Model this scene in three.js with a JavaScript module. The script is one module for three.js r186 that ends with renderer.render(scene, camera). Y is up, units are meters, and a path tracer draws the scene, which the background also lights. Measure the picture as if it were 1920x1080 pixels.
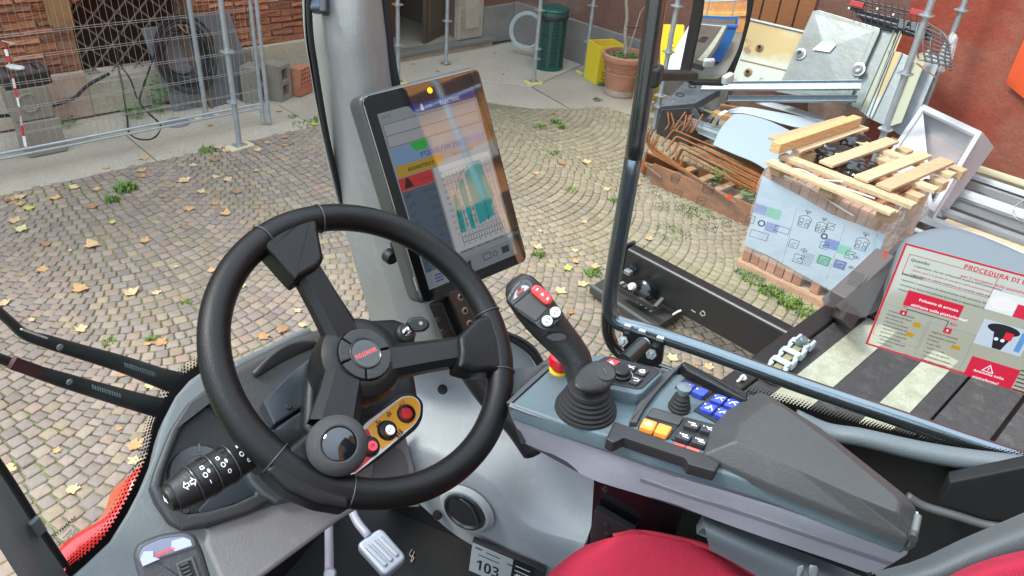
import * as THREE from 'three';
import { mergeGeometries } from 'three/addons/utils/BufferGeometryUtils.js';
import { RoundedBoxGeometry } from 'three/addons/geometries/RoundedBoxGeometry.js';
import { MarchingCubes } from 'three/addons/objects/MarchingCubes.js';

// ---------- camera, sky, sun, exposure ----------
const scene = new THREE.Scene();
const camera = new THREE.PerspectiveCamera(42.18, 16 / 9, 0.02, 200);
const EYE = new THREE.Vector3(0, 2.8, 0), PITCH = 32.8 * Math.PI / 180, ROLL = 5.0 * Math.PI / 180, FOC = 1400;
camera.position.copy(EYE);
camera.lookAt(0, 2.8 - Math.sin(PITCH), -Math.cos(PITCH));
camera.rotateZ(ROLL);
camera.updateMatrixWorld(true);
scene.add(camera);
const renderer = new THREE.WebGLRenderer();
renderer.toneMapping = THREE.LinearToneMapping;
renderer.toneMappingExposure = 2.6;
renderer.shadowMap.enabled = true;
{ // overcast sky: bright cloud layer, a little brighter overhead
  const w = 64, h = 64, d = new Float32Array(w * h * 4);
  for (let y = 0; y < h; y++) for (let x = 0; x < w; x++) {
    const e = Math.sin((y + .5) / h * Math.PI - Math.PI / 2), i = (y * w + x) * 4;
    const k = 0.62 + 0.55 * Math.max(0, e);
    d[i] = k * .86; d[i + 1] = k * 1.0; d[i + 2] = k * 1.15; d[i + 3] = 1;
  }
  const sky = new THREE.DataTexture(d, w, h, THREE.RGBAFormat, THREE.FloatType);
  sky.mapping = THREE.EquirectangularReflectionMapping; sky.magFilter = THREE.LinearFilter; sky.needsUpdate = true;
  scene.background = sky; scene.environment = sky;
}
const sun = new THREE.DirectionalLight(new THREE.Color(1, .94, .86), 1.5);
sun.position.set(-9, 12.5, 1.5); sun.castShadow = true; sun.shadow.radius = 26;
sun.shadow.camera.left = -12; sun.shadow.camera.right = 12; sun.shadow.camera.top = 12; sun.shadow.camera.bottom = -12; sun.shadow.camera.far = 60;
scene.add(sun); scene.add(sun.target);

// ---------- frames and helpers ----------
const V = (x, y, z) => new THREE.Vector3(x, y, z);
const azv = d => V(Math.sin(d * Math.PI / 180), 0, -Math.cos(d * Math.PI / 180));
const UP = V(0, 1, 0), SA = azv(44), SB = azv(134), MF = azv(-68), MR = azv(22);
const EX = V(0, 0, 0), EY = V(0, 0, 0), EZ = V(0, 0, 0); camera.matrixWorld.extractBasis(EX, EY, EZ);
const site = (a, b, y = 0) => V(0, y, 0).addScaledVector(SA, a).addScaledVector(SB, b);
const fru = (f, r, u) => V(0, 2.8 + u, 0).addScaledVector(MF, f).addScaledVector(MR, r);
const ray = (px, py) => V(0, 0, 0).addScaledVector(EX, (px - 960) / FOC).addScaledVector(EY, (540 - py) / FOC).addScaledVector(EZ, -1);
const pD = (px, py, d) => EYE.clone().addScaledVector(ray(px, py), d);
const pPl = (px, py, p, n) => { const r = ray(px, py); return EYE.clone().addScaledVector(r, p.clone().sub(EYE).dot(n) / r.dot(n)); };
const pY = (px, py, y = 0) => pPl(px, py, V(0, y, 0), UP);
const pA = (px, py, a) => pPl(px, py, site(a, 0), SA);
const pB = (px, py, b) => pPl(px, py, site(0, b), SB);
const pF = (px, py, f) => pPl(px, py, fru(f, 0, 0), MF);
const pR = (px, py, r) => pPl(px, py, fru(0, r, 0), MR);
const pU = (px, py, u) => pY(px, py, 2.8 + u);
let _s = 12345;
const rnd = () => { _s = (_s + 0x6D2B79F5) | 0; let t = Math.imul(_s ^ (_s >>> 15), 1 | _s); t = (t + Math.imul(t ^ (t >>> 7), 61 | t)) ^ t; return ((t ^ (t >>> 14)) >>> 0) / 4294967296; };
const rr = (a, b) => a + (b - a) * rnd();
const seed = s => { _s = s; };
const used = {};
function numbered(n) { if (used[n] === undefined) { used[n] = 0; return n; } return n + '_' + String(++used[n]).padStart(3, '0'); }
const tops = [];
function tag(o, label, category, group) { o.userData = { label, category }; if (group) o.userData.group = group; return o; }
function thing(name, label, category, group) { const g = new THREE.Group(); g.name = numbered(name); tag(g, label, category, group); scene.add(g); tops.push(g); return g; }
function nonIdx(g) {
  if (!g.attributes.normal) g.computeVertexNormals();
  const r = g.index ? g.toNonIndexed() : g;
  for (const k of Object.keys(r.attributes)) if (!['position', 'normal', 'uv'].includes(k)) r.deleteAttribute(k);
  r.morphAttributes = {};
  return r;
}
function toCreasedNormals(g0, angle) { // like the addon, but weighted by area so that large flat faces stay flat
  const g = g0.index ? g0.toNonIndexed() : g0, p = g.attributes.position, n = p.count, F = [], map = new Map(), key = i => Math.round(p.getX(i) * 2e5) + ',' + Math.round(p.getY(i) * 2e5) + ',' + Math.round(p.getZ(i) * 2e5), a = V(0, 0, 0), b = V(0, 0, 0), c = V(0, 0, 0), lim = Math.cos(angle);
  for (let i = 0; i < n; i += 3) { a.fromBufferAttribute(p, i); b.fromBufferAttribute(p, i + 1); c.fromBufferAttribute(p, i + 2); const f = b.clone().sub(a).cross(c.clone().sub(a)), l = f.length(); F.push({ f, u: l > 1e-14 ? f.clone().divideScalar(l) : V(0, 1, 0) }); for (let k = 0; k < 3; k++) { const q = key(i + k); (map.get(q) || map.set(q, []).get(q)).push(i / 3); } }
  const N = new Float32Array(n * 3); for (let i = 0; i < n; i++) { const me = F[Math.floor(i / 3)], s = V(0, 0, 0); for (const j of map.get(key(i))) if (F[j].u.dot(me.u) > lim) s.add(F[j].f); if (s.lengthSq() < 1e-24) s.copy(me.u); s.normalize().toArray(N, i * 3); }
  g.setAttribute('normal', new THREE.BufferAttribute(N, 3)); return g;
}
function uvBox(g) { // metre uv by dominant axis
  const p = g.attributes.position, n = g.attributes.normal, uv = new Float32Array(p.count * 2);
  for (let i = 0; i < p.count; i += 3) {
    let nx = 0, ny = 0, nz = 0;
    for (let j = 0; j < 3; j++) { nx += Math.abs(n.getX(i + j)); ny += Math.abs(n.getY(i + j)); nz += Math.abs(n.getZ(i + j)); }
    for (let j = 0; j < 3; j++) {
      const k = i + j, x = p.getX(k), y = p.getY(k), z = p.getZ(k);
      const [u, v] = ny >= nx && ny >= nz ? [x, z] : nx > nz ? [z, y] : [x, y];
      uv[k * 2] = u; uv[k * 2 + 1] = v;
    }
  }
  g.setAttribute('uv', new THREE.BufferAttribute(uv, 2)); return g;
}
function mg(list, keepUV) { // merge to one geometry
  const l = (Array.isArray(list) ? list.flat(4) : [list]).map(nonIdx);
  for (const g of l) if (!g.attributes.uv) g.setAttribute('uv', new THREE.BufferAttribute(new Float32Array(g.attributes.position.count * 2), 2));
  const m = l.length > 1 ? mergeGeometries(l) : l[0];
  return keepUV ? m : uvBox(m);
}
function obj(parent, name, geo, mat, label, keepUV) {
  const m = new THREE.Mesh(mg(geo, keepUV), mat); m.name = parent === scene ? numbered(name) : name; m.castShadow = m.receiveShadow = true;
  if (label) m.userData.label = label; parent.add(m); return m;
}
function raw(parent, name, geo, mat) { const m = new THREE.Mesh(geo, mat); m.name = name; m.castShadow = m.receiveShadow = true; parent.add(m); return m; }
function solo(name, label, category, geo, mat, group, keepUV) { const m = obj(scene, name, geo, mat, null, keepUV); return tag(m, label, category, group); }
function struct(name, geo, mat, keepUV) { const m = obj(scene, name, geo, mat, null, keepUV); m.userData = { kind: 'structure' }; return m; }
const basis = (c, x, y, z) => new THREE.Matrix4().makeBasis(x, y, z).setPosition(c);
function frame(c, n, up = UP) { // plane frame: ex right, ey up, ez normal
  const z = n.clone().normalize(), x = up.clone().cross(z).normalize(), y = z.clone().cross(x);
  const m = basis(c, x, y, z); const f = { c: c.clone(), x, y, z, m };
  f.at = (u, v, w = 0) => c.clone().addScaledVector(x, u).addScaledVector(y, v).addScaledVector(z, w);
  f.px = (a, b, w = 0) => { const p = pPl(a, b, f.at(0, 0, w), z).sub(c); return [p.dot(x), p.dot(y)]; };
  return f;
}
function frame3(p0, p1, p2) { // plane through three points; ey along p0->p1
  const y = p1.clone().sub(p0).normalize(), n = p2.clone().sub(p0).cross(y).normalize();
  return frame(p0, n, y);
}
const toWorld = (g, f) => { g.applyMatrix4(f.m); return g; };
function shapeOf(pts, smooth) {
  const v = pts.map(p => new THREE.Vector2(p[0], p[1]));
  if (THREE.ShapeUtils.area(v) < 0) v.reverse();
  if (smooth) { const c = new THREE.CatmullRomCurve3(v.map(p => V(p.x, p.y, 0)), true, 'catmullrom', .5); return new THREE.Shape(c.getPoints(pts.length * smooth).slice(0, -1).map(p => new THREE.Vector2(p.x, p.y))); }
  return new THREE.Shape(v);
}
function rounded(pts, r) { // polygon with rounded corners (r number or per point)
  const out = [], n = pts.length;
  for (let i = 0; i < n; i++) {
    const p = pts[i], a = pts[(i + n - 1) % n], b = pts[(i + 1) % n], R0 = Array.isArray(r) ? r[i] : r;
    const da = Math.hypot(a[0] - p[0], a[1] - p[1]), db = Math.hypot(b[0] - p[0], b[1] - p[1]), R = Math.min(R0, da * .45, db * .45);
    if (R < 1e-6) { out.push(p); continue; }
    const s = [p[0] + (a[0] - p[0]) / da * R, p[1] + (a[1] - p[1]) / da * R], e = [p[0] + (b[0] - p[0]) / db * R, p[1] + (b[1] - p[1]) / db * R];
    for (let k = 0; k <= 5; k++) { const t = k / 5, q = 1 - t; out.push([q * q * s[0] + 2 * q * t * p[0] + t * t * e[0], q * q * s[1] + 2 * q * t * p[1] + t * t * e[1]]); }
  }
  return out;
}
// slab: plate in frame f, outline pts (u,v), top face at w = top, thickness t, bevel b
function slab(f, pts, t, b = 0, top = 0, smooth = 0, holes) {
  const s = shapeOf(pts, smooth);
  if (holes) for (const h of holes) { const v = h.map(p => new THREE.Vector2(p[0], p[1])); if (THREE.ShapeUtils.area(v) > 0) v.reverse(); s.holes.push(new THREE.Path(v)); }
  const g = new THREE.ExtrudeGeometry(s, { depth: Math.max(t - b, 1e-4), bevelEnabled: b > 0, bevelThickness: b, bevelSize: b, bevelOffset: -b, bevelSegments: b > .004 ? 4 : 2, curveSegments: 8 });
  g.translate(0, 0, top - t); // top face at 'top' (bottom bevel reaches below)
  return toWorld(toCreasedNormals(nonIdx(g), .5), f);
}
const pslab = (f, px, t, b = 0, top = 0, smooth = 0) => slab(f, px.map(p => f.px(p[0], p[1], top)), t, b, top, smooth);
function obox(c, x, y, z, w, h, d, b = 0) {
  const g = b ? new RoundedBoxGeometry(w, h, d, 2, b) : new THREE.BoxGeometry(w, h, d);
  return g.applyMatrix4(basis(c, x, y, z));
}
function bar(p, q, w, h, up = UP, b = 0) { // beam from p to q, width w, height h
  const z = q.clone().sub(p), L = z.length(); z.normalize(); let x = up.clone().cross(z); if (x.length() < 1e-3) x = V(1, 0, 0).cross(z); x.normalize(); const y = z.clone().cross(x);
  return obox(p.clone().add(q).multiplyScalar(.5), x, y, z, w, h, L, b);
}
function cyl(p, q, r, r2 = r, seg = 16, open = false) {
  const y = q.clone().sub(p), L = y.length(); y.normalize(); let x = Math.abs(y.y) > .9 ? V(1, 0, 0) : V(0, 1, 0); const z = x.clone().cross(y).normalize(); x = y.clone().cross(z);
  return new THREE.CylinderGeometry(r2, r, L, seg, 1, open).applyMatrix4(basis(p.clone().add(q).multiplyScalar(.5), x, y, z));
}
function tube(pts, r, n = 40, seg = 8, closed = false, tension = .5) { return new THREE.TubeGeometry(new THREE.CatmullRomCurve3(pts, closed, 'catmullrom', tension), n, r, seg, closed); }
function polytube(pts, r, bend, seg = 8) { // straight runs with rounded bends
  const path = new THREE.CurvePath(); let last = pts[0];
  for (let i = 1; i < pts.length - 1; i++) {
    const p = pts[i], a = pts[i - 1].clone().sub(p).normalize(), b = pts[i + 1].clone().sub(p).normalize();
    const s = p.clone().addScaledVector(a, bend), e = p.clone().addScaledVector(b, bend);
    path.add(new THREE.LineCurve3(last, s)); path.add(new THREE.QuadraticBezierCurve3(s, p, e)); last = e;
  }
  path.add(new THREE.LineCurve3(last, pts[pts.length - 1]));
  const out = []; for (const c of path.curves) { const k = c.isLineCurve3 ? 2 : 7; for (let j = 0; j < k; j++) out.push(c.getPoint(j / k)); } out.push(pts[pts.length - 1].clone());
  return ring(out.map((p, i) => ({ p, r })), seg);
}
function ring(nodes, seg = 10, cap = true) { // tube through nodes {p, r} or {p, rx, ry, up}
  const P = [], N = [], I = []; const n = nodes.length; let up = null;
  for (let i = 0; i < n; i++) {
    const a = nodes[Math.max(0, i - 1)].p, b = nodes[Math.min(n - 1, i + 1)].p, t = b.clone().sub(a).normalize();
    const u0 = nodes[i].up || up || (Math.abs(t.y) > .9 ? V(1, 0, 0) : UP);
    const x = u0.clone().addScaledVector(t, -u0.dot(t)).normalize(), y = t.clone().cross(x); up = x;
    for (let k = 0; k < seg; k++) {
      const q = k / seg * Math.PI * 2, rx = nodes[i].rx ?? nodes[i].r, ry = nodes[i].ry ?? nodes[i].r;
      const v = nodes[i].p.clone().addScaledVector(x, Math.cos(q) * rx).addScaledVector(y, Math.sin(q) * ry); P.push(v.x, v.y, v.z);
    }
  }
  for (let i = 0; i < n - 1; i++) for (let k = 0; k < seg; k++) { const a = i * seg + k, b = i * seg + (k + 1) % seg; I.push(a, b, b + seg, a, b + seg, a + seg); }
  if (cap) for (const e of [0, n - 1]) { const c = P.length / 3, p = nodes[e].p; P.push(p.x, p.y, p.z); for (let k = 0; k < seg; k++) { const a = e * seg + k, b = e * seg + (k + 1) % seg; e ? I.push(c, a, b) : I.push(c, b, a); } }
  const g = new THREE.BufferGeometry(); g.setAttribute('position', new THREE.Float32BufferAttribute(P, 3)); g.setIndex(I); g.computeVertexNormals(); return g;
}
function lathe(c, axis, prof, seg = 32, up) { // profile [r, h] along axis
  const y = axis.clone().normalize(); let x = up ? up.clone() : (Math.abs(y.y) > .9 ? V(1, 0, 0) : V(0, 1, 0)); const z = x.clone().cross(y).normalize(); x = y.clone().cross(z);
  return toCreasedNormals(nonIdx(new THREE.LatheGeometry(prof.map(p => new THREE.Vector2(Math.max(p[0], 1e-5), p[1])), seg)), .6).applyMatrix4(basis(c, x, y, z));
}
function patch(rows, nu = 20, nv = 20, thick = 0) { // smooth surface through a grid of points
  const cu = rows.map(r => new THREE.CatmullRomCurve3(r, false, 'centripetal')), P = [], I = [], UVs = [];
  for (let i = 0; i <= nu; i++) { const c = new THREE.CatmullRomCurve3(cu.map(k => k.getPoint(i / nu)), false, 'centripetal'); for (let j = 0; j <= nv; j++) { const p = c.getPoint(j / nv); P.push(p.x, p.y, p.z); UVs.push(i / nu, j / nv); } }
  const w = nv + 1; for (let i = 0; i < nu; i++) for (let j = 0; j < nv; j++) { const a = i * w + j; I.push(a, a + 1, a + w + 1, a, a + w + 1, a + w); }
  const g = new THREE.BufferGeometry(); g.setAttribute('position', new THREE.Float32BufferAttribute(P, 3)); g.setAttribute('uv', new THREE.Float32BufferAttribute(UVs, 2)); g.setIndex(I); g.computeVertexNormals();
  if (!thick) return g;
  // closed shell
  const n = g.attributes.normal, m = P.length / 3, Q = P.slice(), U2 = UVs.concat(UVs); for (let k = 0; k < m; k++) Q.push(P[k * 3] - n.getX(k) * thick, P[k * 3 + 1] - n.getY(k) * thick, P[k * 3 + 2] - n.getZ(k) * thick);
  const J = I.slice(); for (let k = 0; k < I.length; k += 3) J.push(I[k] + m, I[k + 2] + m, I[k + 1] + m);
  const edge = (a, b) => J.push(a, a + m, b, b, a + m, b + m);
  for (let j = 0; j < nv; j++) { edge(j, j + 1); edge(nu * w + j + 1, nu * w + j); } for (let i = 0; i < nu; i++) { edge((i + 1) * w, i * w); edge(i * w + nv, (i + 1) * w + nv); }
  const h = new THREE.BufferGeometry(); h.setAttribute('position', new THREE.Float32BufferAttribute(Q, 3)); h.setAttribute('uv', new THREE.Float32BufferAttribute(U2, 2)); h.setIndex(J);
  return toCreasedNormals(h, .7);
}
function quad(f, u0, v0, u1, v1, w = 0) { const g = new THREE.PlaneGeometry(u1 - u0, v1 - v0); g.translate((u0 + u1) / 2, (v0 + v1) / 2, w); return toWorld(g, f); }

// ---------- textures ----------
const lat = {}; // tileable value noise
function vn(x, y, per, sd) {
  const key = per + '_' + sd; let L = lat[key]; if (!L) { const s0 = _s; _s = sd * 7919 + per; L = lat[key] = Float32Array.from({ length: per * per }, rnd); _s = s0; }
  const X = x * per, Y = y * per, i = Math.floor(X), j = Math.floor(Y), f = X - i, g = Y - j, u = f * f * (3 - 2 * f), v = g * g * (3 - 2 * g);
  const a = (m, n) => L[((m % per) + per) % per + (((n % per) + per) % per) * per];
  return (a(i, j) * (1 - u) + a(i + 1, j) * u) * (1 - v) + (a(i, j + 1) * (1 - u) + a(i + 1, j + 1) * u) * v;
}
const fbm = (x, y, per, oct, sd) => { let s = 0, w = 0, a = 1; for (let o = 0; o < oct; o++) { s += a * vn(x, y, per << o, sd + o); w += a; a *= .55; } return s / w; };
const enc = v => Math.round(255 * Math.min(1, Math.max(0, v <= .0031308 ? v * 12.92 : 1.055 * Math.pow(v, 1 / 2.4) - .055)));
function tex(n, fn, metres = 1, lin = false) { // fn(u,v) -> [r,g,b] linear or grey
  const d = new Uint8Array(n * n * 4);
  for (let y = 0; y < n; y++) for (let x = 0; x < n; x++) { let c = fn(x / n, y / n); if (!Array.isArray(c)) c = [c, c, c]; const i = (y * n + x) * 4; for (let k = 0; k < 3; k++) d[i + k] = lin ? Math.round(255 * Math.min(1, Math.max(0, c[k]))) : enc(c[k]); d[i + 3] = c[3] === undefined ? 255 : Math.round(255 * c[3]); }
  const t = new THREE.DataTexture(d, n, n, THREE.RGBAFormat); t.wrapS = t.wrapT = THREE.RepeatWrapping; t.magFilter = THREE.LinearFilter; t.minFilter = THREE.LinearMipmapLinearFilter; t.generateMipmaps = true;
  if (!lin) t.colorSpace = THREE.SRGBColorSpace; t.repeat.set(1 / metres, 1 / metres); t.needsUpdate = true; return t;
}
const rep = (t, m, m2 = m) => { const c = t.clone(); c.repeat.set(1 / m, 1 / m2); c.needsUpdate = true; return c; };
function canvas(w, h, draw) { const c = document.createElement('canvas'); c.width = w; c.height = h; const x = c.getContext('2d'); draw(x, w, h); const t = new THREE.CanvasTexture(c); t.colorSpace = THREE.SRGBColorSpace; t.anisotropy = 8; return t; }
const lin = (r, g, b) => new THREE.Color().setRGB(r, g, b);
const M = (r, g, b, rough = .6, o = {}) => new THREE.MeshStandardMaterial({ color: lin(r, g, b), roughness: rough, ...o });
const PM = (r, g, b, rough = .6, o = {}) => new THREE.MeshPhysicalMaterial({ color: lin(r, g, b), roughness: rough, ...o });
const mix = (a, b, t) => a.map((v, i) => v + (b[i] - v) * t), ss = (a, b, x) => { const t = Math.min(1, Math.max(0, (x - a) / (b - a))); return t * t * (3 - 2 * t); };
const grainT = tex(256, (u, v) => .5 * vn(u, v, 128, 3) + .5 * vn(u, v, 64, 4), .12, true);       // plastic grain
const leatherT = tex(256, (u, v) => { const a = Math.abs(vn(u, v, 40, 5) - .5) * 2, b = Math.abs(vn(u, v, 64, 6) - .5) * 2; return Math.min(1, Math.min(a, b) * 2.2); }, .06, true);
const roughT = tex(256, (u, v) => fbm(u, v, 8, 5, 11), .5, true);
const concT = tex(512, (u, v) => { const n = fbm(u, v, 4, 7, 21), s = fbm(u, v, 3, 4, 31), k = ss(.55, .75, s), f = vn(u, v, 256, 23); return mix(mix([.205, .19, .165], [.285, .265, .23], n), [.17, .14, .105], k * .5).map(c => c * (.85 + .3 * f)); }, 2.2);
const stoneT = tex(512, (u, v) => { const n = fbm(u, v, 6, 6, 41), f = vn(u, v, 200, 42), s = ss(.5, .72, fbm(u, v, 3, 4, 43)); return mix(mix([.36, .31, .25], [.48, .42, .34], n), [.27, .17, .10], s * .55).map(c => c * (.82 + .36 * f)); }, 1.4);
const brickT = tex(256, (u, v) => { const n = fbm(u, v, 8, 5, 51), f = vn(u, v, 128, 52); return mix([.62, .55, .5], [1, 1, 1], n).map(c => c * (.8 + .4 * f)); }, .5);
const brownT = tex(512, (u, v) => { const n = fbm(u, v, 5, 6, 61), s = ss(.5, .7, fbm(u, v, 4, 4, 62)), f = vn(u, v, 180, 63); return mix(mix([.13, .055, .04], [.21, .10, .07], n), [.22, .16, .13], s * .5).map(c => c * (.8 + .4 * f)); }, 1.7);
const redT = tex(512, (u, v) => { const n = fbm(u, v, 4, 6, 71), s = ss(.48, .7, fbm(u, v, 3, 5, 72)), f = vn(u, v, 200, 73); return mix(mix([.22, .032, .016], [.31, .055, .026], n), [.32, .14, .095], s * .5).map(c => c * (.85 + .3 * f)); }, 1.9);
const woodT = tex(512, (u, v) => { const w = fbm(u, v, 3, 4, 81), g = vn(u * .15 + w * .02, v, 128, 82), r = .5 + .5 * Math.sin((v * 16 + w * 5) * 6.283); return mix([.44, .33, .215], [.66, .53, .37], .45 * r + .4 * g + .3 * w).map(c => c * (.9 + .2 * vn(u, v, 64, 83))); }, .5);
const rustT = tex(256, (u, v) => { const n = fbm(u, v, 8, 5, 91), f = vn(u, v, 128, 92); return mix([.12, .04, .012], [.32, .125, .03], n).map(c => c * (.75 + .5 * f)); }, .4);
const galvT = tex(256, (u, v) => { const n = fbm(u, v, 10, 4, 101), f = vn(u, v, 90, 102); return [.9, .95, 1].map(c => c * (.62 + .3 * n + .12 * f)); }, .35);
const steelT = tex(512, (u, v) => { const n = fbm(u, v, 4, 6, 111), s = ss(.52, .68, fbm(u, v, 3, 4, 112)), f = vn(u, v, 220, 113); return mix(mix([.5, .52, .5], [.66, .68, .66], n), [.5, .45, .36], s * .4).map(c => c * (.9 + .2 * f)); }, 1.1);
const stainT = tex(512, (u, v) => { const w = fbm(u, v, 4, 5, 121), s = ss(.3, .75, w + .35 * Math.sin(v * 6.283) - .05), t = ss(.62, .72, fbm(u, v, 5, 5, 122)); return mix(mix([.56, .57, .5], [.50, .36, .17], s), [.26, .13, .06], t * .8); }, .9);
const deckT = tex(512, (u, v) => { const n = fbm(u, v, 8, 6, 131), f = vn(u, v, 256, 132), s = ss(.5, .8, fbm(u, v, 5, 5, 133)); return mix([.032, .029, .029], [.062, .057, .056], s * .6 + n * .4).map(c => c * (.35 + 1.3 * f)); }, .5);
const darkDirtT = tex(256, (u, v) => mix([.02, .022, .023], [.06, .06, .06], ss(.45, .75, fbm(u, v, 6, 5, 141))), .5);
const terraT = tex(256, (u, v) => { const n = fbm(u, v, 5, 5, 151), f = vn(u, v, 100, 152); return mix([.36, .14, .08], [.46, .22, .14], n).map(c => c * (.88 + .24 * f)); }, .5);
const fabricT = tex(256, (u, v) => .5 + .25 * Math.sin(u * 6.283 * 64) * Math.sin(v * 6.283 * 64) + .25 * vn(u, v, 128, 161), .06, true);
const scratchT = tex(512, (u, v) => fbm(u * 1, v, 6, 6, 171), .5, true);
// ---------- shared materials ----------
const wearT = tex(512, (u, v) => { const n = fbm(u, v, 5, 5, 181), f = vn(u, v, 200, 182), k = ss(.62, .78, fbm(u, v, 14, 3, 183)), d = vn(u, v, 230, 184) > .93 ? 1 : 0; const m = .84 + .17 * n + .06 * (f - .5) + .07 * k + .12 * d * ss(.4, .7, n); return [m, m, m * .99]; }, .3);
const galv = M(.52, .55, .56, .42, { map: galvT, metalness: .55, bumpMap: roughT, bumpScale: .0006 });
const galvDark = M(.30, .33, .34, .5, { map: galvT, metalness: .5 });
const zinc = M(.62, .65, .67, .35, { metalness: .7 });
const blackPl = M(.008, .008, .0085, .48, { bumpMap: grainT, bumpScale: .0003 });
const blackGloss = PM(.008, .008, .009, .2, { clearcoat: .5, clearcoatRoughness: .1 });
const rubber = M(.014, .014, .015, .75);
const pillarM = M(.27, .272, .266, .55, { map: wearT, bumpMap: grainT, bumpScale: .0003 }), greyTrim = M(.16, .178, .183, .55, { map: wearT, bumpMap: grainT, bumpScale: .0003 });
const greyDark = M(.06, .063, .066, .5, { bumpMap: grainT, bumpScale: .0003 });
const wood = M(1, .97, .92, .8, { map: woodT, bumpMap: roughT, bumpScale: .001 });
const leather = PM(.0065, .0062, .0065, .32, { specularIntensity: .6, bumpMap: rep(leatherT, .035), bumpScale: .00012 });
const glass = PM(.97, .99, .985, .0, { transmission: 1, thickness: 0, ior: 1.2 });
// ================= SETTING =================
const WB = -7.65, WA = 7.6;
const proj = p => { const d = p.clone().sub(EYE), z = -d.dot(EZ); return [960 + FOC * d.dot(EX) / z, 540 - FOC * d.dot(EY) / z, z]; };
const inView = (p, m = 20) => { const q = proj(p); return q[2] > 0 && q[0] > -m && q[0] < 1920 + m && q[1] > -m && q[1] < 1080 + m; };
const flat = (pts, y) => { const s = new THREE.Shape(pts.map(p => new THREE.Vector2(p.x, -p.z))); const g = new THREE.ShapeGeometry(s); g.rotateX(-Math.PI / 2); g.translate(0, y, 0); return g; };
const concM = M(1, 1, 1, .9, { map: concT, bumpMap: roughT, bumpScale: .003 });
const stoneM = M(1, 1, 1, .9, { map: stoneT, bumpMap: roughT, bumpScale: .004 });
struct('ground', flat([V(-60, 0, -60), V(60, 0, -60), V(60, 0, 60), V(-60, 0, 60)].reverse(), -.012), M(.8, .8, .8, .95, { map: rep(concT, 3.1) }));
// pavement slabs along the left wall and the concrete apron in the corner
{
  const g = new THREE.Group(); g.name = 'pavement'; g.userData = { kind: 'structure' }; scene.add(g);
  const sl = (pts, m) => { const f = frame(site(0, 0, .012), UP, SB.clone().negate()); const uv = pts.map(p => { const q = p.clone().sub(f.c); return [q.dot(f.x), q.dot(f.y)]; }); obj(g, 'slab', slab(f, uv, .03, .006), m); };
  const mats = [0, 1, 2, 3].map(i => M(1.5 + .07 * i, 1.4 + .07 * i, 1.3 + .06 * i, .9, { map: rep(concT, 1.7 + .3 * i), bumpMap: roughT, bumpScale: .003 }));
  const q = (a0, a1, b0, b1) => [site(a0, b0), site(a1, b0), site(a1, b1), site(a0, b1)];
  sl(q(-3.2, -.35, WB, -6.33), mats[0]); sl(q(-.34, 2.02, -7.02, -6.32), mats[1]); sl(q(-.34, 3.3, WB, -7.03), mats[2]); sl(q(2.03, 3.55, -7.02, -6.31), mats[3]);
  sl(q(3.31, 4.9, WB, -7.03), mats[0]);
  const edge = [site(3.56, -6.31), site(4.4, -6.27), pY(870, 186), pY(913, 192), pY(1000, 205), pY(1067, 206), pY(1140, 204), pY(1183, 217)];
  sl([site(3.56, -7.02), ...edge.slice(0, 4).map(p => p.clone()), site(5.9, -6.6), site(4.91, -7.02)], mats[1]);
  sl([edge[3], edge[4], edge[5], site(6.3, -6.05), site(5.92, -6.6)], mats[2]);
  sl([site(4.93, -7.64), site(4.93, -7.04), site(5.92, -6.62), site(6.32, -6.07), site(7.59, -6.4), site(7.59, -7.64)], mats[3]);
  sl([edge[5].clone().addScaledVector(SA, .02), edge[6], edge[7], site(7.0, -4.3), site(7.59, -4.3), site(7.59, -6.38), site(6.34, -6.06)], mats[0]);
  sl(q(7.0, 7.59, -4.29, .8), mats[1]);
}
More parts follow.
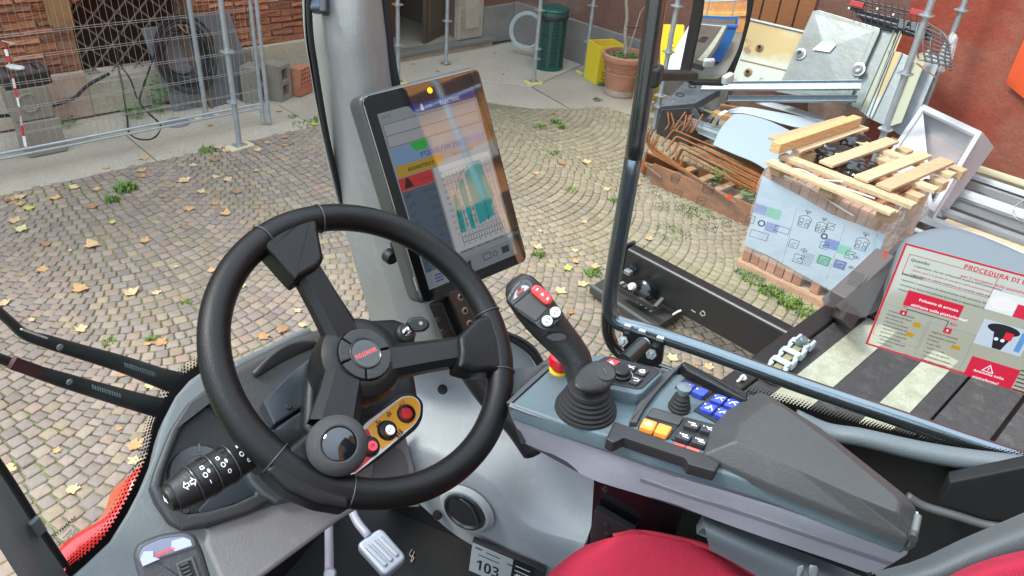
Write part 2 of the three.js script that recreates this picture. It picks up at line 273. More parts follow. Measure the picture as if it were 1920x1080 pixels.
// cobbles in segmental arcs, columns along SB
{
  const bed = struct('cobblestone_paving', flat([site(-4, -6.32), site(3.56, -6.32), site(4.4, -6.29), pY(870, 187), pY(1000, 206), pY(1140, 205), pY(1183, 218), site(6.99, -4.3), site(6.99, 3), site(-4, 3)].reverse(), .002), M(1, 1, 1, .95, { map: tex(512, (u, v) => { const n = fbm(u, v, 6, 6, 201), m = ss(.3, .58, fbm(u, v, 4, 4, 202)), f = vn(u, v, 200, 203); return mix(mix([.13, .115, .08], [.20, .18, .13], n), [.16, .20, .055], m * .8).map(c => c * (.7 + .6 * f)); }, 1.9), bumpMap: roughT, bumpScale: .004 }));
  const stones = []; seed(77);
  const W = 1.4, R = .99, P = .08, limit = (a, b) => a < 3.56 ? -6.33 : a < 4.4 ? -6.3 : a < 5.75 ? -6.27 + (a - 4.4) * .5 : a < 6.6 ? -5.56 + (a - 5.75) * .56 : -4.35;
  for (let c = -2; c <= 4; c++) {
    const a0 = 5.58 - 1.4 * c, half = Math.asin(W / 2 / R);
    for (let k = -96; k < 74; k++) {
      const b0 = k * P + (c & 1 ? .04 : 0), n = 21;
      const cuts = [-half]; for (let i = 1; i < n; i++) cuts.push(-half + 2 * half * (i + rr(-.16, .16)) / n); cuts.push(half);
      for (let i = 0; i < n; i++) {
        const t0 = cuts[i], t1 = cuts[i + 1], t = (t0 + t1) / 2, a = a0 + R * Math.sin(t), b = b0 - R + R * Math.cos(t);
        if (b < limit(a, b) || a > 6.98 || a < -1.2) continue;
        const p = site(a, b, 0); if (!inView(p, 60)) continue;
        stones.push({ p, t, w: R * (t1 - t0), h: P * (.5 + .5 * Math.cos(t)), d: proj(p)[2] });
      }
    }
  }
  stones.sort((x, y) => x.d - y.d);
  const mk = s => { // rough split stone: chamfered prism
    seed(s); const P0 = []; const n = 8, cs = [[1, 1], [-1, 1], [-1, -1], [1, -1]];
    for (const [x, y] of cs) { const ch = rr(.08, .2), sx = x * rr(.93, 1.03), sy = y * rr(.93, 1.03), e1 = [sx * .5, sy * .5 * (1 - ch * 1.5)], e2 = [sx * .5 * (1 - ch * 1.5), sy * .5]; (x * y > 0 ? [e1, e2] : [e2, e1]).forEach(p => P0.push(p)); }
    const h = [-.02, .006, .0125], ins = [1.0, .985, .9], pos = [];
    const rings = h.map((y, j) => P0.map(p => [p[0] * ins[j], y + (j ? rr(-.0012, .0012) : 0), p[1] * ins[j]]));
    for (let j = 0; j < 2; j++) for (let i = 0; i < n; i++) { const a = rings[j][i], b = rings[j][(i + 1) % n], c = rings[j + 1][i], d = rings[j + 1][(i + 1) % n]; pos.push(...a, ...c, ...b, ...b, ...c, ...d); }
    const mid = [rr(-.05, .05), .0145 + rr(-.001, .002), rr(-.05, .05)];
    for (let i = 0; i < n; i++) pos.push(...rings[2][i], ...mid, ...rings[2][(i + 1) % n]);
    const g = new THREE.BufferGeometry(); g.setAttribute('position', new THREE.Float32BufferAttribute(pos, 3)); g.computeVertexNormals(); 
    const uv = new Float32Array(pos.length / 3 * 2); const o1 = rnd(), o2 = rnd(); for (let i = 0; i < pos.length / 3; i++) { uv[i * 2] = pos[i * 3] * .1 + o1; uv[i * 2 + 1] = pos[i * 3 + 2] * .1 + o2; } g.setAttribute('uv', new THREE.BufferAttribute(uv, 2));
    return toCreasedNormals(g, .55);
  };
  const geos = [1, 2, 3, 4, 5, 6].map(mk);
  const ct = tex(256, (u, v) => { const n = fbm(u, v, 8, 5, 211), f = vn(u, v, 128, 212); const m = .72 + .34 * n + .14 * (f - .5); return [m, m, m * .97]; }, .35);
  const cols = [[.29, .226, .194], [.275, .22, .194], [.305, .237, .197], [.28, .224, .2], [.31, .242, .194], [.315, .222, .18], [.25, .202, .182], [.335, .258, .188]];
  const mats = cols.map(c => M(c[0], c[1], c[2], .85, { map: ct, bumpMap: roughT, bumpScale: .002 }));
  const mat4 = s => { const x = SA.clone().multiplyScalar(Math.cos(s.t)).addScaledVector(SB, -Math.sin(s.t)), z = x.clone().cross(UP); const y = UP.clone(); y.addScaledVector(x, rr(-.07, .07)).addScaledVector(z, rr(-.07, .07)); return new THREE.Matrix4().makeBasis(x.multiplyScalar(Math.max(.03, s.w - .0075)), y, z.multiplyScalar(Math.max(.028, s.h - .007))).setPosition(s.p.clone().setY(rr(-.002, .003) + .018 * (fbm((s.p.x + 30) / 7 % 1, (s.p.z + 30) / 7 % 1, 5, 3, 241) - .5))); };
  seed(99);
  stones.slice(0, 300).forEach(s => { const m = raw(bed, 'cobblestone', geos[Math.floor(rnd() * 6)], mats[Math.floor(Math.pow(rnd(), 1.15) * 8)]); mat4(s).decompose(m.position, m.quaternion, m.scale); });
  const rest = stones.slice(300);
  for (let g = 0; g < 6; g++) {
    const mine = rest.filter((_, i) => i % 6 === g), im = new THREE.InstancedMesh(geos[g], M(1, 1, 1, .85, { map: ct, bumpMap: roughT, bumpScale: .002 }), mine.length);
    mine.forEach((s, i) => { im.setMatrixAt(i, mat4(s)); const c = cols[Math.floor(Math.pow(rnd(), 1.15) * 8)]; const kk = rr(.84, 1.1) * (.82 + .36 * fbm((s.p.x + 30) / 6 % 1, (s.p.z + 30) / 6 % 1, 6, 5, 251)), q = s.p.dot(SA), ms = ss(2.6, 5.2, q + 1.6 * (fbm((s.p.x + 30) / 11 % 1, (s.p.z + 30) / 11 % 1, 6, 4, 231) - .5)) * .75; const cc = mix(c, [.325, .275, .18], ms); im.setColorAt(i, lin(cc[0] * kk, cc[1] * kk, cc[2] * kk)); });
    im.name = 'cobblestones'; im.userData.kind = 'stuff'; im.castShadow = im.receiveShadow = true; bed.add(im);
  }
  // grass and moss growing in the joints
  const blade = new THREE.BufferGeometry(); blade.setAttribute('position', new THREE.Float32BufferAttribute([-.0035, 0, 0, .0035, 0, 0, .004, .018, .006, -.0035, 0, 0, .004, .018, .006, -.001, .017, .006, -.001, .017, .006, .004, .018, .006, .003, .028, .018], 3)); blade.computeVertexNormals(); blade.setAttribute('uv', new THREE.Float32BufferAttribute(new Float32Array(18), 2));
  const G = []; seed(5);
  for (let i = 0; i < 34000; i++) {
    const s = stones[Math.floor(rnd() * stones.length)], pr = proj(s.p);
    const wgt = fbm((s.p.x + 20) / 9 % 1, (s.p.z + 20) / 9 % 1, 5, 4, 221), right = ss(880, 1000, pr[0]);
    if (wgt + right * .16 < .45 + rnd() * .16) continue;
    const x = SA.clone().multiplyScalar(Math.cos(s.t)).addScaledVector(SB, -Math.sin(s.t)), z = x.clone().cross(UP);
    const along = rnd() < .6; const p = s.p.clone().addScaledVector(x, along ? rr(-.5, .5) * s.w : .5 * s.w).addScaledVector(z, along ? -.5 * s.h : rr(-.5, .5) * s.h);
    G.push([p, rr(.35, 1) * .62]);
  }
  const tuft = (px, py, n, r, k) => { const c = pY(px, py); for (let i = 0; i < n; i++) { const q = rnd() * 6.28, d = r * Math.sqrt(rnd()); G.push([c.clone().add(V(Math.cos(q) * d, 0, Math.sin(q) * d)), k * rr(.6, 1.3)]); } };
  for (const [x, y, n, r, k] of [[390, 285, 60, .07, 1.6], [235, 358, 110, .08, 2], [212, 378, 60, .06, 1.5], [1130, 160, 110, .1, 1.8], [1120, 150, 40, .05, 1.8], [1010, 240, 60, .08, 1.2], [1042, 232, 60, .06, 1.5], [1055, 242, 50, .06, 1.5], [1120, 190, 60, .06, 1.2], [620, 232, 110, .12, 1.1], [570, 235, 90, .12, 1.1], [548, 222, 40, .05, 1.1], [600, 228, 60, .08, 1.4], [1410, 527, 130, .09, 1.3], [1445, 550, 170, .09, 1.4], [1480, 572, 190, .09, 1.4], [1515, 596, 150, .09, 1.3], [1388, 513, 60, .05, 1.2], [1010, 480, 60, .05, 1.3], [1110, 515, 70, .06, 1.4], [1150, 378, 50, .05, 1.2], [1070, 360, 40, .05, 1.2], [285, 640, 40, .03, 1.2], [205, 645, 40, .04, 1.1], [350, 570, 40, .04, 1.0], [1040, 290, 50, .05, 1.1], [1300, 400, 120, .15, 1.4], [1260, 440, 100, .15, 1.3]]) tuft(x, y, n, r, k);
  const im = new THREE.InstancedMesh(blade, M(.15, .25, .05, .8), G.length); seed(6);
  G.forEach(([p, k], i) => { im.setMatrixAt(i, new THREE.Matrix4().compose(p.clone().setY(.002), new THREE.Quaternion().setFromAxisAngle(UP, rnd() * 6.28), V(k * 1.3, k, k))); const v = rr(.6, 1.3); im.setColorAt(i, lin(v * rr(.8, 1.3), v, v * rr(.6, 1.2))); });
  im.name = 'grass'; im.userData = { kind: 'stuff', label: 'short green grass and moss growing in the joints between the cobblestones', category: 'grass' }; scene.add(im);
}
// ---------- brick wall on the left, with grille window and door ----------
const brickMats = [[.36, .13, .065], [.42, .165, .08], [.30, .105, .055], [.46, .21, .11], [.26, .11, .07], [.40, .15, .085]].map(c => M(c[0] * 1.3, c[1] * 1.36, c[2] * 1.36, .9, { map: brickT, bumpMap: roughT, bumpScale: .006 }));
{
  const t = thing('brick_wall', 'weathered orange brick wall with stone plinth behind the wire fence', 'wall');
  const fr = frame(site(0, WB), SB), P = (a, y) => [a * 1, y]; // frame x runs along SA
  if (fr.x.dot(SA) < 0) throw new Error('frame');
  const mortar = M(.33, .19, .12, .95, { map: brickT, bumpMap: roughT, bumpScale: .005 });
  const win = { a0: 1.96, a1: 3.02, y0: .33 };
  const arch = a => .95 + .32 * Math.sqrt(Math.max(0, 1 - Math.pow((a - 2.49) / .53, 2))) * .8;
  const body = new THREE.Shape([new THREE.Vector2(-6, .02), new THREE.Vector2(5.35, .02), new THREE.Vector2(5.35, 7), new THREE.Vector2(-6, 7)]);
  const hole = [[win.a0, win.y0], [win.a1, win.y0]]; for (let i = 0; i <= 14; i++) { const a = win.a1 + (win.a0 - win.a1) * i / 14; hole.push([a, arch(a)]); }
  obj(t, 'wall_core', slab(fr, [[-6, .02], [5.35, .02], [5.35, 7], [-6, 7]], .35, 0, -.012, 0, [hole]), mortar);
  obj(t, 'recess_back', slab(fr, [[win.a0 - .1, .2], [win.a1 + .1, .2], [win.a1 + .1, 1.6], [win.a0 - .1, 1.6]], .02, 0, -.5), M(.012, .011, .01, .9));
  // plinth blocks
  const ph = .45; let a = -1.4; seed(31);
  while (a < 5.3) {
    const w = Math.min(rr(.55, .8), 5.32 - a), inWin = a + w > win.a0 && a < win.a1; let a1 = a + w; if (a < win.a0 && a1 > win.a0 - .15) a1 = win.a0; if (inWin && a < win.a1 && a1 > win.a1 - .2) a1 = win.a1;
    if (a1 - a < .1) { a = a1 + .004; continue; }
    obj(t, 'plinth_stone', slab(fr, [[a, .03], [a1 - .006, .03], [a1 - .006, a >= win.a0 - .01 && a1 <= win.a1 + .01 ? win.y0 : ph], [a, a >= win.a0 - .01 && a1 <= win.a1 + .01 ? win.y0 : ph]], .07, .008, .05 + rr(-.005, .008)), M(.93 + rr(-.1, .1), .93 + rr(-.1, .08), .92 + rr(-.1, .06), .9, { map: rep(stoneT, rr(1.1, 1.7)), bumpMap: roughT, bumpScale: .004 }));
    a = a1;
  }
  obj(t, 'window_sill', slab(fr, [[win.a0 - .0, win.y0 - .001], [win.a1, win.y0 - .001], [win.a1, win.y0 + .035], [win.a0, win.y0 + .035]], .3, .004, .02), stoneM);
  // bricks
  const g4 = []; for (let i = 0; i < 5; i++) { seed(400 + i); const b = new RoundedBoxGeometry(.245, .058, .1, 1, .008); const p = b.attributes.position; for (let k = 0; k < p.count; k++) p.setXYZ(k, p.getX(k) + .006 * Math.sin(k * 3.1 + i), p.getY(k) + .003 * Math.sin(k * 5.3 + i * 2), p.getZ(k) + .006 * Math.sin(k * 2.3 + i * 3)); b.computeVertexNormals(); g4.push(uvBox(nonIdx(b))); }
  seed(8); let n = 0;
  for (let r = 0; r < 12; r++) for (let k = -8; k < 22; k++) {
    const y = ph + .04 + r * .068, aa = k * .258 + (r & 1) * .129; if (aa > 5.2) continue;
    if (aa + .12 > win.a0 && aa - .12 < win.a1 && y < arch(aa) + .035) { if (!(aa < win.a0 - .03 || aa > win.a1 + .03)) continue; }
    const p = fr.at(aa, y, -.045 + rr(-.012, .012)); if (!inView(p, 40) || n >= 295) continue; n++;
    const m = raw(t, 'brick', g4[Math.floor(rnd() * 5)], brickMats[Math.floor(rnd() * 6)]); m.position.copy(p); m.quaternion.setFromRotationMatrix(fr.m); m.rotateZ(rr(-.02, .02)); if (aa + .125 > win.a0 && aa < win.a0) { m.scale.x = Math.max(.2, (win.a0 - aa + .12) / .25); m.position.copy(fr.at((aa - .12 + win.a0) / 2, y, -.045)); } else if (aa - .125 < win.a1 && aa > win.a1) { m.scale.x = Math.max(.2, (aa + .12 - win.a1) / .25); m.position.copy(fr.at((aa + .12 + win.a1) / 2, y, -.045)); }
  }
  for (let i = 0; i < 13; i++) { const q = (i + .5) / 13, aa = win.a0 + (win.a1 - win.a0) * q, p = fr.at(aa, arch(aa) + .09, -.04); const m = raw(t, 'brick', g4[i % 5], brickMats[(i * 2) % 6]); m.position.copy(p); m.quaternion.setFromRotationMatrix(fr.m); m.rotateZ(Math.PI / 2 + (.5 - q) * .9); m.scale.set(.8, 1.15, 1); }
  // grille
  const gr = new THREE.Group(); gr.name = 'window_grille'; t.add(gr);
  const gm = M(.17, .135, .10, .7, { metalness: .2, bumpMap: roughT, bumpScale: .001 });
  const bars = (s) => { for (let c = -1.2; c < 2.4; c += .205) { const pts = []; for (let i = 0; i <= 40; i++) { const y = win.y0 + .03 + i * .024, aa = win.a0 + (s > 0 ? c + (y - win.y0) * 1.05 : 1.06 - c - (y - win.y0) * 1.05); if (aa > win.a0 + .01 && aa < win.a1 - .01 && y < arch(aa) - .02) pts.push(fr.at(aa, y, s > 0 ? -.1 : -.112)); } if (pts.length > 2) obj(gr, 'grille_bar', bar(pts[0], pts[pts.length - 1], .015, .01, SB), gm); } };
  bars(1); bars(-1);
  // projecting stone block high on the wall
  obj(t, 'stone_block', obox(fr.at(1.86, 1.2, .06), fr.x, fr.y, fr.z, .17, .64, .2, .012), M(.62, .40, .2, .85, { map: rep(stoneT, .7), bumpMap: roughT, bumpScale: .004 }));
}
{ // doorway wall
  const t = thing('entrance_wall', 'dark brown wall with stone pilaster and open timber door above the step', 'wall');
  const fr = frame(site(0, -7.78), SB);
  const brownM = M(1, 1, 1, .9, { map: brownT, bumpMap: roughT, bumpScale: .004 });
  obj(t, 'wall_core', [slab(fr, [[5.35, .1], [5.42, .1], [5.42, 2.9], [5.35, 2.9]], .3), slab(fr, [[6.62, .0], [7.75, .0], [7.75, 7], [6.62, 7]], .3, 0, -.003), slab(fr, [[5.35, 2.9], [6.62, 2.9], [6.62, 7], [5.35, 7]], .3)], brownM);
  obj(t, 'plinth', slab(fr, [[7.0, .015], [7.59, .015], [7.59, .5], [7.0, .5]], .06, .006, .05), M(.9, .9, .92, .9, { map: rep(concT, 1.1) }));
  obj(t, 'pilaster', slab(fr, [[6.56, .13], [6.98, .13], [6.98, 3], [6.56, 3]], .1, .012, .07), M(.86, .88, .9, .85, { map: rep(stoneT, 1.9), bumpMap: roughT, bumpScale: .002 }));
  obj(t, 'pilaster_panel', slab(fr, [[6.66, .26], [6.9, .26], [6.9, 2.8], [6.66, 2.8]], .02, .008, .082), M(.95, .96, .96, .85, { map: rep(stoneT, 1.3) }));
  const hall = M(.16, .12, .085, .8);
  obj(t, 'hall_floor', obox(fr.at(5.99, .105, -.75), fr.x, fr.y, fr.z, 1.3, .05, 1.5), M(.30, .26, .21, .5));
  obj(t, 'hall_side', [obox(fr.at(5.33, 1.5, -.8), fr.x, fr.y, fr.z, .05, 3, 1.5), obox(fr.at(6.67, 1.5, -.8), fr.x, fr.y, fr.z, .05, 3, 1.5), obox(fr.at(6, 1.5, -1.55), fr.x, fr.y, fr.z, 1.4, 3, .05), obox(fr.at(6, 3.0, -.8), fr.x, fr.y, fr.z, 1.4, .05, 1.5)], hall);
  const leaf = new THREE.Group(); leaf.name = 'door'; t.add(leaf);
  const lf = frame(fr.at(6.32, 1.3, -.12), SB.clone().applyAxisAngle(UP, .45));
  const dw = M(.115, .095, .075, .6, { map: rep(woodT, .8), bumpMap: roughT, bumpScale: .001 });
  obj(leaf, 'door_board', slab(lf, [[-.3, -1.16], [.3, -1.16], [.3, 1.4], [-.3, 1.4]], .045, .004), dw);
  for (const [y0, y1] of [[-1.05, -.45], [-.36, .5], [.6, 1.3]]) { obj(leaf, 'door_panel', slab(lf, [[-.2, y0], [.2, y0], [.2, y1], [-.2, y1]], .02, .012, .014), dw); obj(leaf, 'moulding', slab(lf, [[-.225, y0 - .025], [.225, y0 - .025], [.225, y1 + .025], [-.225, y1 + .025]], .02, .006, .009, 0, [[[-.205, y0 - .005], [.205, y0 - .005], [.205, y1 + .005], [-.205, y1 + .005]]]), dw); }
  obj(t, 'door_post', obox(fr.at(5.86, 1.4, -.5), fr.x, fr.y, fr.z, .1, 2.6, .1, .008), M(.24, .14, .07, .6, { map: rep(woodT, .8) }));
}
{ const t = thing('door_step', 'worn grey stone step below the open timber door', 'step'); obj(t, 'tread', obox(site(6.24, -7.7, .095), SA, UP, SB, 1.8, .05, .22, .01), M(.62, .66, .66, .8, { map: rep(concT, 1.3) })); obj(t, 'riser', obox(site(6.23, -7.715, .04), SA, UP, SB, 1.74, .066, .16), stoneM); }
// ---------- right wall ----------
{
  const t = thing('plastered_wall', 'long dark red-brown plastered wall behind the scrap heap', 'wall');
  const fr = frame(site(WA, 0), SA.clone().negate()); // frame x runs along ... sign checked below
  const s = fr.x.dot(SB); const X = b => b * s;
  const brownM = M(1, 1, 1, .92, { map: brownT, bumpMap: roughT, bumpScale: .005 }), redM = M(1, 1, 1, .9, { map: redT, bumpMap: roughT, bumpScale: .005 });
  const rect = (b0, b1, y0, y1) => [[X(b0), y0], [X(b1), y0], [X(b1), y1], [X(b0), y1]];
  obj(t, 'wall_face', slab(fr, rect(-7.9, -2.62, 0, 7), .35), brownM);
  obj(t, 'red_wall_face', slab(fr, rect(-2.62, 4.5, 0, 7), .35, 0, .003), redM);
  obj(t, 'plinth', slab(fr, rect(-7.72, -4.2, .015, .53), .08, .01, .05), M(.86, .86, .9, .9, { map: rep(concT, 1.4), bumpMap: roughT, bumpScale: .004 }));
  obj(t, 'pale_patch', slab(fr, [[X(-3.2), .2], [X(-2.75), .15], [X(-2.66), .7], [X(-2.95), .86], [X(-3.3), .8]], .02, .006, .012, 3), M(.55, .40, .34, .9, { map: rep(brickT, .35), bumpMap: roughT, bumpScale: .01 }));
  obj(t, 'timber_boarding', [0, 1, 2, 3, 4].map(i => slab(fr, rect(-4.42 + i * .19, -4.25 + i * .19, .5, 3), .03, .004, .03 + .004 * (i % 2))), M(.42, .2, .09, .7, { map: woodT }));
  // red cloth sheet standing for a reflection in the window glass
  const cl = thing('red_reflection', 'bright orange red cloth sheet standing for what the window glass mirrors at the far right', 'reflection');
  const rows = []; for (let i = 0; i < 5; i++) { const r = []; for (let j = 0; j < 6; j++) { const b = -1.62 + j * .42; r.push(fr.at(X(b), (i === 4 ? .92 + .02 * j : 2.4 - i * .42) + (i === 4 && j === 0 ? .18 : 0), .06 + .02 * Math.sin(j * 2 + i))); } rows.push(r); }
  obj(cl, 'reflection_sheet', patch(rows, 20, 24, .004), M(.72, .09, .02, .85));
  obj(cl, 'reflection_bar', bar(fr.at(X(-1.15), .62, .1), fr.at(X(-.92), 1.6, .1), .05, .015, SA), M(.1, .02, .012, .8));  // dark bar of the same window reflection, modelled as a strip
}
// ---------- scaffold standards, each with ring collars and a base plate ----------
const plateY = M(.66, .56, .16, .7, { bumpMap: roughT, bumpScale: .002 }), plateC = M(.62, .53, .34, .7, { bumpMap: roughT, bumpScale: .002 });
function standard(base, rings, label, plate, top = 2.9, r = .024) {
  const t = thing('scaffold_standard', label, 'scaffold post', null);
  obj(t, 'post', cyl(base.clone().setY(.02), base.clone().setY(top), r, r, 14), galv);
  for (const y of rings) { const c = base.clone().setY(y), pr = []; const sh = new THREE.Shape(); for (let i = 0; i < 32; i++) { const q = i / 32 * 6.2832, R = .058 + .006 * Math.cos(q * 4); i ? sh.lineTo(Math.cos(q) * R, Math.sin(q) * R) : sh.moveTo(R, 0); } const g = new THREE.ExtrudeGeometry(sh, { depth: .009, bevelEnabled: false }); g.rotateX(-Math.PI / 2); g.translate(c.x, c.y, c.z); obj(t, 'ring_collar', [g, cyl(c.clone().setY(y - .018), c.clone().setY(y + .025), r + .006, r + .006, 14)], galv); }
  if (plate) { const f = frame(base.clone().setY(.022), UP, SB.clone().applyAxisAngle(UP, plate === plateC ? .15 : -.3)); const w = plate === plateC ? .12 : .1, h = plate === plateC ? .065 : .07; obj(t, 'base_plate', slab(f, rounded([[-w, -h], [w, -h], [w, h], [-w, h]], .02), .024, .006, .006), plate); obj(t, 'jack_foot', slab(f, [[-.055, -.045], [.055, -.045], [.055, .045], [-.055, .045]], .01, .002, .016), galv); }
  return t;
}
const yOn = (b, py) => { let l = 0, h = 2.75; for (let i = 0; i < 40; i++) { const m = (l + h) / 2; proj(b.clone().setY(m))[1] > py ? l = m : h = m; } return l; };
const R_ = (b, ...py) => py.map(y => yOn(b, y));
{
  let b = pY(450, 278); standard(b, R_(b, 98, 192), 'galvanised scaffold post in front of the wire fence on a cream base plate', plateC);
  b = pY(388, 222); standard(b, [], 'plain galvanised post behind the wire fence beside the grooved grey panels', plateC);
  b = pY(836, 122); standard(b, R_(b, 40, 118), 'galvanised scaffold post standing against the stone step before the door', null);
  b = pY(747, 158); standard(b, R_(b, 9, 85), 'scaffold post between the grey cab pillar and the doorway', plateY);
  b = pY(1000, 157); standard(b, R_(b, 20, 92, 110), 'scaffold post standing on a bright yellow plate in front of the green bin', plateY);
  b = pY(1096, 138); standard(b, R_(b, 11, 79), 'scaffold post in the wall corner between green bin and yellow box', plateY);
  b = pY(1226, 245); standard(b, R_(b, 12, 98, 180, 200), 'scaffold post just right of the black guard upright beside the yellow boards', null);
  b = pA(1661, 240, 6.5).setY(0); standard(b, R_(b, 30, 139, 243), 'large scaffold post rising in front of the leaning steel sheets', null, 2.9, .027);
  b = pA(1720, 235, 7.35).setY(0); standard(b, R_(b, 20, 119), 'scaffold post against the red wall behind the open grey cabinet', null);
}
// ---------- wire fence ----------
{
  const fb = -6.6, t = thing('wire_fence', 'galvanised wire mesh fence panel standing before the brick wall', 'fence');
  const fr = frame(site(0, fb), SB); const P = (a, y, w = 0) => fr.at(a, y, w);
  obj(t, 'bottom_rail', [cyl(P(-1.2, .225), P(3.16, .225), .0115), cyl(P(-1.2, .185), P(3.16, .185), .0115)], galv);
  obj(t, 'end_post', cyl(P(3.165, .04), P(3.165, 2.4), .02), galv); obj(t, 'end_post', cyl(P(3.21, .03, .03), P(3.21, 2.4, .03), .02), galv);
  const wm = M(.40, .38, .36, .5, { metalness: .5 });
  for (let a = .45; a < 3.15; a += .052) obj(t, 'vertical_wire', cyl(P(a, .22), P(a, 1.75, .012 * Math.sin(a * 9)), .0016, .0016, 5), wm);
  for (const [y, d] of [[.36, .01], [.55, .016], [.74, .016], [.93, .016], [1.1, .016]]) for (const s of [-1, 1]) obj(t, 'horizontal_wire', tube([0, 1, 2, 3, 4, 5, 6].map(i => P(.2 + i * .493, y + s * d * .5, .008 + .006 * Math.sin(i * 2.3 + y * 9))), .0019, 30, 5), wm);
  const tp = thing('barrier_tape', 'red and white striped tape hanging down the wire fence', 'tape');
  const pl = [[6, 80, -6.58], [14, 105, -6.55], [20, 130, -6.56], [28, 165, -6.55], [36, 200, -6.56], [41, 235, -6.55], [48, 275, -6.56]].map(q => pB(...q));
  const c = new THREE.CatmullRomCurve3(pl); for (let i = 0; i < 12; i++) { const p = c.getPoint(i / 12), q = c.getPoint((i + 1) / 12), w = V(Math.cos(i * .7), 0, Math.sin(i * .7)); obj(tp, i % 2 ? 'white_stripe' : 'red_stripe', bar(p, q, .014 + .008 * Math.abs(Math.sin(i)), .0015, w), i % 2 ? M(.75, .72, .72, .5) : M(.6, .03, .03, .5)); }
  obj(tp, 'knot', bar(pB(3, 76, -6.58), pB(26, 82, -6.57), .012, .004), M(.75, .6, .6, .5));
}
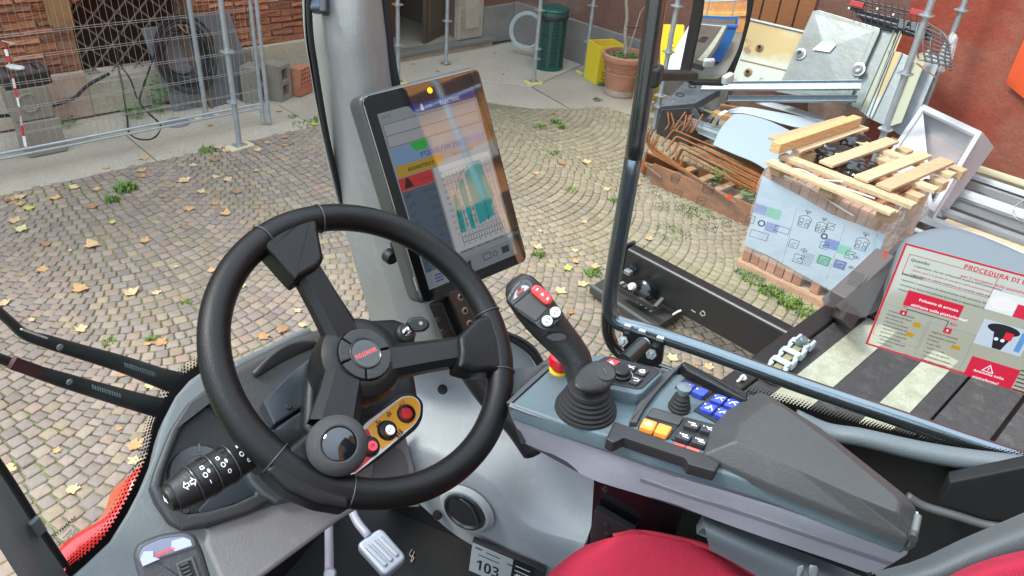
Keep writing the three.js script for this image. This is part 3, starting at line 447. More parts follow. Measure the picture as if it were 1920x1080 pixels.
// ---------- things along the left wall ----------
{
  const f = (a, b, y) => site(a, b, y), grooved = rep(galvT, .4);
  // grooved grey panels leaning on the wall
  const panel = (label, p0, p1, p2, p3, col) => { const fr = frame3(p0, p3, p1), q = [p0, p1, p2, p3].map(p => { const d = p.clone().sub(fr.c); return [d.dot(fr.x), d.dot(fr.y)]; }); const t = thing('grooved_panel', label, 'panel'); obj(t, 'sheet', slab(fr, q, .03, .004), col); const us = q.map(v => v[0]), vs = q.map(v => v[1]); const u0 = Math.min(...us), u1 = Math.max(...us), v0 = Math.min(...vs), v1 = Math.max(...vs), n = Math.round((v1 - v0) / .022), rib = []; for (let i = 1; i < n; i++) { const v = v0 + (v1 - v0) * i / n; rib.push(obox(fr.at((u0 + u1) / 2, v, .003), fr.x, fr.y, fr.z, (u1 - u0) * .86, .008, .006)); } const m = obj(t, 'ribs', rib, col); m.userData.kind = 'stuff'; return t; };
  const gA = M(.135, .145, .155, .6, { bumpMap: roughT, bumpScale: .001 }), gB = M(.12, .13, .14, .65, { bumpMap: roughT, bumpScale: .001 });
  panel('narrow grooved grey panel leaning below the window grille', f(2.62, -7.36, .02), f(2.94, -7.36, .02), f(2.86, -7.58, .78), f(2.52, -7.58, .78), gA);
  panel('wide grooved grey panel leaning on the wall behind the cable coil', f(2.96, -7.30, .02), f(3.5, -7.34, .02), f(3.42, -7.57, .84), f(2.86, -7.57, .84), gB);
  solo('wooden_batten', 'thin wooden batten leaning between the two grooved grey panels', 'batten', bar(f(2.96, -7.26, .0), f(2.86, -7.54, .72), .03, .02, SB), M(.24, .18, .13, .8, { map: woodT }));
  // coil of black hose
  const cc = pB(342, 97, -7.42), hose = thing('hose_coil', 'big coil of black hose hanging in front of the grey panels', 'hose');
  seed(12); const fr = frame(cc, SB.clone().addScaledVector(UP, .2));
  for (let i = 0; i < 8; i++) { const R = .2 + .012 * i + rr(-.02, .02), dx = rr(-.045, .045), dy = rr(-.05, .03), n = 26, pts = []; for (let k = 0; k < n; k++) { const q = k / n * 6.2832; pts.push(fr.at(dx + Math.cos(q) * R * rr(.9, .94), dy + Math.sin(q) * R * (1.06 + .04 * Math.sin(i)) + (Math.sin(q) > 0 ? .0 : -.01 * i), .02 + .012 * (i % 4) + rr(0, .01))); } obj(hose, 'loop', tube(pts, .0125, 70, 8, true), rubber); }
  obj(hose, 'hook', tube([fr.at(.03, .26, -.06), fr.at(.0, .24, .08), fr.at(.05, .17, .1), fr.at(.06, .25, .1)], .006, 20, 6), M(.3, .18, .1, .7));
  const cab = (label, pts, r) => solo('loose_cable', label, 'cable', tube(pts, r, 60, 8), rubber);
  cab('black cable running from the hose coil down to the pavement and looping', [pB(292, 95, -7.35), pB(270, 160, -7.3), pB(262, 190, -7.25), pB(276, 210, -7.1), pY(302, 236, .015), pY(290, 258, .015), pY(265, 262, .015), pY(243, 250, .015), pB(238, 215, -7.3), pB(229, 160, -7.5), pB(220, 120, -7.62)], .009);
  cab('black pipe passing below the grille behind the tray stack', [pB(0, 218, -7.45), pB(45, 212, -7.5), pB(112, 194, -7.5), pB(140, 183, -7.5), pB(165, 160, -7.52), pB(205, 138, -7.55)], .016);
  cab('black cable hanging from the grille to the window sill', [pB(225, 60, -7.62), pB(222, 110, -7.6), pB(245, 150, -7.52), pB(258, 185, -7.45), pB(266, 170, -7.45), pB(272, 150, -7.5)], .008);
  solo('ground_lid', 'round dark grey lid lying on the pavement by the fence rail', 'lid', lathe(pY(332, 231, .015), UP, [[.0, .02], [.1, .022], [.115, .012], [.118, 0]], 28), M(.2, .2, .21, .6));
  // concrete blocks with trays
  const bb = pY(95, 285), bx = SA, lower = thing('concrete_block', 'lower of the two stacked concrete blocks behind the fence rail', 'block');
  const cm = M(.95, .93, .9, .9, { map: rep(concT, .9), bumpMap: roughT, bumpScale: .004 });
  obj(lower, 'body', obox(site(1.36, -7.05, .165), SA, UP, SB, .3, .3, .28, .012), cm);
  const upb = thing('concrete_block', 'upper concrete block with a round cast boss under the black trays', 'block');
  obj(upb, 'body', obox(site(1.34, -7.07, .455), SA, UP, SB, .29, .27, .28, .012), cm);
  obj(upb, 'boss', lathe(site(1.32, -6.93, .47), SB, [[0, .004], [.062, .004], [.068, .012], [.078, .012], [.082, 0]], 30), cm);
  seed(3); for (let i = 0; i < 4; i++) { const t = thing('black_tray', ['lowest', 'second', 'third', 'topmost'][i] + ' tray of the stack of black trays on the concrete blocks', 'tray'); const fr = frame(site(1.36 + rr(-.01, .01), -7.06 + rr(-.01, .01), .6 + i * .032), UP.clone().addScaledVector(SA, -.05), SB.clone().negate()); obj(t, 'tray_floor', slab(fr, rounded([[-.17, -.13], [.17, -.13], [.17, .13], [-.17, .13]], .03), .01, .003), i === 3 ? M(.075, .06, .055, .6) : blackPl); obj(t, 'tray_rim', slab(fr, rounded([[-.175, -.135], [.175, -.135], [.175, .135], [-.175, .135]], .03), .02, .003, .018, 0, [rounded([[-.155, -.115], [.155, -.115], [.155, .115], [-.155, .115]], .03)]), i === 3 ? M(.075, .06, .055, .6) : blackPl); for (let k = 0; k < 3; k++) obj(t, 'rib', obox(fr.at(-.1 + .1 * k, 0, .008), fr.x, fr.y, fr.z, .012, .22, .016, .003), blackPl); }
  solo('plastic_wrap', 'crumpled clear plastic wrap lying on top of the black trays', 'plastic wrap', (() => { const g = new THREE.IcosahedronGeometry(.05, 3), p = g.attributes.position; for (let i = 0; i < p.count; i++) { const v = V(p.getX(i), p.getY(i), p.getZ(i)), k = .7 + .6 * vn((v.x + 1) * .9 % 1, (v.y * 2 + v.z + 2) * .9 % 1, 16, 9); p.setXYZ(i, v.x * k * 1.4, v.y * k * .4, v.z * k * .7); } g.computeVertexNormals(); g.translate(...site(1.31, -7.02, .74).toArray()); return g; })(), PM(.8, .78, .76, .3, { transparent: true, opacity: .6 }));
  // cinder block: upright hollow block with 2 columns of cells
  const hb = (label, c, rot, w, h, d, cells, mat, cat, nm) => { const t = thing(nm, label, cat); const n = SB.clone().applyAxisAngle(UP, rot), f2 = frame(c, n); const holes = []; for (const [x, y, a, b2] of cells) holes.push(rounded([[x - a, y - b2], [x + a, y - b2], [x + a, y + b2], [x - a, y + b2]], Math.min(a, b2) * .35)); obj(t, 'body', slab(f2, [[-w / 2, 0], [w / 2, 0], [w / 2, h], [-w / 2, h]], d, .004, d / 2, 0, holes), mat); obj(t, 'cell_back', slab(f2, [[-w / 2 + .01, .01], [w / 2 - .01, .01], [w / 2 - .01, h - .01], [-w / 2 + .01, h - .01]], .01, 0, -d / 2 + .04), mat); return t; };
  const cb = M(.92, .9, .85, .95, { map: rep(concT, .6), bumpMap: roughT, bumpScale: .006 });
  hb('left hollow concrete block standing upright beside the fence end post', site(3.43, -7.24, .015), .55, .2, .37, .2, [[0, .1, .055, .065], [0, .265, .055, .065]], cb, 'block', 'hollow_block');
  hb('right hollow concrete block with two square cells facing the yard', site(3.66, -7.2, .015), .45, .2, .37, .2, [[0, .1, .05, .06], [0, .265, .05, .06]], cb, 'block', 'hollow_block');
  const tm = [M(.5, .19, .11, .85, { map: brickT, bumpMap: roughT, bumpScale: .002 }), M(.55, .23, .14, .85, { map: brickT, bumpMap: roughT, bumpScale: .002 })];
  const cells = []; for (let i = 0; i < 4; i++) for (let k = 0; k < 2; k++) cells.push([-.075 + i * .05, .028 + k * .045, .015, .013]);
  const tb = (label, c, rot, k) => hb(label, c, rot, .23, .095, .12, k ? cells : [], tm[k % 2], 'hollow brick', 'hollow_brick');
  const pos = ['bottom', 'second', 'third', 'top'];
  for (let i = 0; i < 3; i++) tb('orange hollow brick, ' + ['bottom', 'middle', 'top'][i] + ' of the low stack right of the concrete blocks', site(3.93 + .008 * i, -7.2, .02 + i * .097), .42 + .03 * i, i % 2 ? 1 : i === 2 ? 1 : 0);
  for (let i = 0; i < 4; i++) tb('orange hollow brick, ' + pos[i] + ' of the taller stack beside the cab pillar', site(4.25 + .01 * (i % 2), -7.2, .02 + i * .097), .35 + .03 * i, 1);
  // weeds at the wall foot
  const lf = new THREE.BufferGeometry(); lf.setAttribute('position', new THREE.Float32BufferAttribute([0, 0, 0, .5, .1, .45, 0, .02, 1, 0, 0, 0, 0, .02, 1, -.5, .1, .45], 3)); lf.computeVertexNormals(); lf.setAttribute('uv', new THREE.Float32BufferAttribute(new Float32Array(12), 2));
  globalThis.weed = (label, c, r, h, n, sz, sd) => { seed(sd); const t = thing('weed', label, 'weed'); const leaves = [], stems = []; for (let i = 0; i < n; i++) { const q = rnd() * 6.28, d = r * Math.sqrt(rnd()), y = h * Math.pow(rnd(), .8) * (1 - d / r * .5); const p = c.clone().add(V(Math.cos(q) * d, y, Math.sin(q) * d)); leaves.push(lf.clone().applyMatrix4(new THREE.Matrix4().compose(p, new THREE.Quaternion().setFromEuler(new THREE.Euler(rr(-.7, .5), rnd() * 6.28, rr(-.5, .5))), V(sz, sz, sz).multiplyScalar(rr(.6, 1.2))))); if (i % 4 === 0) stems.push(cyl(c.clone().add(V(Math.cos(q) * d * .3, 0, Math.sin(q) * d * .3)), p, .003, .002, 5)); } const lm = PM(.10, .27, .035, .7, { transmission: .25, thickness: 0 }); const m = obj(t, 'leaves', leaves, lm); m.userData.kind = 'stuff'; obj(t, 'stems', stems, M(.12, .2, .05, .8)); return t; };
  weed('leafy green weed climbing at the foot of the grey panel', site(2.5, -7.42, .02), .08, .42, 60, .05, 21);
  weed('low green weed at the wall foot left of the grey panel', site(2.3, -7.45, .01), .12, .14, 50, .045, 22);
  weed('small yellowish weed at the wall foot beside the concrete blocks', site(1.68, -7.5, .01), .09, .12, 40, .035, 23);
}
// ================= SCRAP AND MATERIALS ALONG THE RIGHT WALL =================
const nrm = (p0, p1, p2) => p1.clone().sub(p0).cross(p2.clone().sub(p0)).normalize();
// plate through world corner points, thickness t
function plate(pts, t, b = 0) { let f = frame3(pts[0], pts[1], pts[2]); if (f.z.dot(EYE.clone().sub(f.c)) < 0) f = frame(f.c, f.z.clone().negate(), f.y); return { f, g: slab(f, pts.map(p => { const d = p.clone().sub(f.c); return [d.dot(f.x), d.dot(f.y)]; }), t, b) }; }
{ // green slatted litter bin
  const c = pY(1041, 133).addScaledVector(SB, -.13).setY(.01), t = thing('litter_bin', 'dark green slatted metal litter bin in the wall corner', 'litter bin'), m = M(.012, .085, .07, .35, { metalness: .2 });
  obj(t, 'inner_liner', cyl(c.clone(), c.clone().setY(.7), .16, .165, 28), M(.006, .04, .034, .6));
  for (let i = 0; i < 26; i++) { const q = i / 26 * 6.2832, d = V(Math.cos(q), 0, Math.sin(q)), p = c.clone().addScaledVector(d, .178); if (d.dot(EYE.clone().sub(c).setY(0).normalize()) < -.3) continue; }
  for (let i = 0; i < 21; i++) if (i % 7 !== 6) obj(t, 'slat_ring', lathe(c.clone().setY(.05 + i * .03), UP, [[.17, 0], [.182, .003], [.182, .014], [.17, .017]], 40), m);
  for (let i = 0; i < 9; i++) { const q = i / 9 * 6.2832 + .25, d = V(Math.cos(q), 0, Math.sin(q)); obj(t, 'upright', obox(c.clone().addScaledVector(d, .181).setY(.36), UP.clone().cross(d), UP, d, .045, .69, .008, .002), m); }
  obj(t, 'base_ring', lathe(c, UP, [[.15, 0], [.19, 0], [.19, .04], [.17, .045]], 40), m); obj(t, 'rim', lathe(c.clone().setY(.69), UP, [[.16, -.04], [.19, -.04], [.193, 0], [.185, .025], [.17, .02]], 40), m);
  obj(t, 'lid', lathe(c.clone().setY(.72), UP, [[.195, 0], [.2, .012], [.19, .03], [.12, .055], [.05, .062], [0, .064]], 40), m);
  obj(t, 'bag_edge', lathe(c.clone().setY(.675), UP, [[.19, 0], [.197, -.015], [.193, -.05]], 40), M(.01, .012, .013, .35));
}
{ const t = thing('pale_hose', 'coil of pale translucent hose leaning on the plinth left of the green bin', 'hose'), fr = frame(pA(988, 58, 7.2), SA.clone().negate().addScaledVector(SB, .9).addScaledVector(UP, .25)); for (let i = 0; i < 4; i++) obj(t, 'loop', tube(Array.from({ length: 16 }, (_, k) => fr.at(Math.cos(k / 16 * 6.2832) * (.19 + .012 * i), Math.sin(k / 16 * 6.2832) * (.2 + .012 * i), .012 * (i % 2))), .008, 60, 8, true), M(.42, .45, .46, .4)); }
// yellow boxes
const yel = M(.78, .58, .02, .55), yelIn = M(.7, .5, .03, .7);
const boxPrint = canvas(256, 256, (x, w, h) => { x.fillStyle = '#e3c514'; x.fillRect(0, 0, w, h); x.strokeStyle = '#3a3208'; x.fillStyle = '#3a3208'; x.lineWidth = 3; x.strokeRect(70, 30, 60, 44); x.beginPath(); x.moveTo(80, 66); x.lineTo(98, 40); x.lineTo(118, 66); x.stroke(); x.fillRect(70, 84, 88, 7); for (let i = 0; i < 5; i++) x.fillRect(70, 100 + i * 11, 60 + (i * 37) % 50, 4); for (let k = 0; k < 3; k++) { x.strokeRect(44 + k * 60, 176, 50, 50); x.beginPath(); x.moveTo(44 + k * 60, 176); x.lineTo(94 + k * 60, 226); x.moveTo(94 + k * 60, 176); x.lineTo(44 + k * 60, 226); x.stroke(); } });
const yPrint = new THREE.MeshStandardMaterial({ map: boxPrint, roughness: .55 });
function yellowBox(label, c, rot, w, d, h, open) {
  const t = thing('yellow_box', label, 'box'), n = SB.clone().negate().applyAxisAngle(UP, rot), f = frame(c, n.clone().negate()); const x = f.x, z = f.z;
  const wall = (p, ww, dd) => obox(p, x, UP, z, ww, h, dd, .004);
  obj(t, 'front', wall(f.at(0, h / 2, d / 2), w, .012), yel); raw(t, 'print', quad(f, -w / 2 + .01, .01, w / 2 - .01, h - .01, d / 2 + .0085), yPrint);
  obj(t, 'back', wall(f.at(0, h / 2, -d / 2), w, .012), yelIn); obj(t, 'side', wall(f.at(-w / 2, h / 2, 0), .012, d + .01), yel); obj(t, 'side', wall(f.at(w / 2, h / 2, 0), .012, d + .01), yel); obj(t, 'bottom', obox(f.at(0, .01, 0), x, UP, z, w, .02, d), yelIn);
  if (!open) obj(t, 'lid', obox(f.at(0, h + .008, 0), x, UP, z, w + .02, .016, d + .02, .004), yel);
}
yellowBox('open yellow box with printed front between scaffold post and terracotta planter', pY(1128, 152).setY(.012), -.35, .34, .3, .46, true);
yellowBox('yellow box partly hidden behind the black guard upright beside the planter', pY(1206, 205).setY(.012), .2, .2, .2, .42, false);
{ const t = thing('yellow_board', 'tall yellow board with crossed symbols leaning on the brown wall', 'board'); const p = [pA(1236, 150, 6.95), pA(1240, 45, 7.35), pA(1282, 46, 7.35), pA(1277, 148, 6.95)]; const { f, g } = plate(p, .03, .004); obj(t, 'sheet', g, yel); const d = p.map(q => { const v = q.clone().sub(f.c); return [v.dot(f.x), v.dot(f.y)]; }); const u0 = Math.min(...d.map(v => v[0])), u1 = Math.max(...d.map(v => v[0])), v0 = Math.min(...d.map(v => v[1])), v1 = Math.max(...d.map(v => v[1])); raw(t, 'print', quad(f, u0 + .04, v0 + .1, u1 - .04, v1 - .1, .003), yPrint); }
seed(61); for (let i = 0; i < 5; i++) { const a = pA(1302 + i * 3, 36 + i * 2, 7.2), b = pA(1236 + i * 9, 150 - i * 3, 6.7 + .03 * i); solo('white_board', ['outermost', 'second', 'third', 'fourth', 'innermost'][i] + ' white strip of the bundle leaning before the yellow board', 'board', bar(b, a, .035, .012, SA.clone().addScaledVector(SB, -.4)), M(.72, .75, .78, .55)); }
{ // terracotta planter with sapling
  const c = pY(1161, 178).setY(.012), t = thing('planter', 'large terracotta planter with moulded rim before the brown wall', 'planter'), m = M(.95, .95, .95, .8, { map: terraT, bumpMap: roughT, bumpScale: .003 });
  obj(t, 'pot', lathe(c, UP, [[0, .02], [.175, 0], [.18, .03], [.205, .25], [.213, .262], [.206, .276], [.222, .36], [.234, .37], [.23, .386], [.234, .4], [.262, .41], [.27, .43], [.27, .47], [.258, .485], [.235, .48], [.23, .42], [0, .42]], 48), m);
  obj(t, 'lime_band', lathe(c, UP, [[.181, .012], [.1875, .075], [.186, .078]], 48), M(.5, .42, .36, .9, { map: brickT }));
  for (let i = 0; i < 10; i++) { const q = i / 10 * 6.2832, d = V(Math.cos(q), 0, Math.sin(q)); obj(t, 'swag', tube([-.055, -.03, 0, .03, .055].map((s, k) => c.clone().addScaledVector(d, .215).addScaledVector(UP.clone().cross(d), s).setY(.35 - [0, .03, .042, .03, 0][k])), .007, 12, 6), m); }
  obj(t, 'soil', lathe(c.clone().setY(.435), UP, [[.232, 0], [.15, .008], [0, .012]], 28), M(.06, .05, .035, .95, { bumpMap: roughT, bumpScale: .01 }));
  weed('green ground cover growing on the soil of the terracotta planter', c.clone().setY(.445), .2, .05, 170, .03, 41);
  const tr = thing('sapling', 'slender bare tree trunk growing from the terracotta planter', 'tree'), b = c.clone().setY(.43), top = pD(1178, -60, proj(b)[2] - .35);
  const bark = M(.36, .31, .26, .85, { map: brickT, bumpMap: roughT, bumpScale: .004 }); seed(44);
  const nodes = Array.from({ length: 14 }, (_, i) => ({ p: b.clone().lerp(top, i / 13).add(V(.008 * Math.sin(i * 1.3), 0, .006 * Math.cos(i * 2))), r: .024 - .008 * i / 13 })); obj(tr, 'trunk', ring(nodes, 10), bark);
  const m2 = b.clone().lerp(top, .12); obj(tr, 'limb', ring([0, 1, 2, 3, 4, 5].map(i => ({ p: m2.clone().add(V(.05 + .012 * i, .085 * i, .01)), r: .013 - .0012 * i })), 8), bark); obj(tr, 'twig', ring([{ p: m2.clone().add(V(.1, .4, .01)), r: .007 }, { p: m2.clone().add(V(.145, .48, .02)), r: .004 }], 6), bark); obj(tr, 'tie', tube([m2.clone().add(V(-.03, .25, .03)), m2.clone().add(V(.03, .24, .035)), m2.clone().add(V(.12, .25, .02))], .005, 12, 6), blackPl);
}
{ // black flat cabinet with two ring prints
  const t = thing('black_cabinet', 'scratched black flat steel case with two ring marks lying on the scrap', 'case'), y = .42;
  const P = [pY(1238, 200, .36), pY(1298, 150, .44), pY(1352, 165, .46), pY(1303, 196, .38)], { f, g } = plate([P[0], pY(1285, 152, .46), pY(1352, 166, .46), P[3]], .085, .006);
  const m = M(.13, .145, .155, .45, { bumpMap: roughT, bumpScale: .002, map: rep(galvT, .5) }); obj(t, 'body', g, m);
  for (const q of [[1298, 162], [1275, 178]]) { const [u, v] = f.px(...q); obj(t, 'ring_mark', slab(f, Array.from({ length: 24 }, (_, i) => [u + .045 * Math.cos(i / 24 * 6.283), v + .045 * Math.sin(i / 24 * 6.283)]), .006, 0, .004, 0, [Array.from({ length: 24 }, (_, i) => [u + .031 * Math.cos(i / 24 * 6.283), v + .031 * Math.sin(i / 24 * 6.283)])]), M(.012, .012, .012, .6)); }
  for (const q of [[1262, 192], [1330, 172], [1325, 160]]) { const [u, v] = f.px(...q); obj(t, 'bolt', cyl(f.at(u, v, 0), f.at(u, v, .012), .008, .008, 8), zinc); }
  obj(t, 'front_lip', bar(f.at(...f.px(1240, 203), -.06), f.at(...f.px(1302, 200), -.06), .02, .09, UP, .003), M(.05, .05, .055, .4)); obj(t, 'bracket', [bar(pY(1300, 205, .36), pY(1318, 238, .2), .06, .02, SA, .003), bar(pY(1318, 238, .2), pY(1355, 195, .3), .05, .02, UP, .003)], m);
  const d = thing('dark_box', 'dark box lying under the black steel case beside the rusty bars', 'box'); obj(d, 'body', obox(site(6.62, -4.05, .13), SA, UP, SB, .5, .22, .42, .012), M(.03, .032, .034, .55)); obj(d, 'clip', obox(pY(1222, 195, .3), SA, UP, SB, .05, .05, .04, .006), zinc); obj(d, 'clip', obox(pY(1316, 205, .3), SA, UP, SB, .03, .04, .03, .006), zinc);
}
// leaning stainless sheets and sinks
const steel = M(.46, .49, .50, .33, { map: steelT, metalness: .5, bumpMap: roughT, bumpScale: .0015 }), stained = M(.8, .84, .84, .45, { map: stainT, metalness: .3 }), cream = M(.68, .68, .56, .5, { map: rep(stainT, 1.6) });
const lean = frame(site(6.75, -3.4, .32), SA.clone().negate().multiplyScalar(Math.cos(.42)).addScaledVector(UP, Math.sin(.42)));
function leanPlate(name, label, cat, px, off, t, m, extra) { const th = thing(name, label, cat); const f = frame(lean.at(0, 0, off), lean.z); obj(th, 'sheet', slab(f, px.map(p => f.px(...p)), t, Math.min(.003, t / 3)), m); if (extra) extra(th, f); return th; }
const drain = (th, f, q, r, m1, m2) => { const [u, v] = f.px(...q); obj(th, 'drain_collar', lathe(f.at(u, v, 0), f.z, [[r * .55, -.03], [r * .6, .02], [r * .75, .03], [r * 1.0, .022], [r * 1.25, .004], [r * 1.6, 0]], 28), m1); obj(th, 'drain_hole', lathe(f.at(u, v, 0), f.z, [[0, .003], [r * .62, .003]], 24), m2); };
leanPlate('stained_sink', 'rust-stained steel sink back with two drain holes leaning on the wall', 'sink', [[1405, 37], [1510, 62], [1462, 172], [1362, 152]], -.06, .02, stained, (th, f) => { drain(th, f, [1425, 90], .03, rub(), M(.03, .015, .01, .8)); drain(th, f, [1403, 136], .03, rub(), M(.03, .015, .01, .8)); obj(th, 'top_flange', bar(f.at(...f.px(1404, 36), .008), f.at(...f.px(1511, 61), .008), .02, .02, f.z, .003), galv); obj(th, 'crease', bar(f.at(...f.px(1388, 112), .002), f.at(...f.px(1490, 136), .002), .012, .006, f.z), M(.24, .15, .07, .7)); });
function rub() { return M(.34, .24, .15, .6, { metalness: .3 }); }
leanPlate('steel_sink', 'big grey steel sink underside with pyramid folds and two bright drain collars', 'sink', [[1524, 20], [1536, 19], [1650, 53], [1648, 62], [1588, 196], [1456, 172]], .03, .02, steel, (th, f) => {
  const a = f.px(1550, 85), c = (x, y, w) => { const q = f.px(x, y, w); return f.at(q[0], q[1], w); };
  const tri = (p, q, r) => { const g = new THREE.BufferGeometry(); g.setAttribute('position', new THREE.Float32BufferAttribute([...p.toArray(), ...q.toArray(), ...r.toArray()], 3)); g.computeVertexNormals(); return g; };
  const E = [c(1527, 26, .003), c(1638, 58, .003), c(1584, 190, .003), c(1464, 168, .003)], X = c(1546, 92, .013); obj(th, 'folded_facet', tri(E[1], E[0], X), steel); obj(th, 'folded_facet', tri(E[2], E[1], X), steel); obj(th, 'folded_facet', tri(E[3], E[2], X), steel); obj(th, 'folded_facet', tri(E[0], E[3], X), steel);
  const f2 = frame(f.at(0, 0, .02), f.z); drain(th, f2, [1500, 101], .034, zinc, M(.06, .06, .06, .4)); drain(th, f2, [1609, 130], .038, zinc, M(.5, .5, .5, .3));
  const f3 = frame(f.at(0, 0, .03), f.z); obj(th, 'pasted_label', slab(f3, [[1541, 78], [1568, 83], [1555, 98], [1523, 93]].map(q => f3.px(...q)), .002), M(.72, .73, .7, .6));
});
const strips = [['pale steel strip standing next to the big sink underside', [[1651, 54], [1678, 52], [1614, 205], [1590, 197]], -.02, steel], ['cream stained strip, second right of the big sink', [[1680, 50], [1686, 53], [1622, 214], [1612, 208]], .0, cream], ['yellow-stained strip, third right of the big sink', [[1690, 56], [1691, 66], [1630, 220], [1622, 216]], .02, stained], ['rust-stained narrow sheet between the strips and the last sheet', [[1676, 96], [1690, 98], [1642, 216], [1628, 222]], .05, stained], ['long pale sheet standing last before the scaffold post', [[1692, 100], [1712, 108], [1660, 236], [1634, 224]], .07, steel], ['cream edge sheet right behind the scaffold post', [[1714, 104], [1744, 92], [1690, 230], [1666, 238]], .02, cream]];
for (const [l, px, o, m] of strips) leanPlate('steel_sheet', l, 'metal sheet', px, o, .012, m, (th, f) => obj(th, 'folded_edge', bar(f.at(...f.px(...px[0]), .006), f.at(...f.px(...px[3]), .006), .008, .022, f.z), galvDark));
leanPlate('steel_sheet', 'grey galvanised sheet standing behind the large scaffold post', 'metal sheet', [[1735, 95], [1765, 110], [1700, 262], [1668, 240]], -.1, .02, M(.40, .42, .43, .5, { map: rep(galvT, .6) }));
// wire trays and racks at the top of the heap
{
  const m = M(.05, .053, .06, .4, { metalness: .5 });
  const rk = thing('wire_rack', 'dark wire racks with red clips stacked on top behind the steel sinks', 'rack'), fr = frame(pA(1668, 40, 7.2), SA.clone().negate().addScaledVector(UP, .25));
  const p = (x, y, w = 0) => fr.at(...fr.px(x, y, w), w);
  const sgn = fr.x.dot(SB) > 0 ? 1 : -1;
  for (const [a, b, r] of [[[1592, 15], [1742, 50], .014], [[1608, 28], [1738, 62], .02], [[1590, -4], [1745, 30], .008], [[1600, 5], [1700, 28], .006], [[1640, 38], [1735, 72], .012]]) obj(rk, 'rail', cyl(p(...a), p(...b), r, r, 8), m);
  for (let i = 0; i < 12; i++) obj(rk, 'wire', cyl(p(1600 + i * 12, -12 + i * 3, .03), p(1598 + i * 12, 34 + i * 3, .03), .004, .004, 6), m);
  for (const q of [[1607, 8], [1721, 24]]) obj(rk, 'red_clip', obox(p(...q, .03), fr.x, fr.y, fr.z, .13, .05, .03, .006), M(.35, .03, .03, .5));
  for (const q of [[1592, 16], [1645, 17], [1675, 28]]) obj(rk, 'rivet', obox(p(...q, .04), fr.x, fr.y, fr.z, .02, .02, .02, .004), zinc);
  obj(rk, 'back_panel', slab(fr, [[1600, 20], [1745, 55], [1740, 75], [1620, 46]].map(q => fr.px(...q)), .1, .004, -.02), M(.02, .021, .024, .6));
  for (const q of [[1713, 50], [1692, 46]]) obj(rk, 'paper_tag', obox(p(...q, .02), fr.x, fr.y, fr.z, .07, .06, .006), M(.12, .13, .14, .6));
  const wb = thing('wire_basket', 'grey wire basket wedged between the two scaffold posts', 'basket'); seed(71); const gm = M(.2, .21, .22, .45, { metalness: .5 });
  for (let i = 0; i < 9; i++) obj(wb, 'wire', tube([pA(1735 + rr(-4, 4), 42 + i * 9, 6.9), pA(1768 + i * 2, 62 + i * 8, 6.75), pA(1782, 84 + i * 6, 6.7)], .007, 14, 6), gm);
  for (let i = 0; i < 5; i++) obj(wb, 'frame_wire', tube([pA(1722 + i * 14, 42 + i * 6, 6.88), pA(1716 + i * 14, 70 + i * 9, 6.84), pA(1722 + i * 13, 110 + i * 5, 6.86)], .008, 14, 6), gm);
  solo('wooden_stick', 'thin bare stick poking out under the wire basket', 'stick', cyl(pA(1718, 118, 6.9), pA(1755, 145, 6.95), .009, .006, 7), M(.45, .25, .13, .8)); solo('wooden_stick', 'longer bare stick lying across the gap behind the scaffold post', 'stick', cyl(pA(1722, 112, 6.95), pA(1762, 118, 6.9), .008, .005, 7), M(.4, .28, .18, .8));
  const cl = thing('plastic_bag', 'clear plastic bag tied round the scaffold post at the red wall', 'bag'); seed(15); const g = new THREE.IcosahedronGeometry(1, 4), pp = g.attributes.position; for (let i = 0; i < pp.count; i++) { const v = V(pp.getX(i), pp.getY(i), pp.getZ(i)), k = .75 + .5 * fbm((Math.atan2(v.z, v.x) / 6.283 + 1) % 1, (v.y * .5 + .5) * .999, 8, 3, 5); pp.setXYZ(i, v.x * k * .055, v.y * k * .17, v.z * k * .055); } g.computeVertexNormals(); const c = pA(1776, 100, 7.3); g.translate(c.x, c.y, c.z); obj(cl, 'film', g, PM(.75, .75, .76, .3, { transparent: true, opacity: .5 })); 
}
// perforated cable trays
function cableTray(label, a, b, w, y) { const t = thing('cable_tray', label, 'cable tray'); const x = b.clone().sub(a), L = x.length(); x.normalize(); const n = UP.clone().multiplyScalar(.75).addScaledVector(SA, -.66); const f = frame(a, n, n.clone().cross(x).normalize()); const up = f.x.dot(x) > 0 ? 1 : -1; const holes = []; for (let s = .03; s < L - .03; s += .034) holes.push([[up * (s - .007), -w + .012], [up * (s + .007), -w + .012], [up * (s + .007), -w + .02], [up * (s - .007), -w + .02]]); obj(t, 'perforated_web', slab(f, [[0, -w], [up * L, -w], [up * L, 0], [0, 0]], .003, 0, 0, 0, holes), galvB); obj(t, 'upper_flange', obox(f.at(up * L / 2, 0, .012), f.x, f.y, f.z, L, .004, .028), galvB); obj(t, 'lower_flange', obox(f.at(up * L / 2, -w, .012), f.x, f.y, f.z, L, .004, .028), galvB); }
const galvB = M(.42, .47, .5, .38, { map: galvT, metalness: .5 });
cableTray('perforated galvanised cable tray lying along the foot of the steel sinks', pY(1318, 156, .64), pY(1606, 207, .64), .09);
cableTray('second perforated cable tray lying below the first one under the white sheets', pY(1366, 182, .56), pY(1600, 224, .56), .06);
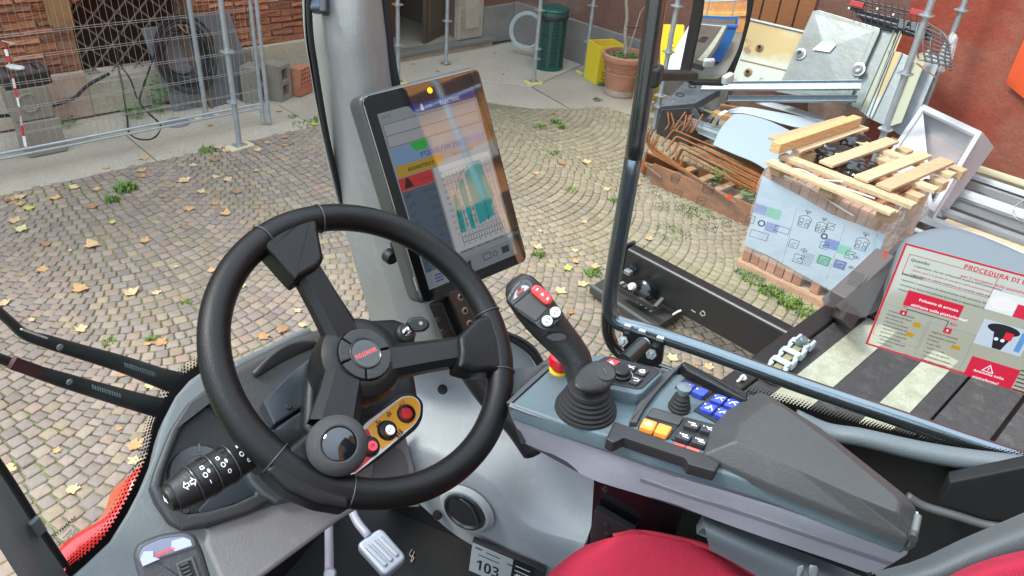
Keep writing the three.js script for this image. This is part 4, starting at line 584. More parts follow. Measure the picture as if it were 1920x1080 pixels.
// comb-like wire clips standing on the tray
{ seed(91); const t = thing('wire_comb', 'row of thin dark wire loops sticking up along the cable tray', 'wire comb'); const N = [[1422, 158, 12], [1431, 160, 7], [1458, 170, 16], [1466, 171, 8], [1480, 173, 14], [1488, 175, 8], [1500, 178, 16], [1508, 180, 8], [1522, 183, 14], [1530, 185, 14], [1538, 187, 8], [1545, 188, 15], [1553, 190, 8], [1568, 194, 15], [1577, 196, 8], [1586, 199, 18], [1595, 202, 10], [1603, 205, 18], [1612, 208, 14]]; for (const [x, y, h] of N) { const a = pY(x, y, .66), e = proj(a)[2], hh = h * e / FOC; const d = SB; obj(t, 'wire_loop', polytube([a.clone(), a.clone().addScaledVector(UP, hh).addScaledVector(SA, .01), a.clone().addScaledVector(UP, hh).addScaledVector(d, .024).addScaledVector(SA, .01), a.clone().addScaledVector(d, .024)], .0032, .006, 5), M(.16, .15, .14, .5)); } }
// white sheets
const whiteS = M(.33, .41, .47, .4, { bumpMap: roughT, bumpScale: .001 }), whiteE = M(.40, .47, .52, .5);
{ const t = thing('white_sheet', 'large bent white sheet lying flat in the middle of the scrap heap', 'sheet'); const Q = (x, y, h) => pY(x, y, h); obj(t, 'sheet', patch([[Q(1376, 213, .48), Q(1400, 215, .5), Q(1440, 226, .5), Q(1492, 250, .47)], [Q(1352, 240, .43), Q(1390, 250, .45), Q(1440, 262, .46), Q(1485, 285, .45)], [Q(1337, 271, .36), Q(1375, 288, .38), Q(1410, 302, .39), Q(1434, 316, .4)]], 14, 20, .004), whiteS); }
{ const t = thing('white_strip', 'curved white strip arching above the large white sheet', 'sheet'); const Q = (x, y, h) => pY(x, y, h); obj(t, 'sheet', patch([[Q(1350, 212, .5), Q(1390, 200, .54), Q(1440, 207, .55), Q(1500, 218, .53), Q(1556, 228, .5)], [Q(1352, 214, .47), Q(1392, 212, .5), Q(1440, 224, .5), Q(1490, 238, .49), Q(1550, 244, .47)]], 8, 26, .004), whiteE); }
{ const t = thing('white_strip', 'narrow white strip tucked below the cable tray', 'sheet'); const Q = (x, y, h) => pY(x, y, h); obj(t, 'sheet', patch([[Q(1412, 188, .5), Q(1470, 196, .5), Q(1552, 222, .5)], [Q(1414, 193, .47), Q(1470, 208, .47), Q(1540, 228, .47)]], 6, 16, .004), whiteE); }
{ const t = thing('bent_strip', 'short bent cream strip standing at the left end of the white sheets', 'sheet'); obj(t, 'sheet', patch([[pY(1332, 236, .36), pY(1346, 214, .5), pY(1360, 206, .53)], [pY(1340, 238, .35), pY(1352, 217, .49), pY(1366, 209, .52)]], 4, 12, .003), M(.7, .62, .5, .6)); }
seed(66); for (let i = 0; i < 6; i++) solo('metal_strip', ['thin pale metal strip, uppermost under the white sheets', 'blue-grey metal strip under the white sheets', 'dull metal strip in the middle of the strip pile', 'narrow bright metal strip near the rusty bars', 'pale aluminium strip beside the rusty bar ends', 'lowest metal strip next to the rusty bars'][i], 'metal strip', bar(pY(1290 + i * 4, 222 + i * 5, .36 - i * .02), pY(1420 + i * 8, 262 + i * 10, .34 - i * .02), .03, .02, UP), [galvB, galv, whiteE][i % 3]);
solo('timber_offcut', 'orange timber offcut showing under the bent white sheet', 'timber', bar(pY(1338, 212, .42), pY(1385, 226, .42), .09, .05, UP, .004), M(.75, .5, .25, .75, { map: woodT }));
solo('timber_offcut', 'thin brown timber offcut behind the black steel case', 'timber', bar(pY(1350, 198, .4), pY(1400, 206, .4), .05, .03, UP, .004), M(.5, .3, .18, .8, { map: woodT }));
// rusty stirrup bars: long runs with upturned hooked ends
{
  seed(101); const rm = M(1, 1, 1, .85, { map: rustT, bumpMap: roughT, bumpScale: .002 }), rm2 = M(1.25, 1.1, 1, .85, { map: rustT });
  for (let i = 0; i < 13; i++) {
    const t = thing('rusty_bar', 'long rusty reinforcing bar with a bent end in the bundle below the white sheet', 'reinforcing bar', 'long rusty bars in the upper bundle');
    const k = i / 12, y = .34 - .012 * (i % 4) , a = pY(1262 + k * 20, 243 + k * 46 - (i % 3) * 3, y), b = pY(1440, 318 + k * 52, y - .02), dir = b.clone().sub(a).normalize(), side = dir.clone().cross(UP).normalize();
    const low = a.clone().addScaledVector(side, -.0).add(V(0, 0, 0));
    obj(t, 'bar', polytube([a.clone().addScaledVector(dir, .02).addScaledVector(side, .17 - .01 * i).setY(y - .12 + .02 * (i % 3)), a.clone().setY(y), b], .0078, .035, 7), i % 2 ? rm : rm2);
  }
  for (let i = 0; i < 11; i++) {
    const t = thing('rusty_stirrup', 'rusty bar with a hooked upturned end beside the black guard upright', 'reinforcing bar', 'rusty hooked bars at the left end of the heap');
    const k = i / 10, y = .2 + .015 * (i % 4), a = pY(1206 + k * 16, 262 + k * 24, y), b = pY(1300 + k * 80, 330 + k * 50, y - .02);
    const h = .1 + rr(0, .09);
    obj(t, 'bar', polytube([a.clone().add(V(rr(-.02, .05), h, rr(-.06, 0))), a, b], .0078, .045, 7), i % 2 ? rm : rm2);
  }
  for (let i = 0; i < 9; i++) {
    const t = thing('rusty_bar_end', 'short rusty bar end sticking out of the dark gap under the black case', 'reinforcing bar', 'short rusty bar ends under the black case'); const x = 1250 + i * 6 + rr(-3, 3), a = pY(x, 246 + rr(-4, 6), .28); obj(t, 'bar', polytube([a, a.clone().add(V(.03, .05, -.02)), a.clone().add(V(rr(-.02, .16), rr(.1, .2), -.08 - rr(0, .1)))], .0078, .02, 7), i % 2 ? rm : rm2);
  }
  for (let i = 0; i < 6; i++) { const t = thing('rusty_hoop', 'flat rusty bar hoop stacked at the near left corner of the rusty tray', 'reinforcing bar', 'flat rusty hoops stacked beside the rusty tray'); const y = .05 + .024 * i, c = (x, z) => pY(x, z, y); obj(t, 'bar', polytube([c(1268, 322 - i), c(1206 + i, 300 - i * 3), c(1202 + i, 322 - i * 3), c(1240, 338 - i)], .0078, .03, 7), i % 2 ? rm : rm2); }
  // rusty tray with timber bearers
  const t = thing('rusty_tray', 'rust-brown steel edged tray with timber bearers and weeds growing inside', 'tray'); const y = .2; const A0 = pY(1226, 306, y), B0 = pY(1428, 392, y), d = B0.clone().sub(A0).normalize(), sd = UP.clone().cross(d).normalize(); if (sd.dot(SA) < 0) sd.negate();
  const wid = .3; obj(t, 'front_plate', bar(A0.clone().setY(y - .1), B0.clone().addScaledVector(d, .2).setY(y - .1), .025, .2, UP, .003), rm); obj(t, 'back_plate', bar(A0.clone().addScaledVector(sd, wid).setY(y - .1), B0.clone().addScaledVector(sd, wid).addScaledVector(d, .2).setY(y - .1), .025, .18, UP, .003), rm); obj(t, 'floor', bar(A0.clone().addScaledVector(sd, wid / 2).setY(.03), B0.clone().addScaledVector(sd, wid / 2).setY(.03), wid, .02), M(.08, .05, .035, .9));
  for (let i = 0; i < 6; i++) obj(t, 'bearer', bar(A0.clone().addScaledVector(d, .22 + i * .2).addScaledVector(sd, .015).setY(y - .045), A0.clone().addScaledVector(d, .25 + i * .2).addScaledVector(sd, wid - .02).setY(y - .03), .07, .03, UP, .004), M(.62, .5, .38, .85, { map: woodT }));
  weed('bright green weed growing inside the rusty tray, the left one', A0.clone().addScaledVector(d, .56).addScaledVector(sd, .18).setY(.14), .05, .24, 26, .05, 51);
  weed('bright green weed growing inside the rusty tray, the right one', A0.clone().addScaledVector(d, .86).addScaledVector(sd, .14).setY(.12), .07, .22, 30, .05, 52);
}
// ---------- wrapped pack of bricks with a pallet on top ----------
const timber = [[1, .95, .86], [1.1, 1.03, .92], [.92, .82, .7], [1.05, .9, .7]].map(c => M(c[0] * .95, c[1] * .95, c[2] * .95, .8, { map: woodT, bumpMap: roughT, bumpScale: .002 }));
{
  const a0 = 4.72, a1 = 5.5, b0 = -2.2, b1 = -1.37, base = .06, top = .8;
  const p = thing('brick_pack', 'shrink-wrapped pack of orange bricks with a pale blue sheet on its front', 'pack of bricks');
  seed(111); const g = uvBox(nonIdx(new RoundedBoxGeometry(.11, .055, .23, 1, .004))), bm = [[.62, .33, .2], [.56, .27, .155], [.66, .37, .23], [.5, .23, .13]].map(c => M(c[0], c[1], c[2], .85, { map: brickT, bumpMap: roughT, bumpScale: .002 }));
  const gs = uvBox(nonIdx(new RoundedBoxGeometry(.225, .11, .062, 1, .004)));
  // shell of bricks: front rows (end-on) and top layer
  obj(p, 'brick_core', obox(site((a0 + a1) / 2, (b0 + b1) / 2, (base + top) / 2 - .02), SA, UP, SB, a1 - a0 - .24, top - base - .12, b1 - b0 - .24), bm[3]);
  const nb = 12; for (let r = 0; r < 6; r++) for (let i = 0; i < nb; i++) { if (rnd() < .1 && r < 2) continue; const m = raw(p, 'brick', gs, bm[Math.floor(rnd() * 4)]); m.position.copy(site(a0 + .115 + rr(-.006, .008), b0 + .035 + i * (b1 - b0 - .07) / (nb - 1), base + .06 + r * .121)); m.quaternion.setFromRotationMatrix(basis(V(0, 0, 0), SA, UP, SB)); }
  for (let i = 0; i < 3; i++) for (let r = 0; r < 6; r++) { const m = raw(p, 'brick', gs, bm[Math.floor(rnd() * 4)]); m.position.copy(site(a0 + .34 + i * .235, b1 - .04 + rr(-.004, .006), base + .06 + r * .121)); m.quaternion.setFromRotationMatrix(basis(V(0, 0, 0), SA, UP, SB)); }
  for (let i = 0; i < nb; i++) for (let k = 1; k < 3; k++) { const m = raw(p, 'brick', gs, bm[Math.floor(rnd() * 4)]); m.position.copy(site(a0 + .115 + k * .235, b0 + .035 + i * (b1 - b0 - .07) / (nb - 1), base + .06 + 5 * .121)); m.quaternion.setFromRotationMatrix(basis(V(0, 0, 0), SA, UP, SB)); }
  const ff = frame(site(a0 - .006, 0, 0), SA.clone().negate()); 
  obj(p, 'blue_sheet', slab(ff, [[1430, 330], [1480, 356], [1560, 402], [1660, 440], [1640, 500], [1600, 560], [1560, 545], [1500, 512], [1440, 478], [1396, 460]].map(q => ff.px(...q)), .003, 0, .004), M(.36, .51, .66, .5, { bumpMap: roughT, bumpScale: .002 }));
  // film
  const film = PM(.9, .87, .84, .25, { transparent: true, opacity: .22, bumpMap: rep(scratchT, .3), bumpScale: .012, side: THREE.DoubleSide }); seed(13);
  const wob = (a, b, y) => site(a + rr(-.012, .004), b + rr(-.004, .014), y);
  const rowsF = []; for (let r = 0; r < 7; r++) rowsF.push(Array.from({ length: 14 }, (_, i) => wob(a0 - .018 + (r === 0 ? .03 : 0), b0 - .012 + (b1 - b0 + .024) * i / 13, top + .012 - r * .11)));
  const rowsR = []; for (let r = 0; r < 7; r++) rowsR.push(Array.from({ length: 12 }, (_, i) => wob(a0 - .012 + (a1 - a0 + .02) * i / 11, b1 + .016 + (r === 0 ? -.02 : 0) + rr(0, .045), top + .012 - r * .11)));
  obj(p, 'shrink_film', patch(rowsF, 30, 40), film); obj(p, 'shrink_film', patch(rowsR, 40, 50), PM(.92, .88, .86, .25, { transparent: true, opacity: .6, bumpMap: rep(scratchT, .2), bumpScale: .05, side: THREE.DoubleSide }));
  const wr = PM(.92, .9, .88, .25, { transparent: true, opacity: .55 });
  for (const q of [[[1450, 300], [1500, 322], [1560, 345], [1640, 372]], [[1470, 330], [1520, 352], [1560, 380], [1600, 405]], [[1455, 318], [1500, 318], [1540, 336], [1580, 340]]]) obj(p, 'film_crease', tube(q.map(([x, y]) => { const w = pA(x, y, a0 - .024); return w; }), .006, 24, 5), wr);
  const pm = timber[1];
  const pal = thing('shipping_pallet', 'wooden pallet on the ground under the wrapped pack of bricks', 'pallet');
  for (let i = 0; i < 3; i++) { const b = b0 + .06 + i * (b1 - b0 - .12) / 2; obj(pal, 'stringer', obox(site((a0 + a1) / 2, b, .022), SA, UP, SB, a1 - a0, .04, .08, .005), pm); }
  for (let i = 0; i < 5; i++) obj(pal, 'deck_board', obox(site(a0 + .05 + i * (a1 - a0 - .1) / 4, (b0 + b1) / 2, .05), SA, UP, SB, .1, .022, b1 - b0 + .04, .003), timber[i % 4]);
  obj(pal, 'front_board', obox(site(a0 - .012, (b0 + b1) / 2, .03), SA, UP, SB, .02, .05, b1 - b0 + .03, .003), M(.66, .38, .24, .85, { map: brickT }));
  // upper pallet: boards on bearers, laid askew
  const t = thing('wooden_pallet', 'weathered wooden pallet lying askew on top of the wrapped bricks', 'pallet'), y = .93;
  const FL = pY(1448, 300, .9), FR = pY(1672, 392, .9), e1 = FR.clone().sub(FL).normalize(), BL = pY(1612, 232, .9), e2 = BL.clone().sub(FL).normalize(), L1 = FR.distanceTo(FL), L2 = 1.22;
  const P = (u, v, h) => FL.clone().addScaledVector(e1, u).addScaledVector(e2, v).setY(h);
  const bd = (nm, px, h, th, m, w) => { const a = pY(px[0], px[1], h), b = pY(px[2], px[3], h); obj(t, nm, bar(a, b, w, th, UP, .004), m); };
  // bearers run along e1 (left-right), boards along e2
  for (const [v, w] of [[.02, .1], [.42, .1], [.82, .1], [1.16, .1]]) { for (const u of [.03, L1 / 2, L1 - .03]) obj(t, 'block', obox(P(u, v + .03, .835), e1, UP, e1.clone().cross(UP), .1, .07, .09, .004), timber[2]); }
  obj(t, 'front_bearer', bar(P(-.02, -.01, .882), P(L1 + .02, -.01, .882), .075, .024, UP, .003), timber[1]);
  obj(t, 'bearer', bar(P(-.02, .16, .888), P(L1 + .06, .2, .888), .085, .03, UP, .003), timber[0]); obj(t, 'bearer', bar(P(-.02, .55, .888), P(L1 + .05, .58, .888), .085, .03, UP, .003), timber[1]); obj(t, 'bearer', bar(P(-.02, .92, .888), P(L1 + .02, .95, .888), .085, .03, UP, .003), timber[0]);
  bd('deck_board', [1490, 282, 1618, 238], .92, .022, timber[1], .1); bd('deck_board', [1548, 308, 1673, 263], .92, .022, timber[0], .105); bd('deck_board', [1614, 336, 1735, 289], .92, .022, timber[1], .1); bd('deck_board', [1656, 352, 1776, 301], .92, .022, timber[2], .105); bd('deck_board', [1450, 262, 1590, 222], .91, .02, timber[2], .09);
  solo('timber_beam', 'square yellow timber beam lying across the left edge of the upper pallet', 'timber', bar(pY(1453, 277, .97), pY(1606, 226, .97), .075, .075, UP, .006), M(1.1, .9, .62, .75, { map: woodT }));
  // black bags
  const bag = (label, c, s, sd) => { seed(sd); const g = new THREE.IcosahedronGeometry(1, 5), q = g.attributes.position; for (let i = 0; i < q.count; i++) { const v = V(q.getX(i), q.getY(i), q.getZ(i)), n = fbm((Math.atan2(v.z, v.x) / 6.283 + 1) % 1, (v.y * .49 + .5), 7, 4, sd), r = Math.abs(fbm((v.x * .5 + .5) * .99, (v.z * .5 + .5) * .99, 9, 3, sd + 3) - .5); const k = .72 + .35 * n - .55 * r; q.setXYZ(i, v.x * k * s[0], v.y * k * s[1], v.z * k * s[2]); } g.computeVertexNormals(); g.translate(c.x, c.y, c.z); solo('black_bag', label, 'bag', g, PM(.012, .012, .014, .22, { clearcoat: .4, clearcoatRoughness: .15 })); };
  bag('crumpled black plastic bag in the left gap of the upper pallet', pY(1562, 291, .855), [.17, .095, .13], 31); bag('crumpled black plastic bag in the back gap of the upper pallet', pY(1602, 271, .855), [.15, .09, .12], 32); bag('crumpled black plastic bag in the middle front gap of the upper pallet', pY(1609, 319, .855), [.17, .095, .13], 33);
}
// ---------- open grey cabinet and aluminium profiles ----------
{
  const P = [pY(1730, 194, .86), pY(1842, 247, .82), pY(1752, 397, .5), pY(1640, 326, .54)];
  const { f } = plate(P, .01), q = P.map(p => { const d = p.clone().sub(f.c); return [d.dot(f.x), d.dot(f.y)]; }); const cen = [0, 1].map(k => q.reduce((s, p) => s + p[k], 0) / 4), sh = (k, w) => q.map(p => [cen[0] + (p[0] - cen[0]) * k, cen[1] + (p[1] - cen[1]) * k]);
  const m = M(.60, .64, .67, .35, { metalness: .25 }), t = thing('metal_cabinet', 'open empty light grey metal cabinet lying tilted against the red wall', 'cabinet'), D = .22;
  obj(t, 'front_frame', slab(f, sh(1), .025, .004, 0, 0, [sh(.86)]), m);
  obj(t, 'shell', slab(f, sh(1.0), D, .004, -.022, 0, [sh(.97)]), m); obj(t, 'outer_fold', slab(f, sh(1.05), .05, .006, -.07, 0, [sh(.99)]), m);
  obj(t, 'back', slab(f, sh(.99), .012, 0, -D - .005), M(.5, .42, .42, .3, { metalness: .3 }));
  obj(t, 'side_face', plate([pY(1844, 249, .81), pY(1864, 276, .68), pY(1768, 408, .38), pY(1753, 398, .49)], .012, .002).g, M(.42, .47, .50, .4, { metalness: .3 })); const e = sh(.84); for (const [i, j] of [[0, 3], [1, 2]]) { const a = f.at(...e[i], -.03), b = f.at(...e[j], -.03); const rail = []; for (let k = 0; k < 24; k++) rail.push(obox(a.clone().lerp(b, (k + .5) / 24), f.x, f.y, f.z, .02, .009, .012)); const r = obj(t, 'toothed_rail', rail, zinc); r.userData.kind = 'stuff'; obj(t, 'rail', bar(a.clone().addScaledVector(f.z, -.02), b.clone().addScaledVector(f.z, -.02), .03, .01, f.z), galv); }
  seed(121); const L = ['cream', 'white', 'pale grey', 'bright aluminium', 'dull aluminium', 'white ribbed'];
  const ms = [M(.75, .70, .5, .5), M(.74, .76, .76, .4), M(.5, .53, .55, .4, { metalness: .5 }), M(.72, .74, .76, .28, { metalness: .7 }), M(.38, .41, .43, .4, { metalness: .6 }), M(.7, .73, .75, .4)];
  for (let i = 0; i < 22; i++) {
    const k = i / 21, t2 = thing('metal_profile', L[i < 3 ? 0 : 1 + i % 5] + ' long metal profile, ' + ['wall-side', 'second', 'third', 'fourth', 'fifth', 'sixth', 'seventh', 'eighth', 'ninth', 'tenth', 'eleventh', 'twelfth', 'thirteenth', 'fourteenth', 'fifteenth', 'sixteenth', 'seventeenth', 'eighteenth', 'nineteenth', 'twentieth', 'twenty-first', 'last'][i] + ' from the red wall', 'metal profile', (i < 3 ? 'cream' : L[1 + i % 5]) + ' profiles stacked along the red wall');
    const a = 7.42 - k * 1.75, y = .32 + .06 * Math.sin(i * 2.1) + .03 * (i % 3), w = rr(.035, .085), b0 = -2.2 + rr(-.1, .3), h = rr(.02, .05), sk = rr(-.05, .05);
    obj(t2, 'web', bar(site(a, b0, y), site(a + sk, 2.2, y), w, .006, UP), ms[i < 3 ? 0 : 1 + i % 5]); obj(t2, 'flange', bar(site(a - w / 2, b0, y + h / 2), site(a - w / 2 + sk, 2.2, y + h / 2), .004, h, UP), ms[i < 3 ? 0 : 1 + i % 5]); obj(t2, 'flange', bar(site(a + w / 2, b0, y + h / 2), site(a + w / 2 + sk, 2.2, y + h / 2), .004, h, UP), ms[i < 3 ? 0 : 1 + i % 5]);
  }
  solo('profile_support', 'dark bundle of timber packing under the stacked metal profiles', 'timber', [bar(site(5.5, -1.2, .12), site(7.5, -1.2, .12), .12, .22), bar(site(5.5, .4, .12), site(7.5, .4, .12), .12, .22)], M(.12, .1, .08, .9));
  solo('wooden_plank', 'rough tan wooden plank lying in front of the metal profiles', 'plank', bar(pY(1768, 418, .4), pY(1990, 500, .4), .14, .035, UP, .004), M(1.0, .95, .86, .85, { map: rep(woodT, .7), bumpMap: roughT, bumpScale: .004 }));
  solo('rope_loop', 'thin pale wire loop lying over the metal profiles', 'wire', tube([pY(1925, 372, .45), pY(1905, 385, .45), pY(1898, 400, .45), pY(1908, 412, .44)], .004, 20, 5), M(.5, .5, .48, .5));
}
// ---------- fallen leaves ----------
{
  const shapeLeaf = sd => { seed(sd); const pts = [], n = 5; for (let i = 0; i < 20; i++) { const q = -Math.PI / 2 + .35 + (i / 19) * (Math.PI * 2 - .7), lobe = Math.abs(Math.cos((q - Math.PI / 2) * 2.5)); const r = (.56 + .44 * Math.pow(lobe, .8)) * (.75 + .3 * Math.sin(Math.max(0, q) * .5 + .8)) * rr(.74, 1.1); pts.push([Math.cos(q) * r, Math.sin(q) * r]); } pts.push([.03, -.5], [-.03, -.5]); const g = new THREE.ExtrudeGeometry(shapeOf(pts), { depth: .02, bevelEnabled: false }), p = g.attributes.position; const c1 = rr(.15, .5), c2 = rr(.1, .45), tw = rr(-.3, .3); for (let i = 0; i < p.count; i++) { const x = p.getX(i), y = p.getY(i); p.setZ(i, p.getZ(i) + c1 * x * x + c2 * y * y * .7 + tw * x * y + .1 * Math.sin(x * 6) * Math.sin(y * 5)); } g.computeVertexNormals(); g.rotateX(-Math.PI / 2); g.computeBoundingBox(); g.translate(0, -g.boundingBox.min.y, 0); return uvBox(nonIdx(g)); };
  const gs = [1, 2, 3, 4, 5, 6].map(i => shapeLeaf(500 + i)), lt = tex(128, (u, v) => { const n = fbm(u, v, 6, 4, 301); return mix([.75, .62, .5], [1, 1, 1], n); }, .8);
  const cs = [[.56, .35, .17], [.60, .41, .23], [.46, .27, .13], [.64, .48, .29], [.38, .21, .11], [.50, .52, .14], [.60, .60, .30]].map(c => M(c[0] * 1.05, c[1] * 1.05, c[2] * 1.05, .75, { map: lt }));
  const Lf = [[16, 375], [25, 372], [38, 369], [38, 382], [104, 371], [180, 355], [139, 352], [172, 387, 1.2], [266, 320], [269, 331], [270, 297], [364, 310], [404, 300, 1.2], [346, 339, 1.3], [405, 332], [427, 337], [376, 359], [445, 360], [402, 381], [355, 392], [422, 401], [304, 369, .6], [316, 344, .6], [200, 315, .6], [26, 414], [422, 282], [394, 235, .8], [55, 390, 1.2, 5], [42, 431, 1.4, 6], [212, 417, .8, 5], [87, 457], [172, 460, 1.2], [273, 451, 1.1], [78, 506], [150, 542, 1.3], [245, 548, 1.4, 3], [293, 549, .7], [343, 562, .7], [152, 617, 1.1], [300, 642, 1.1], [278, 644, .7], [230, 702, .7], [398, 507, .8], [453, 537, .7, 6], [493, 632], [530, 618], [517, 497, .7], [567, 610, .8], [7, 568], [558, 582, .7], [13, 880, 1.1], [223, 803, .55], [255, 835, 1.0, 0], [252, 863, .9, 3], [108, 845, .5], [137, 918, .7, 3], [283, 723, .9, 6], [1053, 307, 1, 4], [1099, 305, 1.2, 3], [1005, 325], [1137, 354], [1194, 344], [1007, 463], [1078, 490, .8], [1115, 500, 1.2], [1050, 546, 1.2, 3], [1092, 532, 1.1], [1096, 416, .8, 3], [1217, 448, .8], [1040, 213, .6], [1012, 433, .6], [523, 208, .9], [535, 257, 1.0], [533, 273, .9], [500, 268, .8], [590, 233, 1.3, 5], [483, 282, .9], [410, 277, .8], [1260, 672, 1.1, 6], [1330, 688, 1], [1105, 705, 1], [1063, 503, .9, 5], [1078, 470, .7, 6], [1220, 580, .7], [775, 120, .6, 4], [927, 100, .6, 4], [943, 139, .5, 4], [965, 95, .5], [1300, 690, .8], [820, 134, .6, 4], [1070, 585, .8], [480, 320, .6], [60, 600, .5], [330, 500, .4, 6], [130, 470, .4]];
  const tone = ['orange', 'light orange', 'rust-coloured', 'pale tan', 'brown', 'yellow-green', 'pale yellow'];
  seed(131); Lf.forEach(([x, y, k = 1, c], i) => { const m = raw(scene, 'x', gs[Math.floor(rnd() * 6)], null); const ci = c ?? Math.floor(rnd() * 5); m.material = cs[ci]; m.name = numbered('fallen_leaf'); m.position.copy(pY(x, y, .016)); const s = k * rr(.038, .05); m.scale.set(s, s * rr(.7, 1.2), s); m.rotation.y = rnd() * 6.28; const reg = y < 300 && x < 640 ? 'on the pavement edge below the fence' : x < 120 ? (y > 700 ? 'at the lower left under the wipers' : 'near the left picture edge') : x < 260 ? (y > 560 ? 'just above the upper wiper arm' : 'on the cobbles in the left middle') : x < 380 ? (y > 480 ? 'left of the steering wheel rim' : 'below the pavement kerb at the left') : x < 480 ? (y > 430 ? 'seen through the left of the wheel' : 'near the fence post foot') : x < 650 ? 'seen through the wheel spokes' : y < 150 ? 'on the apron before the door' : y < 340 ? 'between screen and guard, far part' : y < 470 ? 'between screen and guard, middle' : y < 600 ? 'above the joystick' : 'below the guard bracket'; tag(m, (k > 1.05 ? 'large ' : k < .75 ? 'small ' : '') + tone[ci] + ' fallen leaf ' + reg, 'leaf', tone[ci] + ' leaves scattered on the paving'); });
}
// ================= MACHINE OUTSIDE THE CAB =================
const deckM = M(1, 1, 1, .75, { map: rep(deckT, .22), bumpMap: rep(roughT, .15), bumpScale: .004 }), blackPaint = PM(.012, .0125, .014, .38, { clearcoat: .4, clearcoatRoughness: .3, bumpMap: roughT, bumpScale: .0008 }), stripeM = M(.41, .425, .335, .85, { map: rep(brickT, .35), bumpMap: roughT, bumpScale: .001 });
{
  const t = thing('machine_deck', 'black anti-slip machine deck with two broad cream stripes outside the right window', 'deck'), y = 1.0;
  const plate_ = (a0, a1, b0, b1, h = 0) => obox(site((a0 + a1) / 2, (b0 + b1) / 2, y - .02 + h), SA, UP, SB, a1 - a0, .04, b1 - b0, .004);
  obj(t, 'deck_plate', plate_(1.4, 3.13, -.885, -.345), deckM); obj(t, 'deck_plate', plate_(1.4, 3.13, -.335, -.155, .004), M(1.2, 1.2, 1.2, .8, { map: rep(deckT, .22), bumpMap: rep(roughT, .2), bumpScale: .008 })); obj(t, 'deck_plate', plate_(1.4, 3.9, -.14, 1.2), M(1.5, 1.5, 1.5, .8, { map: rep(deckT, .22), bumpMap: rep(roughT, .2), bumpScale: .008 })); obj(t, 'deck_plate', plate_(3.14, 3.9, -.885, -.155), M(.6, .5, .5, .6, { map: deckT }));
  obj(t, 'edge_kerb', obox(site(2.3, -.93, y - .02), SA, UP, SB, 1.7, .07, .085, .008), blackPaint);
  obj(t, 'anti_slip_stripe', obox(site(2.26, -.735, y + .002), SA, UP, SB, 1.72, .004, .13), stripeM); obj(t, 'anti_slip_stripe', obox(site(2.26, -.46, y + .002), SA, UP, SB, 1.72, .004, .1), stripeM); obj(t, 'anti_slip_stripe', obox(site(3.5, -.76, y + .002), SA, UP, SB, .7, .004, .12), stripeM);
  obj(t, 'side_skirt', obox(site(2.6, .1, y - .16), SA, UP, SB, 2.4, .24, 2), blackPaint);
}
{
  const t = thing('outrigger', 'long black steel outrigger beam crossing the yard outside the right window', 'outrigger');
  obj(t, 'beam', obox(site(3.63, -1.62, .3), SA, UP, SB, .1, .26, 1.68, .022), blackPaint);
  obj(t, 'end_plate', obox(site(3.63, -2.47, .3), SA, UP, SB, .12, .28, .02, .004), blackPaint);
  obj(t, 'stencil_mark', [tube([[1313, 586], [1316, 592], [1322, 590], [1318, 583], [1312, 588]].map(q => pA(...q, 3.577)), .003, 16, 5), bar(pA(1296, 581, 3.577), pA(1304, 586, 3.577), .004, .004)], M(.4, .4, .4, .7));
  const f = t, pad = thing('grip_step', 'dirty grey ribbed step plate on the ground end of the black outrigger', 'step'), yy = .1, Q = [[1107, 537], [1170, 500], [1290, 575], [1226, 617]].map(q => pY(...q, yy)); const { f: pf, g } = plate(Q, .05, .006); obj(pad, 'plate', g, M(.17, .18, .185, .8, { map: concT, bumpMap: roughT, bumpScale: .006 }));
  for (let i = 0; i < 9; i++) { const a = pY(1154 + i * 8, 536 + i * 6, yy + .004), b = pY(1172 + i * 8, 528 + i * 6, yy + .004); obj(pad, 'grip_rib', bar(a, b, .018, .008, UP, .002), M(.42, .42, .36, .8, { map: brickT })); }
  obj(pad, 'edge_rib', bar(pY(1107, 539, yy - .02), pY(1226, 619, yy - .02), .02, .06, UP, .006), M(.11, .115, .12, .8));
  const lamp = thing('marker_lamp', 'round marker lamp with red lens and white bolt on the outrigger end', 'lamp'); const lc = pA(1204, 545, 3.5), ax = SA.clone().negate().addScaledVector(UP, .35).normalize();
  obj(lamp, 'housing', lathe(lc, ax, [[0, -.06], [.075, -.06], [.08, -.02], [.07, .015], [.05, .03], [0, .034]], 28), blackGloss); obj(lamp, 'red_lens', lathe(lc.clone().addScaledVector(UP, -.012), ax, [[.055, .0], [.062, .02], [.05, .032], [.0, .03]], 28), PM(.35, .01, .015, .2, { clearcoat: .5 })); obj(lamp, 'bolt', lathe(pA(1184, 537, 3.42), ax, [[0, .012], [.02, .012], [.024, 0], [.024, -.02]], 16), M(.75, .77, .78, .4));
  obj(lamp, 'bracket', [bar(pA(1160, 540, 3.47), pA(1228, 578, 3.43), .03, .035, UP, .006), bar(pA(1228, 577, 3.43), pA(1244, 560, 3.5), .03, .035, UP, .006), bar(pA(1165, 520, 3.52), pA(1190, 500, 3.55), .04, .05, UP, .006)], blackPaint); obj(lamp, 'wire', tube([pA(1262, 590, 3.5), pA(1270, 585, 3.5), pA(1277, 582, 3.52)], .007, 10, 6), M(.7, .7, .66, .5)); obj(lamp, 'fitting', obox(pA(1178, 510, 3.5), SA, UP, SB, .04, .03, .05, .006), galvDark);
}
